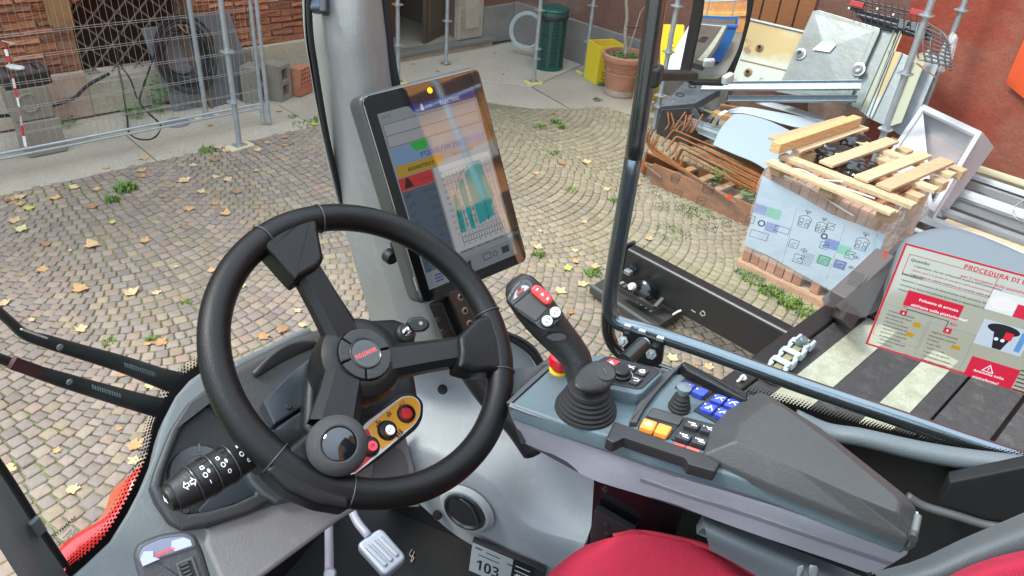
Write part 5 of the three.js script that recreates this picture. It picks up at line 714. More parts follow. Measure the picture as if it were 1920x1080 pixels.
{
  const t = thing('engine_cover', 'smooth rounded grey machine cover rising behind the red emergency notice', 'machine cover');
  const f = frame(pY(1790, 470, 1.3), UP.clone().addScaledVector(SB, .1).addScaledVector(SA, -.25), SA); const gm = PM(.14, .17, .195, .45, { clearcoat: .3, clearcoatRoughness: .4, bumpMap: roughT, bumpScale: .0006 });
  obj(t, 'cover', slab(f, [[1690, 452], [1712, 432], [1745, 421], [1790, 419], [1850, 436], [1920, 466], [2010, 505], [2060, 560], [1960, 580], [1760, 540], [1672, 545]].map(q => f.px(...q)), .26, .05, 0, 2), gm);
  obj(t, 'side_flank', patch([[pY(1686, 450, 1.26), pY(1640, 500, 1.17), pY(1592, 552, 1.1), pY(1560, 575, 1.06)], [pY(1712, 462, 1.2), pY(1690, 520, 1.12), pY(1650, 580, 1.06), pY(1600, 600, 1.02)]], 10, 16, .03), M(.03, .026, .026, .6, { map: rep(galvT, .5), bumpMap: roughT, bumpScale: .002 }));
  const b = thing('deck_bracket', 'black folded steel bracket with a slot at the far corner of the deck', 'bracket'); const bf = frame(pY(1570, 575, 1.04), SB.clone().negate().addScaledVector(UP, .5).addScaledVector(SA, -.2));
  obj(b, 'folded_plate', slab(bf, rounded([[1540, 560], [1556, 545], [1580, 556], [1596, 573], [1578, 600], [1550, 590]].map(q => bf.px(...q)), .008), .05, .004, 0, 0, [rounded([[1550, 583], [1566, 576], [1568, 580], [1552, 588]].map(q => bf.px(...q)), .003)]), blackPaint); obj(b, 'rail', bar(pY(1572, 562, 1.07), pY(1660, 480, 1.2), .09, .06, UP, .008), M(.06, .045, .042, .5));
  obj(b, 'brace_plate', plate([pY(1548, 590, .98), pY(1592, 590, .98), pY(1550, 650, .9), pY(1500, 660, .9)], .02, .003).g, PM(.035, .05, .07, .25, { clearcoat: .6, clearcoatRoughness: .1 }));
}
{ // plastic energy chain
  const t = thing('cable_chain', 'pale blue-grey plastic cable chain lying along the edge of the deck', 'cable chain'), m = M(.46, .55, .58, .5, { bumpMap: roughT, bumpScale: .001 }); const N = 8, a0 = pY(1440, 708, 1.03), b0 = pY(1512, 638, 1.03);
  const d = b0.clone().sub(a0).normalize(), s = d.clone().cross(UP).normalize(), L = a0.distanceTo(b0);
  for (let i = 0; i < N; i++) { const c = a0.clone().addScaledVector(d, L * (i + .5) / N); for (const k of [-1, 1]) { const f = frame(c.clone().addScaledVector(s, k * .03), s, UP); obj(t, 'side_link', slab(f, rounded([[-L / N * .62, -.02], [L / N * .62, -.02], [L / N * .62, .02], [-L / N * .62, .02]], .016), .009, .003, i % 2 ? .009 : 0), m); } if (i % 2 === 0) obj(t, 'cross_bar', bar(c.clone().addScaledVector(s, -.034).setY(1.052), c.clone().addScaledVector(s, .034).setY(1.052), .03, .008, UP, .002), m); }
  const e = pY(1503, 640, 1.06); obj(t, 'end_pivot', lathe(e, UP.clone().addScaledVector(s, .5), [[0, .02], [.016, .02], [.02, .015], [.02, -.02]], 18), M(.12, .15, .17, .4)); obj(t, 'hose', bar(a0.clone().setY(1.025), b0.clone().setY(1.025), .03, .03), M(.25, .22, .12, .6));
  solo('cable_tie', 'pale knotted cable tie sticking up beside the control console', 'cable tie', tube([pY(1372, 722, .99), pY(1386, 713, 1.02), pY(1393, 704, 1.04), pY(1398, 710, 1.03), pY(1390, 711, 1.02)], .006, 20, 6), M(.7, .7, .62, .5));
}
// ---------- guard bars and rear-view mirror outside the right window ----------
const guardM = PM(.012, .013, .015, .22, { clearcoat: 1, clearcoatRoughness: .06, ior: 1.9 });
{
  const t = thing('window_guard', 'black tubular guard bars bolted outside the right cab window', 'guard'), R = 1.05, P = (x, y, r = R) => pR(x, y, r);
  const nodes = [P(1243, -90), P(1231, 0), P(1197, 240), P(1151, 508), P(1143, 572), P(1148, 592), P(1160, 604), P(1178, 611), P(1204, 618), P(1307, 652), P(1420, 693), P(1533, 733), P(1710, 793), P(1813, 829), P(2000, 890)];
  const c = new THREE.CatmullRomCurve3(nodes, false, 'centripetal'); const gp = c.getPoints(160), cut = gp.findIndex(p => proj(p)[1] > 283); obj(t, 'upper_tube', ring(gp.slice(0, cut + 1).map(p => ({ p, r: .0142 })), 18), guardM); obj(t, 'bent_tube', ring(gp.slice(cut).map(p => ({ p, r: .0136 })), 22), M(.20, .235, .265, .2, { metalness: .85 }));
  const c2 = new THREE.CatmullRomCurve3([P(1143, 560), P(1139, 600), P(1143, 632), P(1156, 655), P(1180, 672), P(1235, 692), P(1300, 716), P(1420, 762)], false, 'centripetal'); obj(t, 'lower_tube', ring(c2.getPoints(50).map(p => ({ p, r: .0115 })), 14), guardM);
  const f = frame(P(1206, 655, 1.03), MR.clone().negate()); obj(t, 'bracket_plate', slab(f, rounded([[1166, 614], [1245, 642], [1240, 688], [1170, 672]].map(q => f.px(...q)), .012), .01, .002), blackPaint);
  for (const q of [[1168, 639], [1221, 664]]) { const b = P(...q, 1.02); obj(t, 'bolt', lathe(b, MR.clone().negate().addScaledVector(UP, .4), [[0, .01], [.004, .01], [.006, .007], [.006, .003], [.009, .003], [.009, -.004]], 6), zinc); }
  for (const q of [[1177, 612], [1204, 622], [1238, 635]]) obj(t, 'clamp_nut', obox(P(...q, 1.03), MF, UP, MR, .013, .008, .008, .002), zinc);
  obj(t, 'spacer_tube', cyl(P(1207, 644, 1.0), P(1172, 676, .95), .0125, .0125, 16), blackPaint); obj(t, 'spacer_cap', lathe(P(1205, 646, 1.0), MR.clone().negate().addScaledVector(UP, .6), [[0, .01], [.006, .01], [.012, .002], [.012, -.004]], 14), zinc);
}
{
  const t = thing('rear_view_mirror', 'rectangular rear-view mirror with black housing on an arm outside the window', 'mirror');
  const c = pR(1347, 70, 1.24); const f = (() => { // face towards the camera and tipped down to the deck behind
    const up = pR(1375, -40, 1.25).sub(pR(1312, 145, 1.25)).normalize(); const n = EYE.clone().sub(c).normalize().add(azv(116).multiplyScalar(.94).addScaledVector(UP, -.3).normalize()).normalize(); return frame(c, n, up); })();
  const o = [[1290, 143], [1297, 151], [1350, 153], [1366, 141], [1384, 92], [1398, 40], [1406, 0], [1412, -40], [1322, -40], [1314, 30]].map(q => f.px(...q));
  obj(t, 'housing', slab(f, o.map(([u, v]) => [u * 1.1, v * 1.07 - .001]), .014, .004, -.004), blackPl); { const P = [], K = []; const z = (u, v) => .0055 - (u * u + v * v) / (2 * .45); const nv = (u, v) => V(u / .45, v / .45, 1).normalize(); const put = (u, v) => { P.push(u, v, z(u, v)); const q = nv(u, v); K.push(q.x, q.y, q.z); }; const cl = [o.reduce((s, p) => s + p[0], 0) / o.length, o.reduce((s, p) => s + p[1], 0) / o.length]; for (let r = 0; r < 8; r++) for (let i = 0; i < o.length * 4; i++) { const pt = k => { const a = Math.floor(k / 4) % o.length, b = (a + 1) % o.length, t2 = (k % 4) / 4; return [o[a][0] + (o[b][0] - o[a][0]) * t2, o[a][1] + (o[b][1] - o[a][1]) * t2]; }; const A = pt(i), B = pt(i + 1), m = (p, k) => [cl[0] + (p[0] - cl[0]) * k, cl[1] + (p[1] - cl[1]) * k], k0 = r / 8, k1 = (r + 1) / 8; const q = [m(A, k0), m(A, k1), m(B, k1), m(B, k0)]; const sg = (A[0] - cl[0]) * (B[1] - cl[1]) - (A[1] - cl[1]) * (B[0] - cl[0]) > 0; for (const j of sg ? [0, 1, 2, 0, 2, 3] : [0, 2, 1, 0, 3, 2]) put(...q[j]); } const h = new THREE.BufferGeometry(); h.setAttribute('position', new THREE.Float32BufferAttribute(P, 3)); h.setAttribute('normal', new THREE.Float32BufferAttribute(K, 3)); h.applyMatrix4(f.m); obj(t, 'mirror_glass', h, M(.9, .91, .91, .0, { metalness: 1 })); }
  obj(t, 'frame_rim', slab(f, o.map(([u, v]) => [u * 1.1, v * 1.07 - .001]), .012, .0015, .0062, 0, [o.map(([u, v]) => [u * 1.0, v * 1.0])]), blackPl); obj(t, 'arm', [bar(pR(1213, 141, 1.06), pR(1298, 141, 1.2), .026, .014, UP, .006)], blackPl); obj(t, 'clamp', obox(pR(1221, 141, 1.055), MF, UP, MR, .03, .03, .03, .006), blackPl); obj(t, 'corner_clip', bar(pR(1357, 152, 1.22), pR(1372, 143, 1.24), .012, .016, UP, .004), M(.5, .5, .5, .35));
}
// rear part of the machine and the skip, seen only in the mirror and the screen
{
  const t = thing('rear_deck', 'grey machine rear deck with cream stripes behind the camera', 'deck'); const c = EYE.clone().addScaledVector(azv(112), 1.9).setY(1.55);
  const x = azv(112), z = azv(202); obj(t, 'deck_plate', obox(c.clone().addScaledVector(x, .8), x, UP, z, 2.6, .1, 2.2, .02), M(.3, .26, .24, .7, { map: concT })); for (const k of [-.95, .1, .8]) obj(t, 'stripe', obox(c.clone().addScaledVector(x, .8).addScaledVector(z, k).setY(1.603), x, UP, z, 2.4, .006, .14), stripeM); obj(t, 'stripe', obox(c.clone().addScaledVector(x, 1.9).setY(1.604), x, UP, z, .14, .006, 2.0), stripeM); obj(t, 'vent_grille', [0, 1, 2, 3].map(i => obox(c.clone().addScaledVector(x, .4 + i * .1).addScaledVector(z, -.6).setY(1.606), x, UP, z, .06, .01, .2)), blackPl);
  const s = thing('skip', 'blue waste skip filled with rubble behind the machine', 'skip'), sc = EYE.clone().addScaledVector(azv(112), 5.4).setY(0); const bm = M(.02, .13, .42, .45);
  obj(s, 'side', [obox(sc.clone().addScaledVector(x, -.9).setY(.8), x, UP, z, .05, 1.3, 3, .01), obox(sc.clone().addScaledVector(x, .9).setY(.8), x, UP, z, .05, 1.3, 3, .01), obox(sc.clone().addScaledVector(z, 1.5).setY(.8), x, UP, z, 1.8, 1.3, .05, .01), obox(sc.clone().addScaledVector(z, -1.5).setY(.8), x, UP, z, 1.8, 1.3, .05, .01)], bm); obj(s, 'rim', [obox(sc.clone().addScaledVector(x, -.92).setY(1.45), x, UP, z, .1, .1, 3.1, .02)], bm); obj(s, 'rubble', obox(sc.clone().setY(1.1), x, UP, z, 1.75, .5, 2.9, .1), M(.4, .3, .24, .9, { map: concT }));
}
{
  const t = thing('rear_building', 'orange brick building with pale bands and scaffolding behind the machine', 'building'); const n = azv(112).negate(), fr = frame(EYE.clone().addScaledVector(azv(112), 9).setY(0), n); const om = M(.85, .40, .15, .85, { map: rep(brickT, 1.2) });
  obj(t, 'wall', slab(fr, [[-9, 0], [9, 0], [9, 13], [-9, 13]], .4), om); for (let i = 0; i < 11; i++) obj(t, 'string_course', slab(fr, [[-9, 1 + i * 1.1], [9, 1 + i * 1.1], [9, 1.25 + i * 1.1], [-9, 1.25 + i * 1.1]], .12, .02, .12), [M(.75, .42, .12, .7), M(.6, .55, .48, .8), M(.1, .05, .04, .8)][i % 3]);
  for (let i = 0; i < 6; i++) for (let k = 0; k < 4; k++) { const x = -7.5 + i * 2.6, y = 2.3 + k * 2.2; obj(t, 'window', slab(fr, [[x - .5, y], [x + .5, y], [x + .5, y + 1.3], [x - .5, y + 1.3]], .04, .005, .02), M(.03, .035, .04, .2)); }
  const sf = thing('rear_scaffold', 'galvanised scaffold frame before the building behind the machine', 'scaffold'); for (let i = 0; i < 6; i++) obj(sf, 'post', cyl(fr.at(-5 + i * 2, 0, 1.2), fr.at(-5 + i * 2, 12, 1.2), .05, .05, 10), galv); for (let k = 0; k < 5; k++) obj(sf, 'ledger', cyl(fr.at(-5, 2 + k * 2, 1.2), fr.at(5, 2 + k * 2, 1.2), .04, .04, 10), galv);
}
// ---------- wipers and red bodywork outside the windscreen ----------
{
  const arm = (label, pts, F, extra) => { const t = thing('windscreen_wiper', label, 'wiper'); const c = new THREE.CatmullRomCurve3(pts.map(q => { const p = pF(q[0], q[1], F); return p; }), false, 'centripetal'), N = 40, wd = pts.map(q => q[2]); const nodes = []; for (let i = 0; i <= N; i++) { const k = c.getUtoTmapping(i / N) * (pts.length - 1), a = Math.min(pts.length - 2, Math.floor(k)); const w = wd[a] + (wd[a + 1] - wd[a]) * (k - a); const p = c.getPointAt(i / N); nodes.push({ p, rx: w * proj(p)[2] / FOC / 1, ry: .006, up: UP }); } obj(t, 'arm', ring(nodes, 14), M(.022, .026, .028, .38)); extra(t, c); return t; };
  arm('upper windscreen wiper arm outside the glass at the left', [[-30, 560, 9], [20, 604, 9], [45, 626, 10], [90, 641, 13], [150, 659, 14], [230, 683, 16], [300, 708, 19], [345, 722, 22]], .735, t => { for (let i = 0; i < 14; i++) obj(t, 'grip_notch', bar(pF(234 + i * 4.2, 681 + i * 1.35, .722), pF(236 + i * 4.2, 688 + i * 1.4, .722), .0012, .001), M(.16, .2, .2, .4)); obj(t, 'blade_slot', bar(pF(40, 617, .722), pF(88, 634, .722), .003, .002), M(.5, .45, .4, .6)); obj(t, 'rivet', lathe(pF(112, 651, .722), MF.clone().negate(), [[0, .002], [.004, .001], [.004, 0]], 10), galvDark); });
  arm('lower windscreen wiper arm outside the glass at the left', [[-30, 660, 9], [20, 680, 10], [60, 694, 12], [110, 710, 14], [200, 737, 16], [270, 757, 18], [330, 772, 20]], .735, t => { for (let i = 0; i < 12; i++) obj(t, 'grip_notch', bar(pF(174 + i * 4.6, 722 + i * 1.5, .722), pF(175 + i * 4.6, 729 + i * 1.5, .722), .0012, .001), M(.16, .2, .2, .4)); obj(t, 'wiper_hook', bar(pF(22, 680, .72), pF(72, 697, .72), .014, .006, MF), M(.06, .018, .02, .4)); obj(t, 'rivet', lathe(pF(130, 716, .722), MF.clone().negate(), [[0, .002], [.004, .001], [.004, 0]], 10), galvDark); });
  const t = thing('front_bodywork', 'glossy red machine bodywork below the windscreen corner', 'bodywork'); const f = frame(pF(180, 1000, .85), MF.clone().negate().addScaledVector(UP, 1.1), UP);
  obj(t, 'red_panel', slab(f, [[256, 880], [236, 925], [204, 964], [162, 988], [124, 1016], [100, 1050], [120, 1110], [330, 1110], [330, 860]].map(q => f.px(...q)), .1, .02, 0, 3), PM(.62, .03, .025, .3, { clearcoat: .8, clearcoatRoughness: .1 }));
}
// ================= CAB INTERIOR =================
const WC = fru(.41019, .58652, -.54617), WN = V(0, 0, 0).addScaledVector(MF, -.55367).addScaledVector(MR, -.16444).addScaledVector(UP, .81634).normalize();
const WF = t => frame(WC.clone().addScaledVector(WN, -t), WN); // plane parallel to the steering wheel, t below it
const lilac = M(.42, .415, .47, .55, { map: wearT, bumpMap: grainT, bumpScale: .0003 }), palePanel = M(.33, .348, .366, .6, { map: wearT, bumpMap: grainT, bumpScale: .0003 }), consoleTop = M(.105, .145, .165, .48, { map: wearT, bumpMap: grainT, bumpScale: .0003 }), consoleBand = M(.14, .135, .15, .5, { bumpMap: grainT, bumpScale: .0003 }), padM = M(.055, .057, .058, .52, { map: wearT, bumpMap: grainT, bumpScale: .0003 }), satin = PM(.03, .036, .045, .3, { clearcoat: .3, clearcoatRoughness: .25 });
const screw = (parent, p, n, r = .004) => { const m = obj(parent, 'screw', lathe(p, n, [[0, .0004], [r * .35, .0004], [r * .4, .0016], [r * .85, .0016], [r, 0], [r, -.002]], 14), M(.09, .09, .095, .3, { metalness: .6 })); return m; };
const catPts = (px, fn, n = 30) => new THREE.CatmullRomCurve3(px.map(q => fn(...q)), false, 'centripetal').getPoints(n);
const cabG = thing('machine_cab', 'grey and black cab shell of the machine with windscreen, pillar and dashboard', 'vehicle cab');
// dotted ceramic border
function frit(outer, inner, n) { // black band with rows of shrinking dots towards the glass, as thin real discs
  const seg = (c, k0, k1) => [k0, k1].map(k => Array.from({ length: 41 }, (_, i) => c[0].getPoint(i / 40).lerp(c[1].getPoint(i / 40), k)));
  const c = [outer, inner].map(p => new THREE.CatmullRomCurve3(p, false, 'centripetal')), m = M(.006, .006, .006, .5); obj(cabG, 'dark_border', patch(seg(c, 0, .55), 40, 2), m);
  const dots = [], L = c[0].getLength(), N = Math.round(L / .0052); for (let i = 0; i < N; i++) for (let k = 0; k < 4; k++) { const u = (i + (k % 2) * .5) / N; if (u > 1) continue; const a = c[0].getPoint(u), b = c[1].getPoint(u), p = a.clone().lerp(b, .59 + k * .12), t = c[0].getTangent(u), y = b.clone().sub(a); y.addScaledVector(t, -y.dot(t)).normalize(); const g = new THREE.CircleGeometry([.0022, .0019, .0015, .001][k], 7); g.applyMatrix4(basis(p, t, y, t.clone().cross(y))); dots.push(g); }
  obj(cabG, 'border_dots', dots, m).userData.kind = 'stuff';
}
{ // ---- glass
  const f = frame(fru(.665, .4, -.3), MF.clone().negate()); obj(cabG, 'windscreen', slab(f, [[-330, -330], [600, -330], [606, 190], [625, 270], [652, 380], [700, 570], [560, 640], [440, 690], [420, 730], [350, 810], [310, 900], [250, 1010], [160, 1110], [60, 1020], [0, 890], [-330, 700]].map(q => f.px(...q)), .005), glass);
  const g = frame(fru(0, .93, -.4), MR.clone().negate()); obj(cabG, 'side_window', slab(g, [[720, -160], [742, 150], [800, 560], [960, 680], [1240, 760], [1400, 772], [1560, 806], [1713, 848], [1920, 878], [2350, 930], [2500, -160]].map(q => g.px(...q)), .005), glass);
  obj(cabG, 'edge_seal', ring(catPts([[578, -80], [582, 60], [592, 130], [603, 200], [618, 280], [642, 380], [672, 490], [704, 615]], (x, y) => pF(x, y, .655)).map(p => ({ p, rx: .004, ry: .006 })), 8), rubber);
  frit(catPts([[580, -80], [583, 60], [593, 130], [605, 200], [621, 280], [645, 380], [676, 490], [708, 615]], (x, y) => pF(x, y, .66), 24), catPts([[568, -80], [572, 60], [582, 130], [594, 200], [610, 280], [634, 380], [664, 490], [696, 615]], (x, y) => pF(x, y, .66), 24));
  frit(catPts([[395, 695], [361, 718], [337, 746], [315, 787], [307, 814], [297, 858], [274, 911], [246, 966], [212, 1020], [165, 1064], [135, 1088]], (x, y) => pF(x, y, .66), 24), catPts([[372, 662], [335, 688], [303, 724], [279, 771], [268, 804], [259, 845], [238, 894], [211, 946], [181, 995], [139, 1034], [110, 1057]], (x, y) => pF(x, y, .66), 24));
  frit(catPts([[1400, 758], [1480, 775], [1560, 797], [1640, 817], [1713, 834], [1800, 850], [1920, 866], [2100, 884]], (x, y) => pR(x, y, .926), 24), catPts([[1400, 722], [1480, 742], [1560, 767], [1640, 789], [1713, 809], [1800, 828], [1920, 847], [2100, 866]], (x, y) => pR(x, y, .926), 24));
  // black vehicle edge at the right of the pillar
  obj(cabG, 'window_seal', ring(catPts([[714, -60], [722, 40], [730, 110], [744, 180], [775, 330], [800, 470], [840, 600]], (x, y) => pR(x, y, .92)).map(p => ({ p, rx: .011, ry: .006, up: MF })), 8), rubber);
}
{ // ---- right front pillar
  const L = [[581, -60], [585, 60], [596, 130], [607, 200], [622, 280], [646, 380], [676, 490], [700, 575], [730, 680]], K1 = [[624, -60], [628, 60], [636, 120], [650, 200], [668, 280], [694, 380], [724, 490], [752, 580], [772, 690]], K2 = [[664, -60], [668, 60], [676, 130], [690, 200], [708, 280], [734, 380], [764, 490], [800, 580], [820, 690]], Rr = [[712, -60], [718, 60], [728, 120], [744, 190], [762, 280], [788, 380], [820, 490], [850, 580], [872, 690]];
  const dz = y => .985 + .00043 * Math.max(0, y); const P = (a, o) => a.map(q => pD(q[0], q[1], dz(q[1]) + o));
  obj(cabG, 'pillar', patch([P(L, .05), P(K1.map(q => [q[0] - 22, q[1]]), .02), P(K1.map(q => [q[0] - 5, q[1]]), .004), P(K1, .0), P(K2, -.012), P(K2.map(q => [q[0] + 8, q[1]]), -.009), P(K2.map(q => [q[0] + 24, q[1]]), .018), P(Rr, .06)], 28, 60, .012), pillarM);
  obj(cabG, 'pillar_groove', ring(catPts([[623, 100], [630, 140], [650, 228], [654, 240]], (x, y) => pD(x, y, dz(y) + .002)).map(p => ({ p, r: .0016 })), 6), M(.08, .08, .085, .6)); obj(cabG, 'pillar_groove', ring(catPts([[655, 246], [668, 300], [683, 360], [700, 420]], (x, y) => pD(x, y, dz(y) + .002)).map(p => ({ p, r: .0016 })), 6), M(.08, .08, .085, .6)); obj(cabG, 'pillar_slot', ring(catPts([[688, 82], [694, 112], [702, 150], [706, 172]], (x, y) => pD(x, y, dz(y) - .004)).map(p => ({ p, r: .0035 })), 6), M(.03, .03, .032, .7));
  obj(cabG, 'pillar_clip', [obox(pD(598, 2, .985), EX, EY, EZ, .022, .03, .02, .005)], M(.05, .08, .11, .45)); obj(cabG, 'pillar_clip', obox(pD(608, 4, .98), EX, EY, EZ, .01, .032, .016, .003), M(.03, .04, .05, .5));
  obj(cabG, 'knob', lathe(pD(733, 482, 1.1), MF.clone().negate().addScaledVector(MR, -.4), [[0, .006], [.009, .006], [.011, .003], [.011, -.008]], 20), blackPl);
}
{ // ---- left front corner post
  const P = (x, y, d = .93) => pF(x, y, .64);
  obj(cabG, 'corner_post', patch([[P(-80, 780), P(0, 888), P(64, 988), P(128, 1080), P(170, 1140)], [P(-120, 800), P(-40, 905), P(20, 1000), P(90, 1100), P(140, 1160)].map(p => p.addScaledVector(MF, -.02)), [P(-160, 850), P(-80, 950), P(-20, 1040), P(50, 1130), P(100, 1200)].map(p => p.addScaledVector(MF, -.06))], 10, 20, .008), M(.11, .12, .12, .55));
  obj(cabG, 'post_seal', ring(catPts([[-80, 768], [0, 876], [64, 976], [120, 1060]], (x, y) => pF(x, y, .65), 16).map(p => ({ p, rx: .006, ry: .004 })), 8), rubber); obj(cabG, 'seal_clip', bar(pF(62, 975, .63), pF(78, 1000, .63), .012, .006, MF, .002), M(.12, .15, .15, .4));
}
{ // ---- dashboard
  const d = .2, f0 = WF(.16), base = (px, t, th, m, name, b = .004, smooth = 0, r = 0) => { const f = WF(t); let pts = px.map(q => f.px(...q)); if (r) pts = rounded(pts, r); return obj(cabG, name, slab(f, pts, th, b, 0, smooth), m); };
  base([[390, 688], [356, 712], [330, 742], [308, 784], [299, 812], [289, 855], [267, 908], [239, 962], [206, 1015], [160, 1058], [135, 1080], [120, 1130], [440, 1130], [430, 1000], [540, 930], [540, 700], [440, 682]], .17, .05, greyTrim, 'dash_trim', .004);
  // pocket for the stalk
  const pf = WF(.155), out = [[384, 730], [352, 755], [320, 803], [302, 848], [288, 885], [281, 912], [292, 940], [318, 978], [344, 992], [386, 986], [467, 962], [508, 938], [512, 915], [480, 840], [470, 760], [430, 722]], inn = [[384, 748], [366, 760], [340, 805], [322, 848], [309, 884], [303, 910], [312, 930], [332, 952], [352, 963], [390, 958], [440, 944], [478, 926], [486, 908], [462, 842], [450, 765], [425, 740]];
  obj(cabG, 'pocket_bezel', slab(pf, out.map(q => pf.px(...q)), .03, .005, 0, 0, [inn.map(q => pf.px(...q))]), M(.035, .037, .04, .5, { bumpMap: grainT, bumpScale: .0003 }));
  base(inn.map(q => [q[0], q[1]]), .168, .004, blackPl, 'pocket_floor', 0);
  base([[372, 956], [420, 908], [462, 880], [484, 902], [478, 926], [440, 944], [390, 960]], .164, .003, satin, 'pocket_ledge', .0015, 2);
  { const f = WF(.166), c = f.px(372, 886), p = f.at(c[0], c[1]); obj(cabG, 'round_cover', lathe(p, WN, [[.0, .006], [.018, .006], [.0195, .0045], [.031, .0045], [.033, .003], [.034, -.002]], 36), PM(.02, .022, .025, .3, { clearcoat: .4, clearcoatRoughness: .2 })); obj(cabG, 'cover_rib', [bar(f.at(c[0] - .026, c[1] + .006, .005), f.at(c[0] - .016, c[1] + .012, .005), .002, .002, WN), bar(f.at(c[0] + .012, c[1] + .02, .005), f.at(c[0] + .016, c[1] + .029, .005), .002, .002, WN)], M(.08, .085, .09, .4)); }
  for (const [x, y, t] of [[365, 773, .165], [349, 958, .163], [541, 762, .128]]) { const f = WF(t); screw(cabG, f.at(...f.px(x, y)), WN, .0036); }
  { const f = WF(.168); screw(cabG, f.at(...f.px(410, 994)), WN, .0036); }
  // lower lilac cover
  base([[386, 989], [508, 944], [600, 905], [700, 845], [758, 800], [782, 890], [700, 935], [640, 972], [487, 1086], [430, 1125], [384, 1020]], .165, .02, M(.215, .207, .215, .55, { map: wearT, bumpMap: grainT, bumpScale: .0003 }), 'column_cover', .006);
  { const f = WF(.163); obj(cabG, 'arched_recess', slab(f, [[700, 880], [705, 850], [725, 836], [752, 842], [766, 870], [760, 900], [700, 910]].map(q => f.px(...q)), .01, .002, 0, 2), M(.12, .11, .11, .6)); }
  // dash top behind the wheel
  const dm = M(.052, .049, .046, .5, { bumpMap: grainT, bumpScale: .0003 });
  base([[440, 684], [500, 655], [556, 628], [590, 616], [640, 606], [700, 640], [650, 800], [560, 850], [500, 850], [440, 792], [392, 745], [398, 712]], .15, .035, dm, 'dash_top', .012);
  base([[440, 676], [500, 648], [553, 622], [582, 612], [586, 622], [556, 634], [502, 662], [444, 690]], .157, .01, greyTrim, 'dash_rim', .003);
  { const g = WF(.14); obj(cabG, 'dash_fold', ring(catPts([[478, 700], [520, 670], [556, 652], [592, 640]], (x, y) => g.at(...g.px(x, y), -.004), 16).map((p, i) => ({ p, rx: .012 * Math.sin(Math.PI * (i + 1) / 18) + .002, ry: .004 })), 10), dm); }
  base([[492, 752], [538, 704], [584, 668], [600, 680], [598, 742], [514, 798]], .13, .02, satin, 'dash_flap', .003, 0, .004); base([[516, 803], [600, 746], [606, 790], [560, 838], [540, 836]], .13, .02, satin, 'dash_flap', .003, 0, .004);
  // column cowl with the key switch
  base([[590, 660], [640, 620], [700, 597], [742, 595], [770, 606], [782, 632], [774, 668], [786, 738], [796, 768], [785, 796], [672, 884], [610, 880], [572, 800], [576, 720]], .105, .07, blackPl, 'column_cowl', .01);
  base([[520, 942], [580, 920], [560, 880], [500, 850], [450, 850], [470, 905]], .15, .02, M(.045, .055, .065, .4), 'cowl_wing', .006, 2);
}
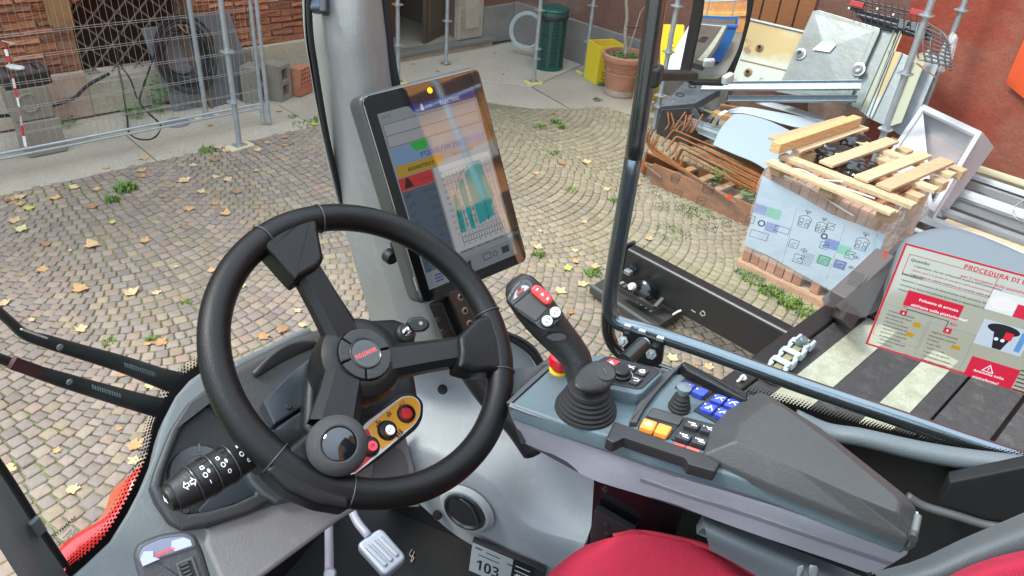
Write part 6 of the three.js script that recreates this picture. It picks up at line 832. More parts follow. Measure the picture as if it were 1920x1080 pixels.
{ // ---- floor, side lining, sill, lower door
  const fl = fru(0, 0, -1.3); const P = (a, r) => fru(a, r, -1.3);
  obj(cabG, 'floor', obox(fru(.25, .5, -1.31), MF, UP, MR, 1.3, .02, 1.1), M(.05, .058, .07, .7, { map: rep(darkDirtT, .8) }));
  obj(cabG, 'kick_plate', obox(fru(.14, .94, -1.12), MF, UP, MR, .96, .4, .02), M(.012, .012, .013, .6)); obj(cabG, 'left_door_sill', obox(fru(.1, -.06, -1.1), MF, UP, MR, 1.3, .42, .05, .01), M(.03, .031, .033, .5)); obj(cabG, 'rear_panel', obox(fru(-.62, .42, -.75), MF, UP, MR, .04, 1.1, 1, .01), M(.02, .02, .022, .6)); obj(cabG, 'added_rear_post', [obox(fru(-.62, .5, .1), MF, UP, MR, .05, 1.6, .62, .02)], M(.02, .02, .022, .6)); obj(cabG, 'front_bulkhead', obox(fru(.72, .6, -1.16), MF, UP, MR, .03, .32, .6), M(.015, .015, .016, .6));  // rear post block is unseen, added and widened to darken the screen reflection
  obj(cabG, 'floor_edge', ring([fru(.62, .62, -1.285), fru(.3, .72, -1.285), fru(.0, .82, -1.285)].map(p => ({ p, rx: .012, ry: .012 })), 8), M(.03, .033, .04, .4));
  obj(cabG, 'pillar_foot', patch([[[728, 560], [800, 545], [858, 560], [905, 600]].map(q => pR(...q, .912)), [[735, 640], [800, 640], [870, 660], [930, 700]].map(q => pR(...q, .91)), [[738, 705], [800, 717], [880, 757], [960, 812]].map(q => pR(...q, .905))], 14, 18, .006), M(.34, .355, .36, .55, { map: wearT }));
  const side = patch([[[738, 640], [800, 650], [880, 680], [970, 730], [1060, 800], [1160, 880]].map(q => pR(...q, .915)), [[738, 700], [800, 712], [880, 752], [960, 806], [1040, 866], [1120, 938]].map(q => pR(...q, .9)), [[738, 760], [800, 775], [880, 810], [955, 855], [1020, 920], [1112, 975]].map(q => pR(...q, .868)), [[740, 800], [795, 822], [870, 852], [935, 890], [1000, 968], [1102, 1006]].map(q => pR(...q, .835)), [[742, 830], [795, 848], [862, 872], [922, 908], [986, 985], [1096, 1020]].map(q => pR(...q, .82)), [[744, 910], [790, 948], [850, 1000], [905, 1034], [968, 1078], [1060, 1120]].map(q => pR(...q, .832))], 40, 40, .012);
  obj(cabG, 'side_lining', side, palePanel);
  obj(cabG, 'lining_corner', patch([[[752, 790], [764, 832], [778, 892], [786, 950]].map(q => pR(...q, .815)), [[728, 800], [740, 840], [748, 895], [752, 950]].map(q => pR(...q, .79))], 6, 12, .008), palePanel);
  for (const [x, y, r] of [[829, 731, .884], [819, 967, .818]]) { const m = obj(cabG, 'plug', lathe(pR(x, y, r), MR.clone().negate().addScaledVector(UP, .3), [[0, .003], [.004, .003], [.0045, .0015], [.008, .002], [.009, 0], [.009, -.004]], 16), blackPl); }
  const vc = pR(873, 957, .808); obj(cabG, 'vent_ring', lathe(vc, MR.clone().negate(), [[.036, -.004], [.041, .004], [.046, .004], [.054, -.004]], 40), palePanel); const vent = new THREE.Group(); vent.name = 'air_vent'; cabG.add(vent); obj(vent, 'vent_disc', lathe(vc, MR.clone().negate(), [[0, .004], [.02, .0055], [.033, .004], [.036, .0075], [.0395, .0075], [.041, 0]], 40), PM(.018, .019, .021, .35, { clearcoat: .3 })); obj(vent, 'vent_lip', tube(catPts([[862, 935], [880, 948], [893, 970], [896, 985]], (x, y) => pR(x, y, .8), 10), .0016, 16, 6), M(.05, .052, .055, .35));
  obj(cabG, 'window_sill', ring(catPts([[1490, 783], [1550, 809], [1613, 820], [1713, 843], [1800, 859], [1920, 874], [2060, 890], [2200, 900]], (x, y) => pR(x, y, .9), 40).map((p, i) => ({ p, rx: .0115 + .004 * i / 40, ry: .014 })), 14), M(.11, .135, .148, .5, { bumpMap: grainT, bumpScale: .0003 }));
  const lowM = M(.011, .011, .012, .4); obj(cabG, 'lower_door', patch([[[1450, 772], [1577, 826], [1713, 854], [1847, 876], [2100, 900]].map(q => pR(...q, .905)), [[1450, 900], [1577, 930], [1713, 960], [1847, 975], [2100, 980]].map(q => pR(...q, .9)), [[1450, 1060], [1577, 1080], [1713, 1090], [1847, 1090], [2100, 1080]].map(q => pR(...q, .88))], 12, 16, .01), lowM);
  obj(cabG, 'door_hose', ring(catPts([[1700, 930], [1730, 948], [1790, 966], [1850, 984], [1900, 990], [1960, 992]], (x, y) => pR(x, y, .86), 26).map(p => ({ p, rx: .006, ry: .006 })), 10), M(.075, .08, .082, .5));
  obj(cabG, 'door_pocket', slab((globalThis.dpf = frame(pR(1850, 950, .86), MR.clone().negate())), [[1780, 905], [2000, 860], [2000, 990], [1905, 978], [1850, 976], [1760, 945]].map(q => dpf.px(...q)), .02, .004), M(.009, .01, .011, .6));
  // front corner of the side lining: curved black seal and small pieces
  obj(cabG, 'door_seal', ring(catPts([[948, 628], [972, 640], [996, 658], [1014, 684], [1022, 710]], (x, y) => pR(x, y, .9), 20).map(p => ({ p, rx: .007, ry: .007 })), 10), rubber); { const teeth = []; for (const [i, p] of catPts([[948, 624], [974, 634], [1000, 652], [1018, 680], [1027, 706]], (x, y) => pR(x, y, .897), 44).entries()) teeth.push(obox(p, MF, UP, MR, .0022, .0022, .006)); obj(cabG, 'seal_teeth', teeth, rubber).userData.kind = 'stuff'; }
  obj(cabG, 'inner_corner', patch([[[930, 634], [960, 640], [985, 656], [1005, 690]].map(q => pR(...q, .91)), [[900, 700], [930, 706], [960, 720], [985, 740]].map(q => pR(...q, .9))], 6, 10, .006), M(.30, .33, .33, .55));
  obj(cabG, 'black_gusset', ring(catPts([[846, 640], [868, 676], [890, 712], [920, 752], [965, 800], [1000, 850]], (x, y) => pR(x, y, .82), 22).map((p, i) => ({ p, rx: .02, ry: .012, up: UP })), 10), M(.018, .018, .02, .5));
  const sk = M(.016, .016, .018, .45); obj(cabG, 'seat_box', slab((globalThis.sbf = frame(pR(1200, 960, .74), MR.clone().negate())), [[1113, 890], [1345, 965], [1345, 1060], [1106, 1010]].map(q => sbf.px(...q)), .03, .003), blackGloss); obj(cabG, 'seat_rail', slab((globalThis.srf = frame(pR(1150, 985, .72), MR.clone().negate())), [[1114, 958], [1126, 962], [1188, 998], [1186, 1004], [1104, 1030]].map(q => srf.px(...q)), .012, .002), M(.035, .035, .037, .4)); for (const [x, y] of [[1134, 918], [1136, 985], [1138, 1003]]) screw(cabG, pR(x, y, .718), MR.clone().negate(), .004);
  const labelT = canvas(256, 128, (x, w, h) => { x.fillStyle = '#8d9295'; x.fillRect(0, 0, w, h); x.fillStyle = '#1c1d1f'; x.font = 'bold 62px sans-serif'; x.fillText('103', 24, 108); x.font = '16px sans-serif'; x.fillRect(14, 14, 30, 6); x.fillRect(60, 18, 60, 4); x.fillRect(150, 26, 50, 5); x.fillRect(30, 40, 90, 4); x.fillStyle = '#17181a'; x.fillRect(172, 0, 84, 128); x.fillStyle = '#b9bdc0'; for (let i = 0; i < 5; i++) { x.fillRect(184, 20 + i * 20, 60, 4); x.beginPath(); x.moveTo(190 + i * 10, 60); x.lineTo(196 + i * 10, 50); x.lineTo(202 + i * 10, 60); x.fill(); } });
  const lf = frame(pR(930, 1062, .8), MR.clone().negate().addScaledVector(UP, .15), pR(908, 1030, .8).sub(pR(904, 1090, .8))); raw(cabG, 'rating_label', quad(lf, -.05, -.034, .07, .034, .002), new THREE.MeshStandardMaterial({ map: labelT, roughness: .45 })); obj(cabG, 'label_carrier', slab(lf, [[-.052, -.2], [.09, -.2], [.09, .036], [-.052, .036]], .01, .002), M(.02, .02, .022, .5));
}
// ---- steering wheel
{
  const t = thing('steering_wheel', 'black leather-look three-spoke steering wheel with spinner knob', 'steering wheel'), f = WF(0), R = .175, r = .0172;
  const c = []; for (let i = 0; i < 96; i++) { const q = i / 96 * 6.28319; c.push(f.at(Math.cos(q) * R, Math.sin(q) * R)); }
  const tor = new THREE.TorusGeometry(R, r, 20, 140); { const p = tor.attributes.position, uv = tor.attributes.uv; for (let i = 0; i < uv.count; i++) uv.setXY(i, uv.getX(i) * 1.1, uv.getY(i) * .108); } obj(t, 'rim', tor.applyMatrix4(f.m), leather, null, true);
  const seam = (px, py) => { const [u, v] = f.px(px, py), q = Math.atan2(v, u); const g = new THREE.TorusGeometry(r + .0007, .0009, 6, 28); const n = V(-Math.sin(q), Math.cos(q), 0), y = V(0, 0, 1), x = y.clone().cross(n); g.applyMatrix4(basis(V(Math.cos(q) * R, Math.sin(q) * R, 0), x, y, n)).applyMatrix4(f.m); return g; };
  for (const q of [[593, 400], [490, 445], [915, 588], [945, 700], [515, 860], [655, 930]]) obj(t, 'rim_seam', seam(...q), M(.05, .055, .06, .4));
  const pad = (px, name, top, th, b) => { const g = frame(f.at(0, 0, top), WN); return obj(t, name, slab(g, rounded(px.map(q => g.px(...q)), .006), th, b), leather); };
  pad([[474, 438], [530, 402], [594, 387], [600, 440], [609, 484], [600, 498], [556, 524], [546, 514], [503, 466]], 'grip_pad', .0145, .029, .006);
  pad([[862, 630], [893, 596], [934, 582], [952, 636], [961, 700], [925, 693], [897, 697], [861, 687], [866, 656]], 'grip_pad', .0145, .029, .006);
  pad([[497, 880], [543, 838], [580, 806], [620, 790], [662, 880], [658, 955], [600, 945], [540, 920]], 'grip_pad', .0135, .028, .006);
  const spoke = (q0, q1, w0, w1, h) => { const a = f.px(...q0), g2 = frame(f.at(0, 0, -.018), WN), b = g2.px(...q1); const A = f.at(a[0], a[1], -.004), B = g2.at(b[0], b[1]); const z = B.clone().sub(A).normalize(), x = WN.clone().cross(z).normalize(), y = z.clone().cross(x); const sec = (c, w, k) => [[-w, -h], [-w, h * .2], [-w * .62, h], [w * .62, h], [w, h * .2], [w, -h]].map(([u, v]) => c.clone().addScaledVector(x, u).addScaledVector(y, v)); const S = [sec(A, w0), sec(A.clone().lerp(B, .5), (w0 + w1) / 2 * .96), sec(B, w1)], P = []; for (let i = 0; i < 2; i++) for (let k = 0; k < 6; k++) { const a = S[i][k], b2 = S[i][(k + 1) % 6], c2 = S[i + 1][k], d = S[i + 1][(k + 1) % 6]; P.push(a, c2, b2, b2, c2, d); } const g = new THREE.BufferGeometry(); g.setAttribute('position', new THREE.Float32BufferAttribute(P.flatMap(p => p.toArray()), 3)); return toCreasedNormals(g, .4); };
  const mm = PM(.009, .0085, .009, .36, { specularIntensity: .65, bumpMap: rep(leatherT, .035), bumpScale: .00008 });
  obj(t, 'spoke', spoke([578, 505], [645, 628], .0175, .0225, .0105), mm); obj(t, 'spoke', spoke([866, 655], [728, 678], .0185, .0215, .0105), mm); obj(t, 'spoke', spoke([628, 800], [650, 695], .028, .024, .009), mm);
  // hub
  const hb = frame(f.at(0, 0, -.02), WN), hc = hb.px(677, 672), H = w => hb.at(hc[0], hc[1], w);
  obj(t, 'hub', lathe(H(0), WN, [[0, -.05], [.05, -.05], [.054, -.01], [.05, .006], [.04, .012], [.0335, .012], [.033, .007], [.03, .007], [0, .007]], 48), mm);
  const hp = [[-.2, 2.0], [2.08, 3.0], [3.08, 4.1], [4.18, 5.98]]; for (const [q0, q1] of hp) { const pts = []; for (let i = 0; i <= 14; i++) { const q = q0 + (q1 - q0) * i / 14; pts.push([hc[0] + Math.cos(q) * .0322, hc[1] + Math.sin(q) * .0322]); } for (let i = 14; i >= 0; i--) { const q = q0 + (q1 - q0) * i / 14; pts.push([hc[0] + Math.cos(q) * .0195, hc[1] + Math.sin(q) * .0195]); } obj(t, 'hub_segment', slab(hb, pts, .008, .0012, .016), M(.022, .023, .024, .45, { bumpMap: grainT, bumpScale: .0003 })); }
  obj(t, 'badge_ring', lathe(H(.012), WN, [[.0168, .004], [.0185, .0055], [.0198, .004], [.0198, -.002]], 40), M(.03, .03, .03, .3));
  const bt = canvas(256, 256, (x, w, h) => { x.fillStyle = '#0b0b0c'; x.fillRect(0, 0, w, h); x.strokeStyle = '#3a3d40'; x.lineWidth = 3; x.beginPath(); x.arc(128, 128, 104, 0, 7); x.stroke(); x.fillStyle = '#f0261c'; x.font = 'bold 46px sans-serif'; x.textAlign = 'center'; x.save(); x.translate(128, 128); x.scale(1, 1.15); x.fillText('MANITOU', 0, 16); x.restore(); });
  const bg = new THREE.CircleGeometry(.0172, 40); const dirp = hb.px(700, 655), dir2 = hb.px(652, 676), ang = Math.atan2(dirp[1] - dir2[1], dirp[0] - dir2[0]) + Math.PI; bg.rotateZ(ang); bg.translate(hc[0], hc[1], .0165); raw(t, 'badge', toWorld(bg, hb), new THREE.MeshPhysicalMaterial({ map: bt, roughness: .25, clearcoat: .9, clearcoatRoughness: .05 }));
  // spinner knob
  const kf = frame(f.at(0, 0, .018), WN), kc = kf.px(632, 836), K = w => kf.at(kc[0], kc[1], w); const kn = EYE.clone().sub(K(0)).normalize().lerp(WN, .35).normalize();
  const knob = new THREE.Group(); knob.name = 'spinner_knob'; t.add(knob);
  obj(knob, 'knob_body', lathe(K(0), kn, [[0, -.022], [.016, -.02], [.027, -.012], [.0325, 0], [.031, .012], [.0255, .019], [.0195, .0215], [.018, .0205]], 56), M(.055, .056, .06, .6, { bumpMap: rep(leatherT, .025), bumpScale: .0005 })); obj(knob, 'knob_cap', lathe(K(0).addScaledVector(kn, .017), kn, [[0, .0075], [.008, .0068], [.015, .0045], [.0185, .002], [.0185, -.002]], 40), PM(.004, .006, .011, .06, { clearcoat: 1, clearcoatRoughness: .02 })); obj(knob, 'knob_stem', cyl(K(-.03), K(-.015), .012, .012, 18), blackPl);
}
{ // ---- yellow switch panel on the column
  const t = thing('switch_panel', 'yellow and red switch panel with key switches on the steering column', 'switch panel'), f = WF(.085);
  const o = [[655, 897], [640, 880], [684, 794], [754, 743], [774, 742], [788, 754], [788, 778], [778, 796], [720, 846]], pts = rounded(o.map(q => f.px(...q)), .008);
  obj(t, 'backing', slab(f, rounded([[648, 902], [630, 880], [678, 789], [751, 736], [778, 735], [796, 752], [795, 782], [784, 802], [722, 852]].map(q => f.px(...q)), .01), .02, .003, -.001), blackPl);
  obj(t, 'white_border', slab(f, pts, .002, .0004, .001), M(.72, .66, .66, .4));
  const inset = (px) => slab(f, rounded(px.map(q => f.px(...q)), .0035), .002, .0003, .0016); obj(t, 'yellow_plate', inset([[687, 801], [755, 746], [774, 744.5], [786, 756], [786, 777], [777, 794], [715, 844]]), M(.85, .37, .025, .45)); obj(t, 'red_plate', inset([[653, 886], [652, 870], [674, 822], [687, 802], [712, 845], [664, 888]]), M(.5, .015, .02, .45));
  const sign = canvas(256, 256, (x, w, h) => { x.clearRect(0, 0, w, h); x.strokeStyle = '#251c08'; x.fillStyle = '#251c08'; x.lineWidth = 12; x.strokeRect(70, 90, 150, 80); x.fillRect(220, 112, 16, 36); x.beginPath(); x.moveTo(20, 170); x.lineTo(44, 96); x.lineTo(30, 140); x.lineTo(58, 126); x.lineWidth = 10; x.stroke(); }), sgn2 = canvas(256, 256, (x, w, h) => { x.clearRect(0, 0, w, h); x.fillStyle = '#251c08'; x.fillRect(20, 130, 60, 80); x.fillRect(110, 60, 36, 150); x.fillRect(176, 90, 60, 120); x.clearRect(192, 110, 28, 40); x.fillRect(20, 222, 216, 14); x.beginPath(); x.arc(128, 46, 24, 0, 7); x.fill(); });
  const dec = (px, py, s, tx) => { const [u, v] = f.px(px, py); const g = new THREE.PlaneGeometry(s, s); const a = f.px(757, 753), b = f.px(713, 800); g.rotateZ(Math.atan2(a[1] - b[1], a[0] - b[0])); g.translate(u, v, .0022); raw(t, 'symbol', toWorld(g, f), new THREE.MeshStandardMaterial({ map: tx, transparent: true, alphaTest: .4, roughness: .5 })); };
  dec(752, 757, .0105, sign); dec(708, 795, .011, sgn2); dec(745, 812, .013, sgn2); dec(727, 777, .008, sgn2);
  const at = (x, y, w = 0) => f.at(...f.px(x, y, w), w); 
  obj(t, 'red_button', lathe(at(760, 777, .004), WN, [[0, .0062], [.0065, .006], [.008, .0045], [.0082, 0]], 30), PM(.62, .02, .02, .35, { clearcoat: .3 })); obj(t, 'button_ring', lathe(at(760, 777), WN, [[.0082, .003], [.0088, .007], [.0118, .006], [.0125, 0]], 34), blackPl);
  const ks = (x, y, m, nm) => { const k = new THREE.Group(); k.name = nm; t.add(k); obj(k, 'collar', lathe(at(x - 4, y), WN, [[0, .007], [.0085, .008], [.0115, .0065], [.0132, .002], [.0132, 0]], 34), blackPl); obj(k, 'barrel', lathe(at(x, y, .008), WN, [[0, .004], [.002, .004], [.0022, .0055], [.0062, .0055], [.0068, .004], [.0068, -.003]], 26), m); obj(k, 'keyhole', obox(at(x, y, .0125), f.x, f.y, f.z, .0012, .0045, .002), M(.01, .01, .01, .6)); };
  ks(729, 808, M(.75, .74, .74, .12, { metalness: 1 }), 'key_switch'); ks(696, 838, M(.6, .06, .08, .2, { metalness: .6 }), 'red_key_switch');
}
{ // ---- ignition lock and key
  const t = thing('ignition_key', 'black-headed ignition key in a chrome lock behind the steering wheel', 'key'), f = WF(.1), a = f.at(...f.px(762, 624)), ax = f.at(...f.px(783, 608), .035).sub(a).normalize();
  obj(t, 'lock_bezel', lathe(a, WN, [[.007, .004], [.011, .004], [.0135, .001], [.0135, -.004]], 28), M(.05, .05, .052, .3)); obj(t, 'lock_barrel', lathe(a, ax, [[0, .012], [.0062, .012], [.007, .008], [.0085, .004], [.0085, -.004]], 24), M(.75, .72, .68, .15, { metalness: 1 })); obj(t, 'key_blade', bar(a.clone().addScaledVector(ax, .01), a.clone().addScaledVector(ax, .024), .009, .0025, WN), zinc);
  const kf = frame(pD(783, 609, proj(a)[2] - .03), EYE.clone().sub(a).normalize()); obj(t, 'key_head', slab(kf, rounded([[760, 606], [768, 596], [790, 593], [804, 602], [806, 612], [796, 622], [774, 624]].map(q => kf.px(...q)), .003), .009, .003, 0, 3), PM(.009, .009, .01, .4)); obj(t, 'key_hole', slab(kf, Array.from({ length: 14 }, (_, i) => { const [u, v] = kf.px(789, 606); return [u + .0026 * Math.cos(i / 14 * 6.28), v + .0026 * Math.sin(i / 14 * 6.28)]; }), .002, 0, .001), M(.3, .32, .33, .4));
}
{ // ---- indicator stalk
  const t = thing('indicator_stalk', 'black multi-function stalk with white symbols beside the steering wheel', 'control stalk'); const a = pD(312, 938, .74), b = pD(470, 846, .80), ax = b.clone().sub(a).normalize(), L = a.distanceTo(b), at = k => a.clone().lerp(b, k);
  const pr = [[0, 0], [.0125, .0005], [.014, .003], [.0142, .012]]; obj(t, 'horn_button', lathe(a, ax, pr, 32), blackPl);
  const seg = (k0, k1, r0, r1, nm) => obj(t, nm, lathe(a, ax, [[r0 * .9, k0 * L], [r0, k0 * L + .0015], [r1, k1 * L - .0015], [r1 * .9, k1 * L]], 36), M(.014, .014, .015, .42, { bumpMap: grainT, bumpScale: .0002 })); seg(.06, .3, .0165, .0205, 'tip_barrel'); seg(.31, .52, .0205, .0205, 'light_ring'); seg(.53, .74, .0205, .0205, 'wiper_ring'); seg(.75, 1.02, .0195, .0185, 'base_barrel');
  for (const k of [.305, .525, .745]) obj(t, 'ring_gap', lathe(a, ax, [[.0208, k * L - .0012], [.0213, k * L], [.0208, k * L + .0012]], 36), M(.035, .036, .038, .35));
  for (const [k0, k1] of [[.33, .5], [.55, .72]]) for (let i = 0; i < 16; i++) { const q = i / 16 * 6.283; let x = UP.clone().cross(ax).normalize(), y = ax.clone().cross(x); const d = x.clone().multiplyScalar(Math.cos(q)).addScaledVector(y, Math.sin(q)); obj(t, 'grip_rib', bar(at(k0 + .1).addScaledVector(d, .0206), at(k1).addScaledVector(d, .0206), .0016, .0012, d), blackPl); }
  // printed symbols wrapped on the barrel
  const st = canvas(512, 128, (x, w, h) => { x.clearRect(0, 0, w, h); x.strokeStyle = x.fillStyle = '#e8eaea'; x.lineWidth = 5; const O = (cx, cy) => { x.beginPath(); x.arc(cx, cy, 11, 0, 7); x.stroke(); }, dot = (cx, cy) => { x.beginPath(); x.ellipse(cx, cy, 8, 11, 0, 0, 7); x.fill(); }; x.beginPath(); for (const s of [-1, 1]) { x.moveTo(92 + s * 6, 52); x.lineTo(92 + s * 22, 52); x.lineTo(92 + s * 22, 42); x.lineTo(92 + s * 38, 60); x.lineTo(92 + s * 22, 78); x.lineTo(92 + s * 22, 68); x.lineTo(92 + s * 6, 68); x.closePath(); } x.stroke(); O(190, 62); dot(218, 52); x.strokeRect(188, 14, 18, 16); x.fillRect(196, 92, 6, 20); O(306, 62); dot(332, 52); x.beginPath(); x.arc(300, 20, 9, 0, 7); x.stroke(); x.beginPath(); x.arc(322, 104, 9, 0, 7); x.stroke(); O(430, 62); dot(456, 50); x.fillRect(426, 8, 24, 18); x.beginPath(); x.arc(454, 104, 10, 0, 7); x.stroke(); x.fillRect(442, 98, 24, 5); x.fillRect(442, 110, 24, 5); });
  const g = new THREE.CylinderGeometry(.0211, .0211, L * .92, 24, 1, true, -.55, 1.3); { const uv = g.attributes.uv; for (let i = 0; i < uv.count; i++) { const u = uv.getX(i), v = uv.getY(i); uv.setXY(i, v, 1 - u); } } const toEye = EYE.clone().sub(at(.5)); toEye.addScaledVector(ax, -toEye.dot(ax)).normalize().addScaledVector(UP, .35).normalize(); toEye.addScaledVector(ax, -toEye.dot(ax)).normalize(); g.applyMatrix4(basis(at(.52), ax.clone().cross(toEye), ax, toEye)); raw(t, 'printed_symbols', g, new THREE.MeshStandardMaterial({ map: st, alphaTest: .4, transparent: true, roughness: .5, side: THREE.DoubleSide }));
  const ht = canvas(64, 64, (x) => { x.clearRect(0, 0, 64, 64); x.fillStyle = '#f0f2f2'; x.beginPath(); x.moveTo(12, 26); x.lineTo(30, 26); x.lineTo(52, 12); x.lineTo(52, 52); x.lineTo(30, 38); x.lineTo(12, 38); x.fill(); x.fillRect(18, 38, 12, 10); }); const hq = new THREE.PlaneGeometry(.014, .016); const hx = UP.clone().cross(ax).normalize(); hq.applyMatrix4(basis(a.clone().addScaledVector(ax, -.0006), ax.clone().negate().cross(hx).negate().clone().cross(ax).normalize(), hx.clone().cross(ax).normalize(), ax.clone().negate())); raw(t, 'horn_symbol', hq, new THREE.MeshStandardMaterial({ map: ht, alphaTest: .4, transparent: true, side: THREE.DoubleSide }));
  obj(t, 'stalk_root', ring([{ p: at(.98), r: .018 }, { p: at(1.1), r: .02 }, { p: pD(500, 850, .85), r: .026 }, { p: pD(540, 850, .9), r: .03 }], 18), M(.03, .033, .036, .5));
}
{ // ---- touch screen
  const t = thing('display_screen', 'large portrait touch screen mounted on the pillar beside the steering wheel', 'display'); const c = fru(.4493, .84986, -.45388), n = V(0, 0, 0).addScaledVector(MF, -.78265).addScaledVector(MR, -.46644).addScaledVector(UP, .41218), up = V(0, 0, 0).addScaledVector(MF, .40343).addScaledVector(MR, .12417).addScaledVector(UP, .90655); const f = frame(c, n, up), W = .1846, H = .29, rc = (w, h, r) => rounded([[-w / 2, -h / 2], [w / 2, -h / 2], [w / 2, h / 2], [-w / 2, h / 2]], r);
  obj(t, 'housing', slab(f, rc(W + .006, H + .006, .016), .034, .01, -.002), M(.05, .053, .056, .45, { bumpMap: grainT, bumpScale: .0003 })); obj(t, 'glass_front', slab(f, rc(W, H, .012), .004, .0012, .0), PM(.006, .006, .007, .03, { clearcoat: 1, clearcoatRoughness: .01, ior: 2.5 }));
  const sc = canvas(700, 1120, (x, w, h) => {
    const T = (s, X, Y, z, c = '#1a2330', al = 'left', b = '') => { x.fillStyle = c; x.font = b + z + 'px sans-serif'; x.textAlign = al; x.fillText(s, X, Y); };
    x.fillStyle = '#aab2ba'; x.fillRect(0, 0, w, h); x.fillStyle = '#1f3a9c'; x.beginPath(); x.moveTo(190, 0); x.lineTo(w, 0); x.lineTo(w, 56); x.lineTo(270, 56); x.quadraticCurveTo(240, 52, 230, 26); x.quadraticCurveTo(220, 0, 190, 0); x.fill(); x.fillStyle = '#fff'; x.fillRect(292, 14, 20, 34); x.fillRect(297, 8, 10, 6); T('97%', 322, 42, 26, '#dfe8ff'); T('ELECTRIC', 428, 44, 34, '#eef2ff', 'left', 'bold '); T('11 °C', 20, 38, 26);
    x.strokeStyle = '#6b7680'; x.lineWidth = 3; x.strokeRect(14, 70, w - 28, 140); x.beginPath(); x.moveTo(14, 140); x.lineTo(w - 14, 140); x.stroke(); x.fillStyle = '#bfc5ca'; x.fillRect(18, 74, w - 36, 62); x.fillRect(18, 144, w - 36, 62);
    x.fillStyle = '#8fb3e0'; x.fillRect(14, 216, w - 28, 110); x.fillStyle = '#b9c9da'; x.fillRect(300, 216, 386, 60); x.fillStyle = '#2fd04a'; x.beginPath(); x.moveTo(150, 216); x.lineTo(280, 216); x.quadraticCurveTo(280, 266, 240, 270); x.lineTo(180, 270); x.closePath(); x.fill(); T('PT2000 / JW 250', 200, 316, 42, '#1a3560');
    x.fillStyle = '#d6ad22'; x.beginPath(); x.roundRect ? x.roundRect(14, 330, 330, 66, 14) : x.rect(14, 330, 330, 66); x.fill(); T('GEOMETRICO', 90, 376, 30, '#2c2406', 'left', 'bold '); T('INFO LAVORO', 420, 366, 26);
    x.fillStyle = '#e23a34'; x.fillRect(8, 402, 240, 80); x.fillStyle = '#2a0a08'; x.beginPath(); x.moveTo(36, 470); x.lineTo(52, 424); x.lineTo(84, 424); x.lineTo(100, 470); x.fill(); x.beginPath(); x.arc(68, 420, 12, 0, 7); x.fill(); T('0.1 ton', 236, 452, 26, '#5a100c', 'right');
    x.fillStyle = '#5b6e82'; x.fillRect(8, 484, 240, 556); const r = ['0.0 ton', '7.5 m', '7.2 m', '51.7°', '6.0 m', '78.9°', '14.0°', '1.4', '-0.6°']; r.forEach((s, i) => { T(s, 236, 526 + i * 60, 26, '#1d2a38', 'right'); x.strokeStyle = '#1d2a38'; x.lineWidth = 4; x.beginPath(); x.moveTo(30, 530 + i * 60); x.lineTo(56 + 6 * (i % 3), 500 + i * 60); if (i % 2) x.lineTo(76, 526 + i * 60); x.stroke(); if (i === 0) T('ACT', 24, 526, 26, '#1d2a38'); });
    x.fillStyle = '#dfe3e6'; x.fillRect(260, 402, w - 274, 560); x.strokeStyle = '#515b64'; x.lineWidth = 2; for (let i = 0; i <= 12; i++) { x.beginPath(); x.moveTo(330 + i * 28, 440); x.lineTo(330 + i * 28, 850); x.stroke(); } for (let i = 0; i <= 10; i++) { x.beginPath(); x.moveTo(330, 440 + i * 41); x.lineTo(666, 440 + i * 41); x.stroke(); T(String(28 - i * 2), 318, 450 + i * 41, 20, '#2c343b', 'right'); }
    x.fillStyle = '#38c0bf'; x.beginPath(); x.moveTo(336, 848); x.lineTo(336, 640); x.quadraticCurveTo(350, 560, 380, 640); x.lineTo(372, 848); x.fill(); x.beginPath(); x.moveTo(412, 848); x.lineTo(400, 560); x.quadraticCurveTo(430, 500, 450, 530); x.lineTo(446, 848); x.fill(); x.beginPath(); x.moveTo(480, 838); x.lineTo(470, 500); x.quadraticCurveTo(520, 450, 600, 446); x.lineTo(640, 690); x.lineTo(600, 750); x.lineTo(606, 812); x.closePath(); x.fill(); x.strokeStyle = '#27323a'; x.lineWidth = 3; x.beginPath(); x.moveTo(334, 848); x.quadraticCurveTo(336, 540, 470, 470); x.quadraticCurveTo(540, 436, 604, 446); x.stroke();
    x.save(); x.fillStyle = '#12313a'; x.font = '20px sans-serif'; for (const [X, s] of [[352, '500 kg - 600 lb'], [392, '900 kg - 1100 lb'], [432, '1100 kg'], [462, '1500 kg - 2000 lb'], [560, 'Max 2000 kg - lb']]) { x.save(); x.translate(X, 830); x.rotate(-Math.PI / 2); x.textAlign = 'left'; x.fillText(s, 0, 6); x.restore(); } x.restore();
    x.strokeStyle = '#39434b'; for (let i = 0; i <= 16; i++) { x.beginPath(); x.moveTo(330 + i * 21, 880); x.lineTo(330 + i * 21, 916); x.stroke(); } x.strokeRect(330, 880, 336, 36); for (let i = 0; i <= 12; i++) T(String(i * 2), 330 + i * 28, 872, 16, '#2c343b', 'center'); for (let i = 0; i <= 8; i++) T(String(i * 10), 330 + i * 42, 938, 16, '#2c343b', 'center'); T('Load chart 1 - 50 Hz 100% 1 - 82.5 mm', 290, 975, 19, '#2c343b', 'left', 'bold ');
    x.fillStyle = '#9aa3ab'; x.fillRect(0, 1010, w, 110); x.strokeStyle = '#39434b'; x.lineWidth = 5; x.strokeRect(440, 1036, 60, 40); x.beginPath(); x.arc(536, 1060, 16, 0, 7); x.stroke(); x.fillStyle = '#39434b'; x.fillRect(590, 1036, 60, 44); x.fillStyle = '#1a1f24'; x.beginPath(); x.arc(330, 1050, 12, 0, 7); x.fill(); x.fillRect(322, 1062, 16, 30); x.strokeStyle = '#2e4c9a'; x.lineWidth = 9; for (let i = 0; i < 3; i++) { x.beginPath(); x.moveTo(60, 1046 + i * 20); x.lineTo(120, 1046 + i * 20); x.stroke(); }
  });
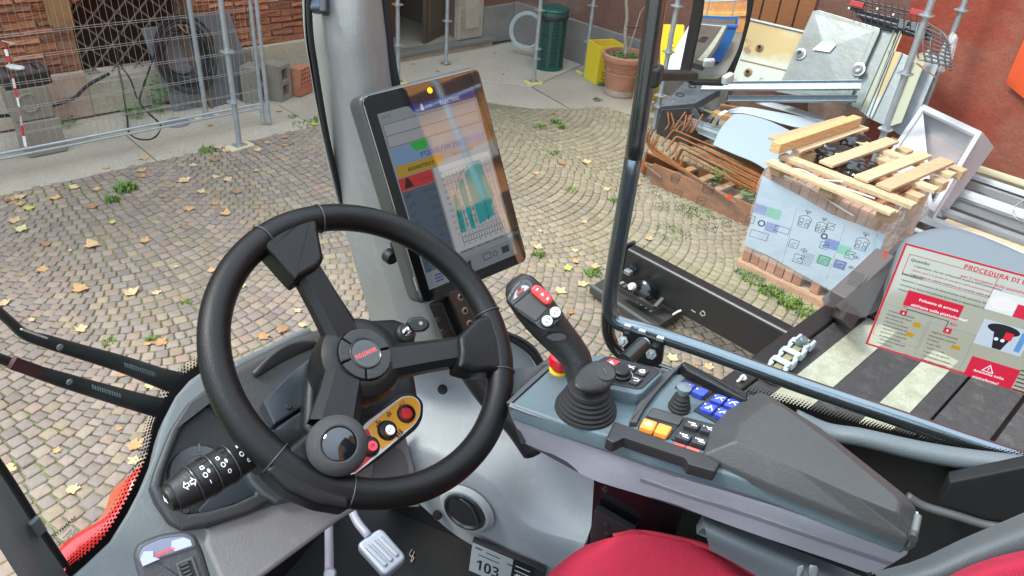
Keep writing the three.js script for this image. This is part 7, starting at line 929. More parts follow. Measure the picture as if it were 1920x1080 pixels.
  const sm = new THREE.MeshPhysicalMaterial({ color: 0x000000, roughness: .04, emissive: 0xffffff, emissiveMap: sc, emissiveIntensity: .14, clearcoat: 1, clearcoatRoughness: .01, ior: 2.5 }); raw(t, 'lit_screen', quad(f, -W / 2 + .015, -H / 2 + .016, W / 2 - .016, H / 2 - .026, .0009), sm);
  obj(t, 'status_light', lathe(f.at(.008, H / 2 - .014), f.z, [[0, .0012], [.0035, .001], [.004, 0]], 16), M(.9, .45, .02, .4, { emissive: lin(.5, .2, .0) }));
  obj(t, 'mount_clip', obox(f.at(-W / 2 + .006, -H / 2 + .03, -.012), f.x, f.y, f.z, .014, .028, .02, .005), M(.3, .33, .34, .4)); obj(t, 'mount_arm', bar(f.at(-.03, -.05, -.04), pD(760, 470, 1.12), .05, .05, UP, .01), blackPl);
  const pl = thing('mounting_plate', 'dark brown perforated mounting plate below the touch screen', 'mounting plate'); const pf2 = frame(pD(870, 590, 1.08), n); obj(pl, 'plate', slab(pf2, [[842, 548], [872, 540], [930, 600], [940, 640], [880, 640]].map(q => pf2.px(...q)), .008, .001), M(.05, .03, .022, .5)); for (const q of [[864, 557], [872, 583], [881, 607], [903, 590], [915, 612]]) { const p = pf2.at(...pf2.px(...q)); obj(pl, 'hole_rim', lathe(p, n, [[.0028, .001], [.0045, .0012], [.0055, 0]], 16), M(.2, .15, .12, .4)); obj(pl, 'hole', lathe(p, n, [[0, .0006], [.0028, .0006]], 14), M(.005, .005, .005, .8)); } obj(pl, 'arm', [bar(pD(826, 560, 1.1), pD(868, 660, 1.12), .03, .03, UP, .004), bar(pD(846, 560, 1.09), pD(888, 650, 1.1), .012, .02, UP, .003)], blackPl); for (const q of [[822, 598], [830, 622]]) screw(pl, pD(q[0], q[1], 1.085), n, .004);
}
// ---- control console with keypads, joystick and armrest lid
const U0 = -.6, uf = u => frame(fru(0, .7, u), UP, MF); // plan frames: ex right, ey forward
const updn = u => (px => { const f = uf(u); return px.map(q => f.px(...q)); });
{
  const t = thing('control_console', 'grey control console and armrest right of the seat with keypads', 'console');
  const f = uf(U0), F = q => f.px(...q);
  obj(t, 'top_panel', slab(f, rounded([[957, 758], [1035, 687], [1104, 666], [1130, 663], [1243, 699], [1290, 700], [1420, 748], [1560, 830], [1700, 950], [1708, 1014], [1600, 974], [1447, 914], [1317, 875], [1230, 849], [1142, 819], [1050, 792]].map(F), .006), .02, .004), consoleTop);
  const row = (px, u0, u1) => px.map((q, i) => pU(q[0], q[1], u0 + (u1 - u0) * i / (px.length - 1)));
  const r0 = row([[954, 762], [1000, 779], [1060, 797], [1142, 822], [1230, 852], [1317, 878], [1447, 916], [1600, 977], [1716, 1018]], -.603, -.603), r0b = row([[954, 768], [998, 784], [1060, 804], [1142, 830], [1230, 858], [1317, 886], [1447, 926], [1600, 986], [1716, 1024]], -.61, -.612), r1 = row([[959, 783], [1000, 800], [1060, 821], [1140, 849], [1210, 874], [1280, 899], [1413, 935], [1547, 982], [1700, 1034]], -.622, -.636), r2 = row([[962, 789], [1000, 806], [1060, 827], [1140, 854], [1210, 879], [1280, 905], [1413, 943], [1547, 990], [1698, 1040]], -.63, -.643), r3 = row([[985, 832], [1010, 846], [1040, 862], [1113, 900], [1190, 924], [1280, 953], [1413, 1001], [1547, 1046], [1636, 1077]], -.675, -.72);
  obj(t, 'side_band', patch([r0, r0b, r1], 10, 40, .006), consoleBand); obj(t, 'side_panel', patch([r1.map(p => p.clone()), r2, r2.map((p, i) => p.clone().lerp(r3[i], .5)), r3], 18, 40, .006), lilac);
  const mid = (k) => r2.map((p, i) => p.clone().lerp(r3[i], k).addScaledVector(MR, -.0015)); obj(t, 'side_groove', patch([mid(.36).slice(4), mid(.42).slice(4), mid(.49).slice(4)], 4, 30, .004), M(.22, .21, .23, .55));
  obj(t, 'underside', patch([r3, r3.map(p => p.clone().addScaledVector(MR, .14).addScaledVector(UP, .01))], 3, 20, .008), M(.05, .05, .055, .6)); obj(t, 'far_side', patch([[[1035, 686], [1243, 699], [1420, 748], [1700, 950]].map(q => pU(...q, -.602)), [[1035, 686], [1243, 699], [1420, 748], [1700, 950]].map(q => pU(...q, -.602).addScaledVector(UP, -.12))], 3, 20, .006), M(.03, .03, .032, .55)); obj(t, 'rear_end', patch([[pU(1708, 1016, -.6), pU(1722, 960, -.59)], [pU(1700, 1034, -.636), pU(1722, 985, -.63)], [pU(1640, 1077, -.72), pU(1700, 1040, -.7)]], 6, 6, .006), lilac);
  obj(t, 'front_end', patch([[[957, 757], [990, 726], [1035, 686]].map(q => pU(...q, -.602)), [[985, 832], [1000, 800], [1040, 760]].map(q => pU(...q, -.67))], 4, 10, .006), M(.06, .065, .068, .5));
  obj(t, 'foot_block', patch([[[945, 690], [985, 690], [1034, 682]].map(q => pU(...q, -.62)), [[955, 742], [975, 735], [1030, 690]].map(q => pU(...q, -.63))], 4, 6, .01), M(.045, .05, .052, .5));
  // keypad bay: rims
  const g = uf(U0 + .004), rim = (px, th, b, m, nm, top = 0, r = .002) => { const q = uf(U0 + top); return obj(t, nm, slab(q, rounded(px.map(p => q.px(...p)), r), th, b), m); };
  rim([[1244, 698], [1279, 684], [1262, 700], [1236, 728], [1210, 762], [1194, 792], [1180, 790], [1196, 756], [1222, 720]], .012, .002, padM, 'bay_arc', .008); rim([[1276, 680], [1284, 676], [1404, 736], [1400, 750], [1380, 742], [1288, 694]], .035, .003, blackPl, 'bay_back_rim', .014); rim([[1290, 694], [1380, 741], [1372, 748], [1284, 704]], .004, .001, M(.2, .23, .25, .3), 'bay_lip', .003);
  rim([[1136, 822], [1152, 789], [1186, 801], [1250, 827], [1322, 850], [1352, 866], [1341, 884], [1291, 870], [1284, 858], [1170, 820], [1160, 826], [1150, 830]], .014, .002, M(.022, .02, .021, .45), 'bay_front_rim', .009); 
  // keys
  const key = (quad4, m, nm, top, sym) => { const q = uf(U0 + top); let c = [0, 0]; const pts = quad4.map(p => q.px(...p)); obj(t, nm, slab(q, rounded(pts, .0025), .006, .0012), m); if (sym) { const cx = pts.reduce((s, p) => s + p[0], 0) / 4, cy = pts.reduce((s, p) => s + p[1], 0) / 4, ax = Math.atan2(pts[1][1] - pts[0][1], pts[1][0] - pts[0][0]), w = Math.hypot(pts[1][0] - pts[0][0], pts[1][1] - pts[0][1]), h = Math.hypot(pts[3][0] - pts[0][0], pts[3][1] - pts[0][1]), s = Math.min(w, h) * 1.0; const gg = new THREE.PlaneGeometry(s * 1.15, s); gg.rotateZ(ax); gg.translate(cx, cy, .0004); raw(t, 'key_symbol', toWorld(gg, q), new THREE.MeshStandardMaterial({ map: sym, transparent: true, alphaTest: .35, roughness: .5, emissive: 0x222222 })); } };
  const sym = draw => canvas(128, 128, (x, w, h) => { x.clearRect(0, 0, w, h); x.strokeStyle = x.fillStyle = '#f4f6f8'; x.lineWidth = 9; x.lineCap = 'round'; draw(x); });
  const L = (x, ...p) => { x.beginPath(); for (let i = 0; i < p.length; i += 2) i ? x.lineTo(p[i], p[i + 1]) : x.moveTo(p[i], p[i + 1]); x.stroke(); };
  const sBoom = sym(x => { L(x, 60, 100, 80, 40, 100, 100); L(x, 40, 100, 80, 40); x.fillRect(22, 34, 12, 18); }), sBoom2 = sym(x => { L(x, 36, 92, 66, 50, 108, 34); L(x, 66, 50, 96, 92); x.fillRect(18, 34, 12, 18); }), sDash = sym(x => x.fillRect(24, 44, 14, 20)), sMach = sym(x => { x.fillRect(50, 40, 46, 16); x.fillRect(50, 76, 46, 16); x.fillRect(64, 56, 18, 22); L(x, 44, 40, 40, 58); L(x, 102, 74, 106, 92); x.fillRect(16, 36, 10, 18); }), sMach2 = sym(x => { L(x, 48, 44, 70, 60, 64, 80, 100, 88); L(x, 96, 48, 72, 62); x.fillRect(16, 36, 10, 18); }), sSun = sym(x => { x.beginPath(); x.arc(64, 64, 14, 0, 7); x.fill(); for (let i = 0; i < 8; i++) { const q = i * .785; L(x, 64 + 20 * Math.cos(q), 64 + 20 * Math.sin(q), 64 + 28 * Math.cos(q), 64 + 28 * Math.sin(q)); } });
  const blue = PM(.03, .06, .42, .35, { clearcoat: .2 }), bk = M(.03, .031, .034, .45), org = M(.85, .28, .045, .45, { emissive: lin(.12, .03, 0) });
  const base = M(.022, .023, .025, .5); rim([[1283, 709], [1339, 732], [1322, 748], [1265, 725]], .003, .0008, base, 'key_base', .0025); rim([[1342, 732], [1400, 750], [1360, 800], [1301, 768]], .003, .0008, base, 'key_base', .0025);
  key([[1285, 714], [1305, 722], [1293, 732], [1273, 724]], blue, 'blue_key', .008, sBoom); key([[1308, 723], [1331, 732], [1318, 743], [1296, 733]], blue, 'blue_key', .008, sDash);
  key([[1344, 737], [1366, 744], [1353, 757], [1331, 749]], blue, 'blue_key', .008, sBoom2); key([[1369, 745], [1392, 752], [1377, 766], [1356, 758]], blue, 'blue_key', .008, sBoom2); key([[1323, 752], [1347, 761], [1335, 774], [1310, 765]], blue, 'blue_key', .008, sBoom); key([[1350, 762], [1372, 770], [1360, 785], [1338, 775]], blue, 'blue_key', .008, sBoom2);
  rim([[1223, 763], [1283, 780], [1254, 822], [1195, 802]], .003, .0008, base, 'key_base', .0025, .003); rim([[1224, 764], [1282, 781], [1273, 796], [1212, 779]], .004, .001, padM, 'blank_cover', .005); key([[1208, 783], [1233, 791], [1224, 808], [1199, 800]], org, 'orange_key', .0085, sSun); key([[1236, 792], [1261, 800], [1250, 817], [1226, 809]], org, 'orange_key', .0085);
  rim([[1285, 781], [1350, 798], [1320, 842], [1257, 822]], .003, .0008, base, 'key_base', .0025, .003); key([[1289, 786], [1316, 793], [1308, 805], [1281, 797]], bk, 'black_key', .0085, sMach); key([[1319, 794], [1345, 800], [1337, 812], [1311, 806]], bk, 'black_key', .0085, sMach2); key([[1274, 807], [1300, 815], [1292, 827], [1265, 818]], bk, 'black_key', .0085, sMach); key([[1303, 816], [1330, 824], [1322, 836], [1295, 828]], bk, 'black_key', .0085, sMach);
  key([[1264, 828], [1286, 834], [1284, 839], [1262, 832]], M(.6, .06, .05, .4, { emissive: lin(.1, .01, .01) }), 'red_light', .007); key([[1288, 835], [1313, 843], [1311, 849], [1286, 841]], M(.7, .1, .08, .4, { emissive: lin(.12, .015, .01) }), 'red_light', .007);
  { const q = uf(U0 + .001); obj(t, 'side_slot', slab(q, [[1184, 820], [1240, 836], [1239, 840], [1183, 825]].map(p => q.px(...p)), .002), M(.25, .02, .02, .4)); }
  // mini joystick
  const ms = new THREE.Group(); ms.name = 'mini_joystick'; t.add(ms); const mj = uf(U0), [mx, my] = mj.px(1273, 765), B = h => mj.at(mx, my, h); obj(ms, 'bellows', lathe(B(0), UP, [[.0135, 0], [.0138, .003], [.0118, .005], [.0125, .008], [.0105, .01], [.0112, .013], [.0092, .015], [.0098, .018], [.008, .02], [.0065, .024]], 32), rubber); obj(ms, 'cap', lathe(B(.023), UP, [[.006, 0], [.0062, .006], [.0088, .008], [.0088, .0105], [.004, .012], [0, .012]], 24), M(.13, .16, .175, .4));
  // rotary keypad beside the joystick
  rim([[1112, 681], [1132, 667], [1146, 666], [1240, 692], [1242, 700], [1206, 736], [1196, 739], [1140, 728]], .022, .004, consoleTop, 'keypad_body', .018); rim([[1117, 679], [1134, 668], [1147, 668], [1237, 692], [1237, 697], [1205, 727], [1196, 729], [1140, 718]], .004, .001, M(.016, .016, .018, .4), 'keypad_face', .0195);
  key([[1145, 671], [1164, 677], [1149, 688], [1128, 681]], M(.7, .04, .05, .4), 'hazard_key', .0225, sym(x => { x.beginPath(); x.moveTo(64, 34); x.lineTo(96, 92); x.lineTo(32, 92); x.closePath(); x.fill(); })); key([[1180, 681], [1198, 686], [1187, 696], [1169, 691]], bk, 'key', .0225, sym(x => { L(x, 30, 40, 98, 90); L(x, 30, 90, 98, 40); x.fillRect(52, 54, 24, 20); })); key([[1200, 688], [1219, 694], [1207, 705], [1189, 699]], bk, 'key', .0225, sym(x => { x.beginPath(); x.arc(64, 66, 30, 0, 7); x.stroke(); L(x, 44, 66, 84, 66); L(x, 72, 30, 84, 20); })); key([[1190, 703], [1208, 709], [1194, 721], [1177, 715]], bk, 'key', .0225, sym(x => { x.beginPath(); x.arc(70, 64, 26, -1.6, 1.6); x.stroke(); L(x, 66, 38, 34, 38); L(x, 66, 90, 46, 90); }));
  const kq = uf(U0 + .02), kp = kq.px(1164, 703); obj(t, 'rotary_knob', lathe(kq.at(kp[0], kp[1]), UP, [[.0125, 0], [.0125, .003], [.0105, .004], [.0105, .009], [.009, .0105], [0, .0105]], 30), blackPl); obj(t, 'knob_scale', ring(Array.from({ length: 12 }, (_, i) => { const q = -1.9 + i * .16; return { p: kq.at(kp[0] + Math.cos(q) * .0145, kp[1] + Math.sin(q) * .0145, .0005), rx: .0008, ry: .0005 }; }), 5), M(.75, .75, .72, .5));
  // emergency stop
  const es = new THREE.Group(); es.name = 'emergency_stop'; t.add(es); const ep = f.px(1049, 694); obj(es, 'yellow_collar', lathe(f.at(ep[0], ep[1]), UP, [[.0135, 0], [.0135, .0025], [.0115, .0035], [.01, .0035]], 28), M(.8, .5, .02, .45)); obj(es, 'red_mushroom', lathe(f.at(ep[0], ep[1], .003), UP, [[.0105, 0], [.011, .005], [.0152, .007], [.0162, .013], [.014, .0195], [.0075, .0225], [0, .023]], 32), PM(.55, .01, .015, .3, { clearcoat: .4 }));
}
{ // armrest lid
  const t = thing('armrest_lid', 'dark grey hinged armrest lid with chamfered edges on the console', 'armrest'); const fb = uf(-.592), ft = uf(-.570), bot = rounded([[1318, 852], [1334, 800], [1362, 768], [1420, 735], [1442, 741], [1536, 800], [1697, 927], [1720, 955], [1714, 1000], [1706, 1012], [1612, 974], [1447, 908]].map(q => fb.px(...q)), .004), top = rounded([[1374, 828], [1392, 790], [1414, 772], [1444, 752], [1470, 764], [1560, 830], [1686, 936], [1690, 946], [1684, 964], [1600, 930], [1500, 884], [1440, 856]].map(q => ft.px(...q)), .004);
  const cen = a => [a.reduce((s, p) => s + p[0], 0) / a.length, a.reduce((s, p) => s + p[1], 0) / a.length]; const samp = (a, n) => { const v = a.map(p => new THREE.Vector3(p[0], p[1], 0)); const c = new THREE.CatmullRomCurve3(v, true, 'catmullrom', 0); return c.getSpacedPoints(n).slice(0, n).map(p => [p.x, p.y]); };
  const N = bot.length; if (top.length !== N) throw new Error('lid'); const P = [], C = top.length; const lowr = bot.map(p => fb.at(p[0], p[1], -.012)), b0 = bot.map(p => fb.at(p[0], p[1], 0)), t0 = top.map(p => ft.at(p[0], p[1], 0)); const mid = ft.at(...cen(top)), loops = [lowr, b0.map((p, i) => p.clone().addScaledVector(UP, -.0025)), b0.map((p, i) => p.clone().lerp(t0[i], .06)), t0.map((p, i) => b0[i].clone().lerp(p, .88)), t0.map((p, i) => p.clone().lerp(mid, .02).addScaledVector(UP, .0006)), t0.map((p, i) => p.clone().lerp(mid, .06).addScaledVector(UP, .0009))];
  for (let k = 0; k < 5; k++) for (let i = 0; i < N; i++) { const a = loops[k][i], b = loops[k][(i + 1) % N], c = loops[k + 1][i], d = loops[k + 1][(i + 1) % N]; P.push(a, b, c, b, d, c); } const tc = ft.at(...cen(top), .0012); for (let i = 0; i < N; i++) P.push(loops[5][i], loops[5][(i + 1) % N], tc);
  const g = new THREE.BufferGeometry(); g.setAttribute('position', new THREE.Float32BufferAttribute(P.flatMap(p => p.toArray()), 3)); obj(t, 'lid_body', toCreasedNormals(g, .62), padM);
  obj(t, 'hinge', [cyl(pU(1721, 968, -.585), pU(1713, 1006, -.59), .004, .004, 12)], M(.12, .13, .13, .35)); obj(t, 'hinge_pin', cyl(pU(1713, 1000, -.588), pU(1711, 1010, -.588), .005, .005, 10), M(.05, .05, .05, .4));
}
{ // ---- joystick
  const t = thing('joystick', 'black joystick with red rocker, white buttons and rubber bellows on the console', 'joystick'), f = uf(U0), [bx, by] = f.px(1098, 766), B = h => f.at(bx, by, h);
  const prof = [[.0375, 0], [.037, .004]]; for (let i = 0; i < 5; i++) { const r = .035 - i * .0024, h = .005 + i * .0054; prof.push([r - .004, h], [r, h + .0026], [r - .0005, h + .0038]); } prof.push([.025, .033], [.022, .035], [0, .036]); obj(t, 'bellows', lathe(B(0), UP, prof, 48), rubber);
  const hm = M(.02, .02, .021, .42, { bumpMap: grainT, bumpScale: .0004 });
  // stem: lofted elliptical sections from the bellows up to the head
  const dd = k => .905 - .035 * k, S = [[1100, 742, 30, .022], [1096, 722, 30, .021], [1088, 700, 28, .019], [1080, 672, 29, .0185], [1064, 650, 31, .018], [1046, 630, 33, .0185], [1030, 612, 35, .019], [1014, 592, 37, .019], [998, 572, 37, .018], [984, 552, 36, .017], [973, 536, 31, .0145], [966, 527, 22, .009]];
  const ctr = S.map((s, i) => pD(s[0], s[1], dd(i / (S.length - 1)))); obj(t, 'grip', ring(S.map((s, i) => ({ p: ctr[i], rx: s[3], ry: s[2] * proj(ctr[i])[2] / FOC, up: EYE.clone().sub(ctr[i]).normalize() })), 28), hm);
  // palm rest
  const pf = frame(pU(1120, 705, -.545), UP.clone().addScaledVector(MF, -.25).addScaledVector(MR, -.1)); { const g = new THREE.SphereGeometry(1, 40, 24), p = g.attributes.position; for (let i = 0; i < p.count; i++) { const x = p.getX(i), y = p.getY(i), z = p.getZ(i); p.setXYZ(i, x * .032, y * (.019 + .003 * x), Math.sign(z) * Math.pow(Math.abs(z), .8) * .0062 + .005 * x * x); } g.computeVertexNormals(); const [u, v] = pf.px(1116, 704); g.translate(u, v, -.006); obj(t, 'palm_rest', toWorld(g, pf), hm); }
  obj(t, 'palm_disc', slab(pf, Array.from({ length: 22 }, (_, i) => { const [u, v] = pf.px(1136, 700); return [u + .0125 * Math.cos(i / 22 * 6.283), v + .0105 * Math.sin(i / 22 * 6.283)]; }), .002, .0008, .0012), M(.03, .03, .032, .5)); obj(t, 'palm_slit', bar(pf.at(...pf.px(1130, 693), .0022), pf.at(...pf.px(1136, 704), .0022), .0008, .0008, UP), M(.1, .1, .1, .5));
  // head plate and controls
  const hc = pD(998, 570, .868), hn = EYE.clone().sub(hc).normalize().addScaledVector(EY, .12).addScaledVector(EX, .1).normalize(), hf = frame(hc.clone().addScaledVector(hn, .016), hn), q = (p, w = 0) => hf.px(p[0], p[1], w);
  obj(t, 'head_plate', slab(hf, rounded([[948, 562], [956, 546], [972, 526], [988, 519], [1000, 528], [1004, 537], [1044, 590], [1058, 588], [1050, 604], [1028, 618], [1004, 610], [976, 590]].map(p => q(p)), .005), .014, .003, .001), hm);
  obj(t, 'grey_panel', slab(hf, rounded([[963, 574], [994, 550], [1026, 578], [1004, 602]].map(p => q(p)), .002), .002, .0005, .0022), M(.055, .052, .05, .4));
  const it = canvas(256, 128, (x, w, h) => { x.fillStyle = '#3a3b3d'; x.fillRect(0, 0, w, h); x.fillStyle = '#a3a5a8'; x.beginPath(); x.moveTo(14, 110); x.quadraticCurveTo(20, 20, 90, 14); x.lineTo(90, 52); x.lineTo(66, 58); x.lineTo(66, 84); x.lineTo(84, 92); x.lineTo(84, 112); x.closePath(); x.fill(); x.beginPath(); x.moveTo(242, 110); x.quadraticCurveTo(236, 20, 166, 14); x.lineTo(166, 52); x.lineTo(190, 58); x.lineTo(190, 84); x.lineTo(172, 92); x.lineTo(172, 112); x.closePath(); x.fill(); x.fillStyle = '#e0392c'; x.fillRect(70, 62, 116, 24); });
  const quadPx = (ps, w, m, nm) => { const P = ps.map(p => { const a = q(p, w); return hf.at(a[0], a[1], w); }); const g = new THREE.BufferGeometry(); g.setAttribute('position', new THREE.Float32BufferAttribute([0, 1, 2, 0, 2, 3].flatMap(i => P[i].toArray()), 3)); g.setAttribute('uv', new THREE.Float32BufferAttribute([0, 0, 1, 0, 1, 1, 0, 0, 1, 1, 0, 1], 2)); g.computeVertexNormals(); return raw(t, nm, g, m); };
  obj(t, 'badge_plate', slab(hf, rounded([[957, 567], [965, 545], [985, 525], [994, 527], [1000, 538], [962, 572]].map(p => q(p)), .003), .002, .0006, .0026), M(.07, .07, .075, .4)); quadPx([[961, 566], [996, 539], [986, 527], [962, 548]], .0032, new THREE.MeshStandardMaterial({ map: it, roughness: .4 }), 'badge_print');
  const rk = slab(hf, rounded([[995, 541], [1003, 533], [1012, 535], [1036, 555], [1037, 566], [1028, 572], [1020, 570], [997, 550]].map(p => q(p, .008)), .006), .009, .003, .01); obj(t, 'red_rocker', rk, PM(.55, .035, .035, .4, { clearcoat: .2 }));
  const lt = s => canvas(64, 64, x => { x.clearRect(0, 0, 64, 64); x.fillStyle = '#fff'; x.font = 'bold 48px sans-serif'; x.textAlign = 'center'; x.fillText(s, 32, 50); }); for (const [s, x, y] of [['F', 1007, 543], ['N', 1017, 552], ['R', 1027, 560]]) { const a = q([x, y], .0108), g = new THREE.PlaneGeometry(.006, .006); g.rotateZ(-.6); g.translate(a[0], a[1], .0108); raw(t, 'letter', toWorld(g, hf), new THREE.MeshStandardMaterial({ map: lt(s), alphaTest: .4, transparent: true })); }
  obj(t, 'button_bed', slab(hf, rounded([[1001, 606], [1020, 596], [1036, 575], [1050, 578], [1059, 590], [1044, 606], [1026, 620], [1012, 616]].map(p => q(p, .002)), .004), .003, .001, .003), M(.028, .028, .03, .42));
  const arr = canvas(64, 64, x => { x.fillStyle = '#e8ecef'; x.fillRect(0, 0, 64, 64); x.strokeStyle = '#20242a'; x.lineWidth = 5; x.beginPath(); x.arc(32, 34, 13, .4, 2.8); x.stroke(); x.beginPath(); x.arc(32, 30, 13, 3.5, 5.9); x.stroke(); x.fillStyle = '#20242a'; x.fillRect(16, 34, 10, 10); x.fillRect(38, 18, 10, 10); }); for (const [x, y] of [[1041, 586], [1026, 602]]) { const a = q([x, y], .006), P = hf.at(a[0], a[1], .003); obj(t, 'button_ring', lathe(P, hn, [[0, .003], [.006, .003], [.0075, .002], [.008, 0]], 26), blackPl); obj(t, 'white_button', lathe(P, hn, [[0, .0072], [.005, .007], [.0062, .0055], [.0062, 0]], 26), M(.72, .74, .76, .4)); const g = new THREE.CircleGeometry(.0052, 20); g.translate(a[0], a[1], .0104); raw(t, 'button_symbol', toWorld(g, hf), new THREE.MeshStandardMaterial({ map: arr })); }
  const dm = frame(pD(1046, 634, .862), hn); obj(t, 'thumb_dimple', slab(dm, Array.from({ length: 20 }, (_, i) => { const [u, v] = dm.px(1044, 632); return [u + .012 * Math.cos(i / 20 * 6.283), v + .005 * Math.sin(i / 20 * 6.283)]; }), .004, .001), M(.03, .016, .02, .35));
}
{ // ---- left joystick top at the lower left
  const t = thing('left_lever_head', 'top of a grey lever head with red lettering and thumbwheel at the lower left', 'lever'); const c = pD(320, 1050, .62), n = EYE.clone().sub(c).normalize(), f = frame(c, n), q = p => f.px(...p); const hm = M(.035, .037, .041, .45, { bumpMap: grainT, bumpScale: .0003 });
  obj(t, 'head', slab(f, rounded([[248, 1040], [258, 1018], [300, 1001], [345, 995], [366, 1002], [380, 1030], [410, 1130], [270, 1130]].map(q), .006), .05, .005), hm); obj(t, 'badge_rim', slab(f, rounded([[254, 1042], [262, 1022], [302, 1005], [345, 1000], [362, 1006], [370, 1026], [300, 1048], [268, 1066]].map(q), .005), .003, .001, .0015), M(.07, .075, .085, .4)); obj(t, 'badge_face', slab(f, rounded([[260, 1046], [267, 1026], [304, 1010], [344, 1006], [358, 1011], [364, 1024], [300, 1044], [270, 1060]].map(q), .004), .002, .0005, .002), M(.16, .18, .25, .4)); obj(t, 'badge_wing', slab(f, [[321, 1030], [322, 1014], [345, 1008], [357, 1013], [360, 1023], [328, 1034]].map(q), .001, .0002, .003), M(.36, .40, .58, .4)); obj(t, 'badge_wing', slab(f, [[263, 1048], [270, 1034], [288, 1033], [288, 1044], [300, 1048], [268, 1062]].map(q), .001, .0002, .003), M(.36, .40, .58, .4));
  const rt = canvas(256, 48, (x, w, h) => { x.clearRect(0, 0, w, h); x.fillStyle = '#ff3b2e'; x.font = 'bold 44px sans-serif'; x.textAlign = 'center'; x.fillText('MANITOU', 128, 40); }); const a = f.px(288, 1044), b = f.px(329, 1026), g = new THREE.PlaneGeometry(Math.hypot(b[0] - a[0], b[1] - a[1]) * 1.05, .0042); g.rotateZ(Math.atan2(b[1] - a[1], b[0] - a[0])); g.translate((a[0] + b[0]) / 2, (a[1] + b[1]) / 2, .0036); raw(t, 'lettering', toWorld(g, f), new THREE.MeshStandardMaterial({ map: rt, alphaTest: .35, transparent: true }));
  obj(t, 'wheel_frame', slab(f, [[328, 1056], [362, 1042], [382, 1098], [346, 1112]].map(q), .004, .001, .0025, 0, [[[337, 1060], [358, 1051], [374, 1094], [352, 1102]].map(q)]), M(.05, .055, .06, .4)); for (let i = 0; i < 7; i++) { const p = f.px(346 + i * 2.2, 1058 + i * 7), p2 = f.px(354 + i * 2.2, 1054.5 + i * 7); obj(t, 'thumbwheel_rib', bar(f.at(2 * p[0] - p2[0] * 1 + 0, 2 * p[1] - p2[1], .002), f.at(p2[0], p2[1], .002), .0022, .003, f.z, .0006), blackGloss); } obj(t, 'wheel_well', slab(f, [[336, 1058], [359, 1049], [376, 1096], [350, 1104]].map(q), .002, 0, .0006), blackPl);
}
{ // ---- pedal
  const t = thing('foot_pedal', 'grey ribbed metal foot pedal on a bent arm below the steering wheel', 'pedal'); const D0 = 1.32, c = pD(714, 1034, D0), f = frame(c, EYE.clone().sub(c).normalize().addScaledVector(EY, .5).normalize()), q = p => f.px(...p), pm = M(.40, .44, .50, .4, { metalness: .3 });
  obj(t, 'plate', slab(f, rounded([[667, 1020], [714, 987], [764, 1044], [722, 1080]].map(q), .012), .02, .006), pm); for (const k of [.25, .5, .75]) { const a = f.px(667 + 47 * k + 8, 1020 - 33 * k + 12), b = f.px(722 + 42 * k - 8, 1080 - 36 * k - 10); obj(t, 'grip_rib', bar(f.at(a[0], a[1], .002), f.at(b[0], b[1], .002), .008, .006, f.z, .0025), M(.42, .45, .5, .35, { metalness: .3 })); } obj(t, 'arm', polytube([pD(650, 930, 1.4), pD(668, 978, 1.36), pD(692, 1006, 1.34)], .008, .02, 10), M(.3, .3, .36, .4));
  const r = thing('lever_rod', 'thin pale vertical rod rising from the dark floor below the wheel', 'rod'); obj(r, 'rod', cyl(pD(616, 930, 1.2), pD(618, 1110, 1.05), .0065, .0065, 14), M(.38, .35, .42, .4)); obj(r, 'pivot', lathe(pD(619, 1076, 1.06), EYE.clone().sub(pD(619, 1076, 1.06)), [[0, .012], [.006, .012], [.009, .006], [.009, 0]], 16), M(.5, .5, .55, .35));
  solo('floor_scuff', 'small twisted pale thread lying on the dark cab floor', 'thread', tube([pU(773, 1030, -1.297), pU(768, 1040, -1.296), pU(776, 1046, -1.296), pU(770, 1054, -1.297), pU(777, 1034, -1.296)], .0012, 24, 5), M(.35, .33, .28, .8));
}
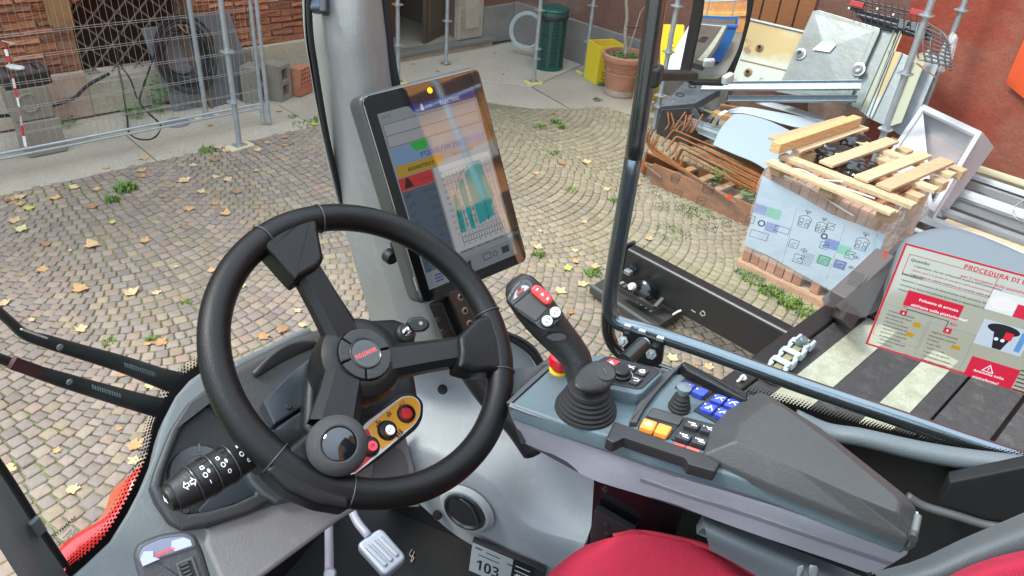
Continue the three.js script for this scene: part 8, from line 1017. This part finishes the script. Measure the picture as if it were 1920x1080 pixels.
{ // ---- seat
  const red = M(.33, .008, .034, .9, { bumpMap: rep(fabricT, .2), bumpScale: .0012, map: rep(wearT, .16) }), t = thing('driver_seat', 'red fabric driver seat with grey plastic side shell', 'seat');
  const R2 = (px, u) => px.map((q, i) => pU(q[0], q[1], u));
  obj(t, 'cushion', patch([[[960, 1170], [1010, 1096], [1060, 1048], [1098, 1022]].map(q => pD(...q, .98)), [[1080, 1180], [1100, 1090], [1122, 1034], [1146, 1008]].map(q => pD(...q, .94)), [[1220, 1190], [1210, 1100], [1200, 1035], [1196, 1002]].map(q => pD(...q, .935)), [[1380, 1200], [1330, 1110], [1290, 1050], [1262, 1012]].map(q => pD(...q, .95)), [[1520, 1190], [1450, 1120], [1390, 1070], [1330, 1030]].map(q => pD(...q, .98)), [[1560, 1200], [1480, 1140], [1420, 1090], [1360, 1048]].map(q => pD(...q, 1.04))], 30, 24, .02), red);
  obj(t, 'piping', ring(catPts([[1150, 1006], [1196, 999], [1262, 1009], [1330, 1027], [1400, 1066], [1450, 1104]], (x, y) => pD(x, y, .968 ), 30).map(p => ({ p, r: .004 })), 8), M(.32, .012, .03, .8)); obj(t, 'cushion_front', patch([[[960, 1170], [1010, 1096], [1060, 1048], [1098, 1022], [1146, 1008], [1196, 1002], [1262, 1012]].map(q => pD(...q, .985)), [[975, 1190], [1030, 1120], [1075, 1070], [1110, 1040], [1156, 1026], [1200, 1020], [1260, 1026]].map(q => pD(...q, 1.1))], 6, 24), red);
  const sh = M(.10, .118, .13, .5, { bumpMap: grainT, bumpScale: .0003 }); obj(t, 'side_shell', patch([[[1318, 965], [1420, 1004], [1540, 1050], [1640, 1090]].map(q => pD(...q, .93)), [[1322, 990], [1410, 1030], [1500, 1070], [1580, 1110]].map(q => pD(...q, .91)), [[1330, 1030], [1390, 1062], [1450, 1100], [1510, 1140]].map(q => pD(...q, .93))], 10, 20, .02), sh);
  obj(t, 'buckle_clip', [slab((globalThis.bcf = frame(pD(1512, 1068, .8), EYE.clone().sub(pD(1512, 1068, .8)).normalize())), [[1494, 1062], [1507, 1058], [1510, 1066], [1504, 1080], [1494, 1100], [1488, 1100]].map(q => bcf.px(...q)), .008, .002), slab(bcf, [[1518, 1058], [1532, 1060], [1536, 1068], [1530, 1100], [1522, 1100], [1514, 1072]].map(q => bcf.px(...q)), .008, .002)], M(.035, .042, .05, .4));
  obj(t, 'backrest_shell', patch([[[1640, 1072], [1720, 1050], [1800, 1012], [1880, 978], [1990, 930]].map(q => pD(...q, .72)), [[1650, 1100], [1740, 1075], [1820, 1040], [1900, 1010], [2010, 975]].map(q => pD(...q, .69)), [[1660, 1160], [1760, 1120], [1840, 1090], [1920, 1060], [2030, 1030]].map(q => pD(...q, .69))], 10, 20, .02), M(.07, .08, .085, .5, { bumpMap: grainT, bumpScale: .0003 }));
  obj(t, 'backrest', patch([[[1770, 1085], [1810, 1064], [1860, 1046], [1930, 1030], [2000, 1022]].map(q => pD(...q, .685)), [[1750, 1110], [1820, 1085], [1870, 1068], [1930, 1056], [2000, 1050]].map(q => pD(...q, .66)), [[1740, 1180], [1830, 1150], [1880, 1130], [1940, 1120], [2010, 1110]].map(q => pD(...q, .655))], 12, 20, .02), red);
}
// ---- notices and transparent icon films stuck on the side window
{
  const f0 = frame(pR(1697, 452, .925), MR.clone().negate()), q = p => f0.px(...p), tl = q([1697, 452]), bl = q([1622, 642]), tr = q([1920, 512]);
  const ux = [tr[0] - tl[0], tr[1] - tl[1]], lx = Math.hypot(...ux), ex = [ux[0] / lx, ux[1] / lx], ey = [-ex[1], ex[0]], H = -((bl[0] - tl[0]) * ey[0] + (bl[1] - tl[1]) * ey[1]), W = H * 1.55; const p = (s, t) => [tl[0] + ex[0] * s * W - ey[0] * t * H + ((bl[0] - tl[0]) * ex[0] + (bl[1] - tl[1]) * ex[1]) * t, tl[1] + ex[1] * s * W - ey[1] * t * H + ((bl[0] - tl[0]) * ex[1] + 0) * 0 + ((bl[0] - tl[0]) * ex[0] + (bl[1] - tl[1]) * ex[1]) * ex[1] / ex[1] * 0];
  const uvq = (s, t) => { const d = [(bl[0] - tl[0]), (bl[1] - tl[1])]; return [tl[0] + ex[0] * s * W + d[0] * t, tl[1] + ex[1] * s * W + d[1] * t]; };
  const inv = px => { const a = q(px), d = [bl[0] - tl[0], bl[1] - tl[1]], r = [a[0] - tl[0], a[1] - tl[1]], det = ex[0] * W * d[1] - ex[1] * W * d[0]; return [(r[0] * d[1] - r[1] * d[0]) / det, (ex[0] * W * r[1] - ex[1] * W * r[0]) / det]; };
  const CW = 1488, CH = 960, tx = canvas(CW, CH, (x, w, h) => {
    const C = px => { const a = inv(px); return [a[0] * w, a[1] * h]; }; x.clearRect(0, 0, w, h); x.fillStyle = 'rgba(216,214,188,.5)'; x.fillRect(0, 0, w, h); x.strokeStyle = '#c4283a'; x.lineWidth = 16; x.strokeRect(10, 10, w - 20, h - 20);
    const T = (s, px, z, c, b = 'bold ', al = 'left') => { const [X, Y] = C(px); x.fillStyle = c; x.font = b + z + 'px sans-serif'; x.textAlign = al; x.fillText(s, X, Y); };
    T('PROCEDURA DI EMERGENZA', [1805, 500], 52, '#c4283a'); T('per il recupero della piattaforma aerea', [1800, 516], 31, '#c4283a'); x.clearRect(C([1704, 470])[0], -10, 0, 0);
    const box = (a, b, c, lw, fill) => { const [X, Y] = C(a), [X2, Y2] = C(b); if (fill) { x.fillStyle = c; x.fillRect(X, Y, X2 - X, Y2 - Y); } else { x.strokeStyle = c; x.lineWidth = lw; x.strokeRect(X, Y, X2 - X, Y2 - Y); } };
    box([1706, 474], [1853, 556], '#b8404c', 5); T('Quando:', [1707, 486], 34, '#20262a'); const bl1 = ["L'operatore, che sta utilizzando la parte della piattaforma", 'aerea, non è in grado di scendere dalla piattaforma e si trova', "l'operatore in cabina stabilisce un contatto dalla piattaforma"]; bl1.forEach((s, i) => T(s, [1713 - i * 3, 497 + i * 8], 22, i === 1 ? '#a33' : '#20262a'));
    T('Istruzioni:', [1690, 512], 32, '#20262a'); ['• Spostare il sezionatore di alimentazione sulla posizione OFF', '• Ruotare la chiave del pulsante di arresto in senso orario (1)', '• Premere la cabina di emergenza (2)'].forEach((s, i) => T(s, [1688 - i * 3, 522 + i * 9], 21, '#20262a'));
    box([1704, 541], [1795, 598], '#c9203a', 0, true); T('Pulsante di arresto', [1722, 561], 31, '#f6f2f0'); T('abilitato sulla piattaforma?', [1707, 570], 31, '#f6f2f0'); x.strokeStyle = '#20262a'; x.lineWidth = 6; const P0 = C([1738, 594]), PL = C([1702, 576]), PR = C([1775, 606]); x.beginPath(); x.moveTo(PL[0], PL[1] + 30); x.lineTo(PL[0], PL[1] + 4); x.lineTo(PR[0], PL[1] + 4); x.lineTo(PR[0], PL[1] + 60); x.stroke();
    T('SI', [1692, 573], 36, '#c4283a'); T('NO', [1779, 606], 36, '#c4283a'); box([1689, 578], [1698, 590], '#c4283a', 0, true); T('A', [1691, 586], 26, '#fff'); box([1771, 610], [1781, 624], '#c4283a', 0, true); T('B', [1773, 618], 26, '#fff');
    box([1660, 566], [1722, 650], '#7d858a', 4); box([1740, 600], [1800, 686], '#7d858a', 4); ['• Premere il pulsante', 'emergenza (3) fuori', 'del veicolo (4)', '• Ruotare la chiave', 'verso il simbolo (2)', '• Premere e tenere', 'premuto il comando', 'di abbassamento', '• Attendere 5 secondi', 'e terminare'].forEach((s, i) => T(s, [1664 - i * 2.2, 580 + i * 6.6], 20, '#20262a')); ['• Togliere il comando', 'selezionato e posare', 'la chiave', 'in pos. OFF.', '• Verificare che', 'il quadro sia spento', '• La funzione si attiva', 'dopo alcuni secondi', 'premere per 15 secondi.'].forEach((s, i) => T(s, [1743 - i * 2.4, 619 + i * 7.4], 20, '#20262a')); for (const [a, b] of [[[1714, 600], [1724, 612]], [[1701, 619], [1711, 630]], [[1785, 643], [1798, 654]]]) box(a, b, '#b98a12', 0, true);
    T('Procedura discendente di emergenza', [1645, 650], 22, '#b8404c'); T('Procedura discendente da premere sulla parte inferiore della macchina', [1690, 671], 20, '#b8404c'); box([1695, 660], [1832, 716], '#b8404c', 4);
    x.fillStyle = '#d9ddd8'; const a = C([1862, 540]); x.fillRect(a[0], a[1], 330, 170); x.fillStyle = '#e8e0dc'; x.beginPath(); x.ellipse(a[0] + 100, a[1] + 90, 90, 60, 0, 0, 7); x.fill(); x.fillStyle = '#cf2a44'; x.fillRect(a[0] + 190, a[1] + 60, 140, 110);
    const b = C([1846, 594]); x.fillStyle = '#b9c2cb'; x.fillRect(b[0], b[1], 330, 230); x.fillStyle = '#232326'; x.beginPath(); x.ellipse(b[0] + 150, b[1] + 50, 110, 44, 0, 0, 7); x.fill(); x.beginPath(); x.moveTo(b[0] + 90, b[1] + 60); x.lineTo(b[0] + 230, b[1] + 70); x.lineTo(b[0] + 190, b[1] + 225); x.lineTo(b[0] + 130, b[1] + 225); x.fill(); x.fillStyle = '#d8243a'; x.fillRect(b[0] + 170, b[1] + 60, 56, 66); x.fillStyle = '#dde'; for (const k of [0, 1]) { x.beginPath(); x.arc(b[0] + 130 + k * 44, b[1] + 140, 15, 0, 7); x.fill(); } x.fillStyle = '#5f8fc0'; x.fillRect(b[0] + 270, b[1] + 30, 40, 170);
    box([1823, 664], [1893, 728], '#cf2340', 0, true); const [sx, sy] = C([1845, 688]); x.strokeStyle = '#f6f2f0'; x.lineWidth = 7; x.beginPath(); x.moveTo(sx + 28, sy - 44); x.lineTo(sx + 66, sy + 18); x.lineTo(sx - 10, sy + 18); x.closePath(); x.stroke(); x.fillStyle = '#f6f2f0'; x.fillRect(sx + 24, sy - 22, 7, 26); T('Anomalia nella', [1824, 692], 30, '#f6f2f0'); T('piattaforma?', [1822, 704], 30, '#f6f2f0'); T('SI', [1891, 709], 34, '#c4283a'); for (let i = 0; i < 9; i++) { const [X, Y] = C([1914 - i * 3.2, 690 + i * 7]); x.fillStyle = '#20262a'; x.fillRect(X, Y, 260, 10); }
  });
  const quad4 = (c4, m, parent, name, w) => { const P = c4.map(c => f0.at(c[0], c[1], w)); const g = new THREE.BufferGeometry(); g.setAttribute('position', new THREE.Float32BufferAttribute([0, 1, 2, 0, 2, 3].flatMap(i => P[i].toArray()), 3)); g.setAttribute('uv', new THREE.Float32BufferAttribute([0, 0, 1, 0, 1, 1, 0, 0, 1, 1, 0, 1], 2)); g.computeVertexNormals(); return raw(parent, name, g, m); };
  const t = thing('emergency_notice', 'transparent emergency procedure notice with red frame on the right window', 'notice'); quad4([uvq(0, 1), uvq(1, 1), uvq(1, 0), uvq(0, 0)], new THREE.MeshStandardMaterial({ map: tx, transparent: true, roughness: .35, side: THREE.DoubleSide }), t, 'printed_film', .004);
  // icon film
  const A = q([1218, 303]), B = q([1697, 444]), dx = [B[0] - A[0], B[1] - A[1]], l2 = Math.hypot(...dx), e = [dx[0] / l2, dx[1] / l2], n2 = [e[1], -e[0]], h2 = .12, toC = px => { const a = q(px), r = [a[0] - A[0], a[1] - A[1]]; return [(r[0] * e[0] + r[1] * e[1]) / l2, (r[0] * n2[0] + r[1] * n2[1]) / h2]; };
  const W2 = 1600, H2 = Math.round(1600 * h2 / l2), ic = canvas(W2, H2, (x, w, h) => {
    x.clearRect(0, 0, w, h); x.fillStyle = 'rgba(214,206,196,.1)'; x.fillRect(0, 0, w, h); const S = w / l2 * .001; // px per mm
    const C = px => { const a = toC(px); return [a[0] * w, a[1] * h]; }; x.strokeStyle = 'rgba(120,125,120,.55)'; x.lineWidth = 3; for (const [a, b] of [[[1380, 360], [1355, 470]], [[1495, 385], [1465, 500]], [[1585, 420], [1550, 520]]]) { const p = C(a), r = C(b); x.beginPath(); x.moveTo(...p); x.lineTo(...r); x.stroke(); }
    const hs = px => proj(pR(px[0], px[1], .925))[2] / FOC / l2 * w; // canvas px per image px
    const icon = (px, s, kind, col) => { const [X, Y] = C(px), k = s * hs(px); x.save(); x.translate(X, Y); x.strokeStyle = 'rgba(35,40,42,.9)'; x.fillStyle = 'rgba(35,40,42,.9)'; x.lineWidth = 3.2; if (col) { x.fillStyle = col; x.fillRect(-k * .7, -k * .55, k * 1.4, k * 1.1); x.fillStyle = 'rgba(35,40,42,.9)'; } if (kind === 'key' || kind === 'up') { x.strokeRect(-k / 2, -k / 2, k, k); x.beginPath(); x.moveTo(-k * .28, k * .28); x.lineTo(0, -k * .1); x.lineTo(k * .3, -k * .1); x.moveTo(-k * .1, k * .3); x.lineTo(k * .2, k * .3); x.stroke(); if (kind === 'up') { x.beginPath(); x.moveTo(k * .1, -k * .05); x.lineTo(k * .25, -k * .35); x.lineTo(k * .4, -k * .05); x.fill(); } } if (kind === 'arrow') { x.beginPath(); x.moveTo(-k * .4, 0); x.lineTo(0, -k * .25); x.lineTo(0, k * .25); x.closePath(); x.stroke(); x.strokeRect(0, -k * .12, k * .35, k * .24); } if (kind === 'stack') { for (let i = 0; i < 9; i++) { x.globalAlpha = .5; x.fillRect(-k * .6, -k * .7 + i * k * .17, k * 1.2, k * .07); } } if (kind === 'head') { x.beginPath(); x.moveTo(-k * .4, k * .5); x.lineTo(-k * .5, -k * .3); x.quadraticCurveTo(0, -k * .85, k * .5, -k * .3); x.lineTo(k * .4, k * .5); x.closePath(); x.stroke(); for (const s2 of [-.24, .24]) { x.beginPath(); x.arc(s2 * k, -.1 * k, .16 * k, 0, 7); x.stroke(); x.strokeRect(s2 * k - .14 * k, .14 * k, .28 * k, .2 * k); } x.fillRect(-k * .05, -k * .9, k * .1, k * .2); x.strokeRect(-k * .2, -k * 1.0, k * .4, k * .12); } if (kind === 'dot') { x.fillStyle = 'rgba(215,70,45,.6)'; x.beginPath(); x.ellipse(0, 0, k * .3, k * .5, 0, 0, 7); x.fill(); } if (kind === 'wheel') { x.beginPath(); x.arc(0, 0, k * .4, 0, 7); x.lineWidth = 9; x.stroke(); } if (kind === 'wide') x.strokeRect(-k, -k * .45, k * 2, k * .9); x.restore(); };
    for (const [p, s, k, c] of [[[1226, 356], 15, 'key'], [[1272, 361], 15, 'key'], [[1237, 385], 14, 'key'], [[1275, 385], 14, 'key'], [[1316, 374], 15, 'key'], [[1301, 392], 15, 'up'], [[1338, 424], 16, 'up'], [[1364, 415], 15, 'key'], [[1238, 366], 14, 'arrow'], [[1340, 405], 14, 'arrow'], [[1250, 385], 14, 'stack'], [[1320, 418], 16, 'stack'], [[1330, 350], 22, 'head'], [[1268, 332], 17, 'head'], [[1369, 367], 16, 'dot'], [[1408, 408], 15, 'key'], [[1427, 390], 17, '', 'rgba(70,80,160,.4)'], [[1452, 398], 18, '', 'rgba(60,170,90,.45)'], [[1429, 416], 14, 'wheel'], [[1424, 438], 16, 'wide'], [[1448, 424], 17, '', 'rgba(60,60,150,.4)'], [[1467, 428], 13, 'wide'], [[1509, 413], 23, 'head'], [[1540, 424], 20, 'head'], [[1558, 422], 13, 'up'], [[1489, 454], 16, 'key'], [[1546, 440], 12, 'wheel'], [[1546, 457], 14, 'up'], [[1508, 466], 15, 'arrow'], [[1498, 482], 17, 'up'], [[1514, 483], 18, 'stack'], [[1559, 455], 18, '', 'rgba(50,70,160,.5)'], [[1545, 485], 18, 'key', 'rgba(40,160,90,.5)'], [[1616, 455], 24, 'head'], [[1583, 466], 17, '', 'rgba(50,180,100,.45)'], [[1594, 475], 15, 'up'], [[1575, 493], 16, 'key', 'rgba(60,60,150,.5)'], [[1606, 480], 12, 'arrow'], [[1596, 498], 12, 'arrow'], [[1660, 474], 16, 'dot'], [[1540, 400], 30, ''], [[1605, 520], 20, 'stack']]) icon(p, s, k, c);
  });
  const t2 = thing('icon_film', 'transparent film printed with small machine diagrams on the right window', 'window film'); quad4([[A[0] + n2[0] * h2, A[1] + n2[1] * h2], [B[0] + n2[0] * h2, B[1] + n2[1] * h2], B, A], new THREE.MeshStandardMaterial({ map: ic, transparent: true, roughness: .3, side: THREE.DoubleSide }), t2, 'printed_film', .005);
  // maker's print on the windscreen, seen mirrored from inside
  const f1 = frame(pF(128, 1000, .658), MF.clone().negate()), a1 = f1.px(97, 1005), b1 = f1.px(138, 968), an = Math.atan2(b1[1] - a1[1], b1[0] - a1[0]), w1 = Math.hypot(b1[0] - a1[0], b1[1] - a1[1]);
  const mt = canvas(320, 320, (x, w, h) => { x.clearRect(0, 0, w, h); x.translate(w, 0); x.scale(-1, 1); x.fillStyle = '#141614'; x.textAlign = 'center'; x.font = 'bold 66px sans-serif'; x.fillText('MANITOU', 160, 62); x.font = 'bold 28px sans-serif'; x.fillText('REGGIO E.', 160, 92); x.font = 'bold 40px sans-serif'; x.fillText('Elmax', 160, 170); x.beginPath(); x.arc(280, 170, 22, 0, 7); x.lineWidth = 6; x.stroke(); x.font = 'bold 30px sans-serif'; x.fillText('Tel. 0522 12345', 160, 208); x.fillText('43R - 001057', 160, 240); x.fillText('E3 GLASS E2', 160, 272); });
  const mg2 = new THREE.PlaneGeometry(w1 * 1.15, w1 * 1.15); mg2.rotateZ(an); const cc = f1.px(126, 1002); mg2.translate(cc[0], cc[1], 0); const t3 = thing('windscreen_print', 'small black mirrored maker print on the lower windscreen corner', 'print'); raw(t3, 'printed_film', toWorld(mg2, f1), new THREE.MeshStandardMaterial({ map: mt, transparent: true, side: THREE.DoubleSide }));
}
// ================= finish =================
for (const t of tops) { // move each group's origin to the middle of its base
  const b = new THREE.Box3().setFromObject(t); if (b.isEmpty()) continue;
  const c = V((b.min.x + b.max.x) / 2, b.min.y, (b.min.z + b.max.z) / 2).sub(t.position);
  if (t.userData.fixed) { delete t.userData.fixed; continue; }
  t.position.add(c); for (const k of t.children) k.position.sub(c);
}
renderer.render(scene, camera);
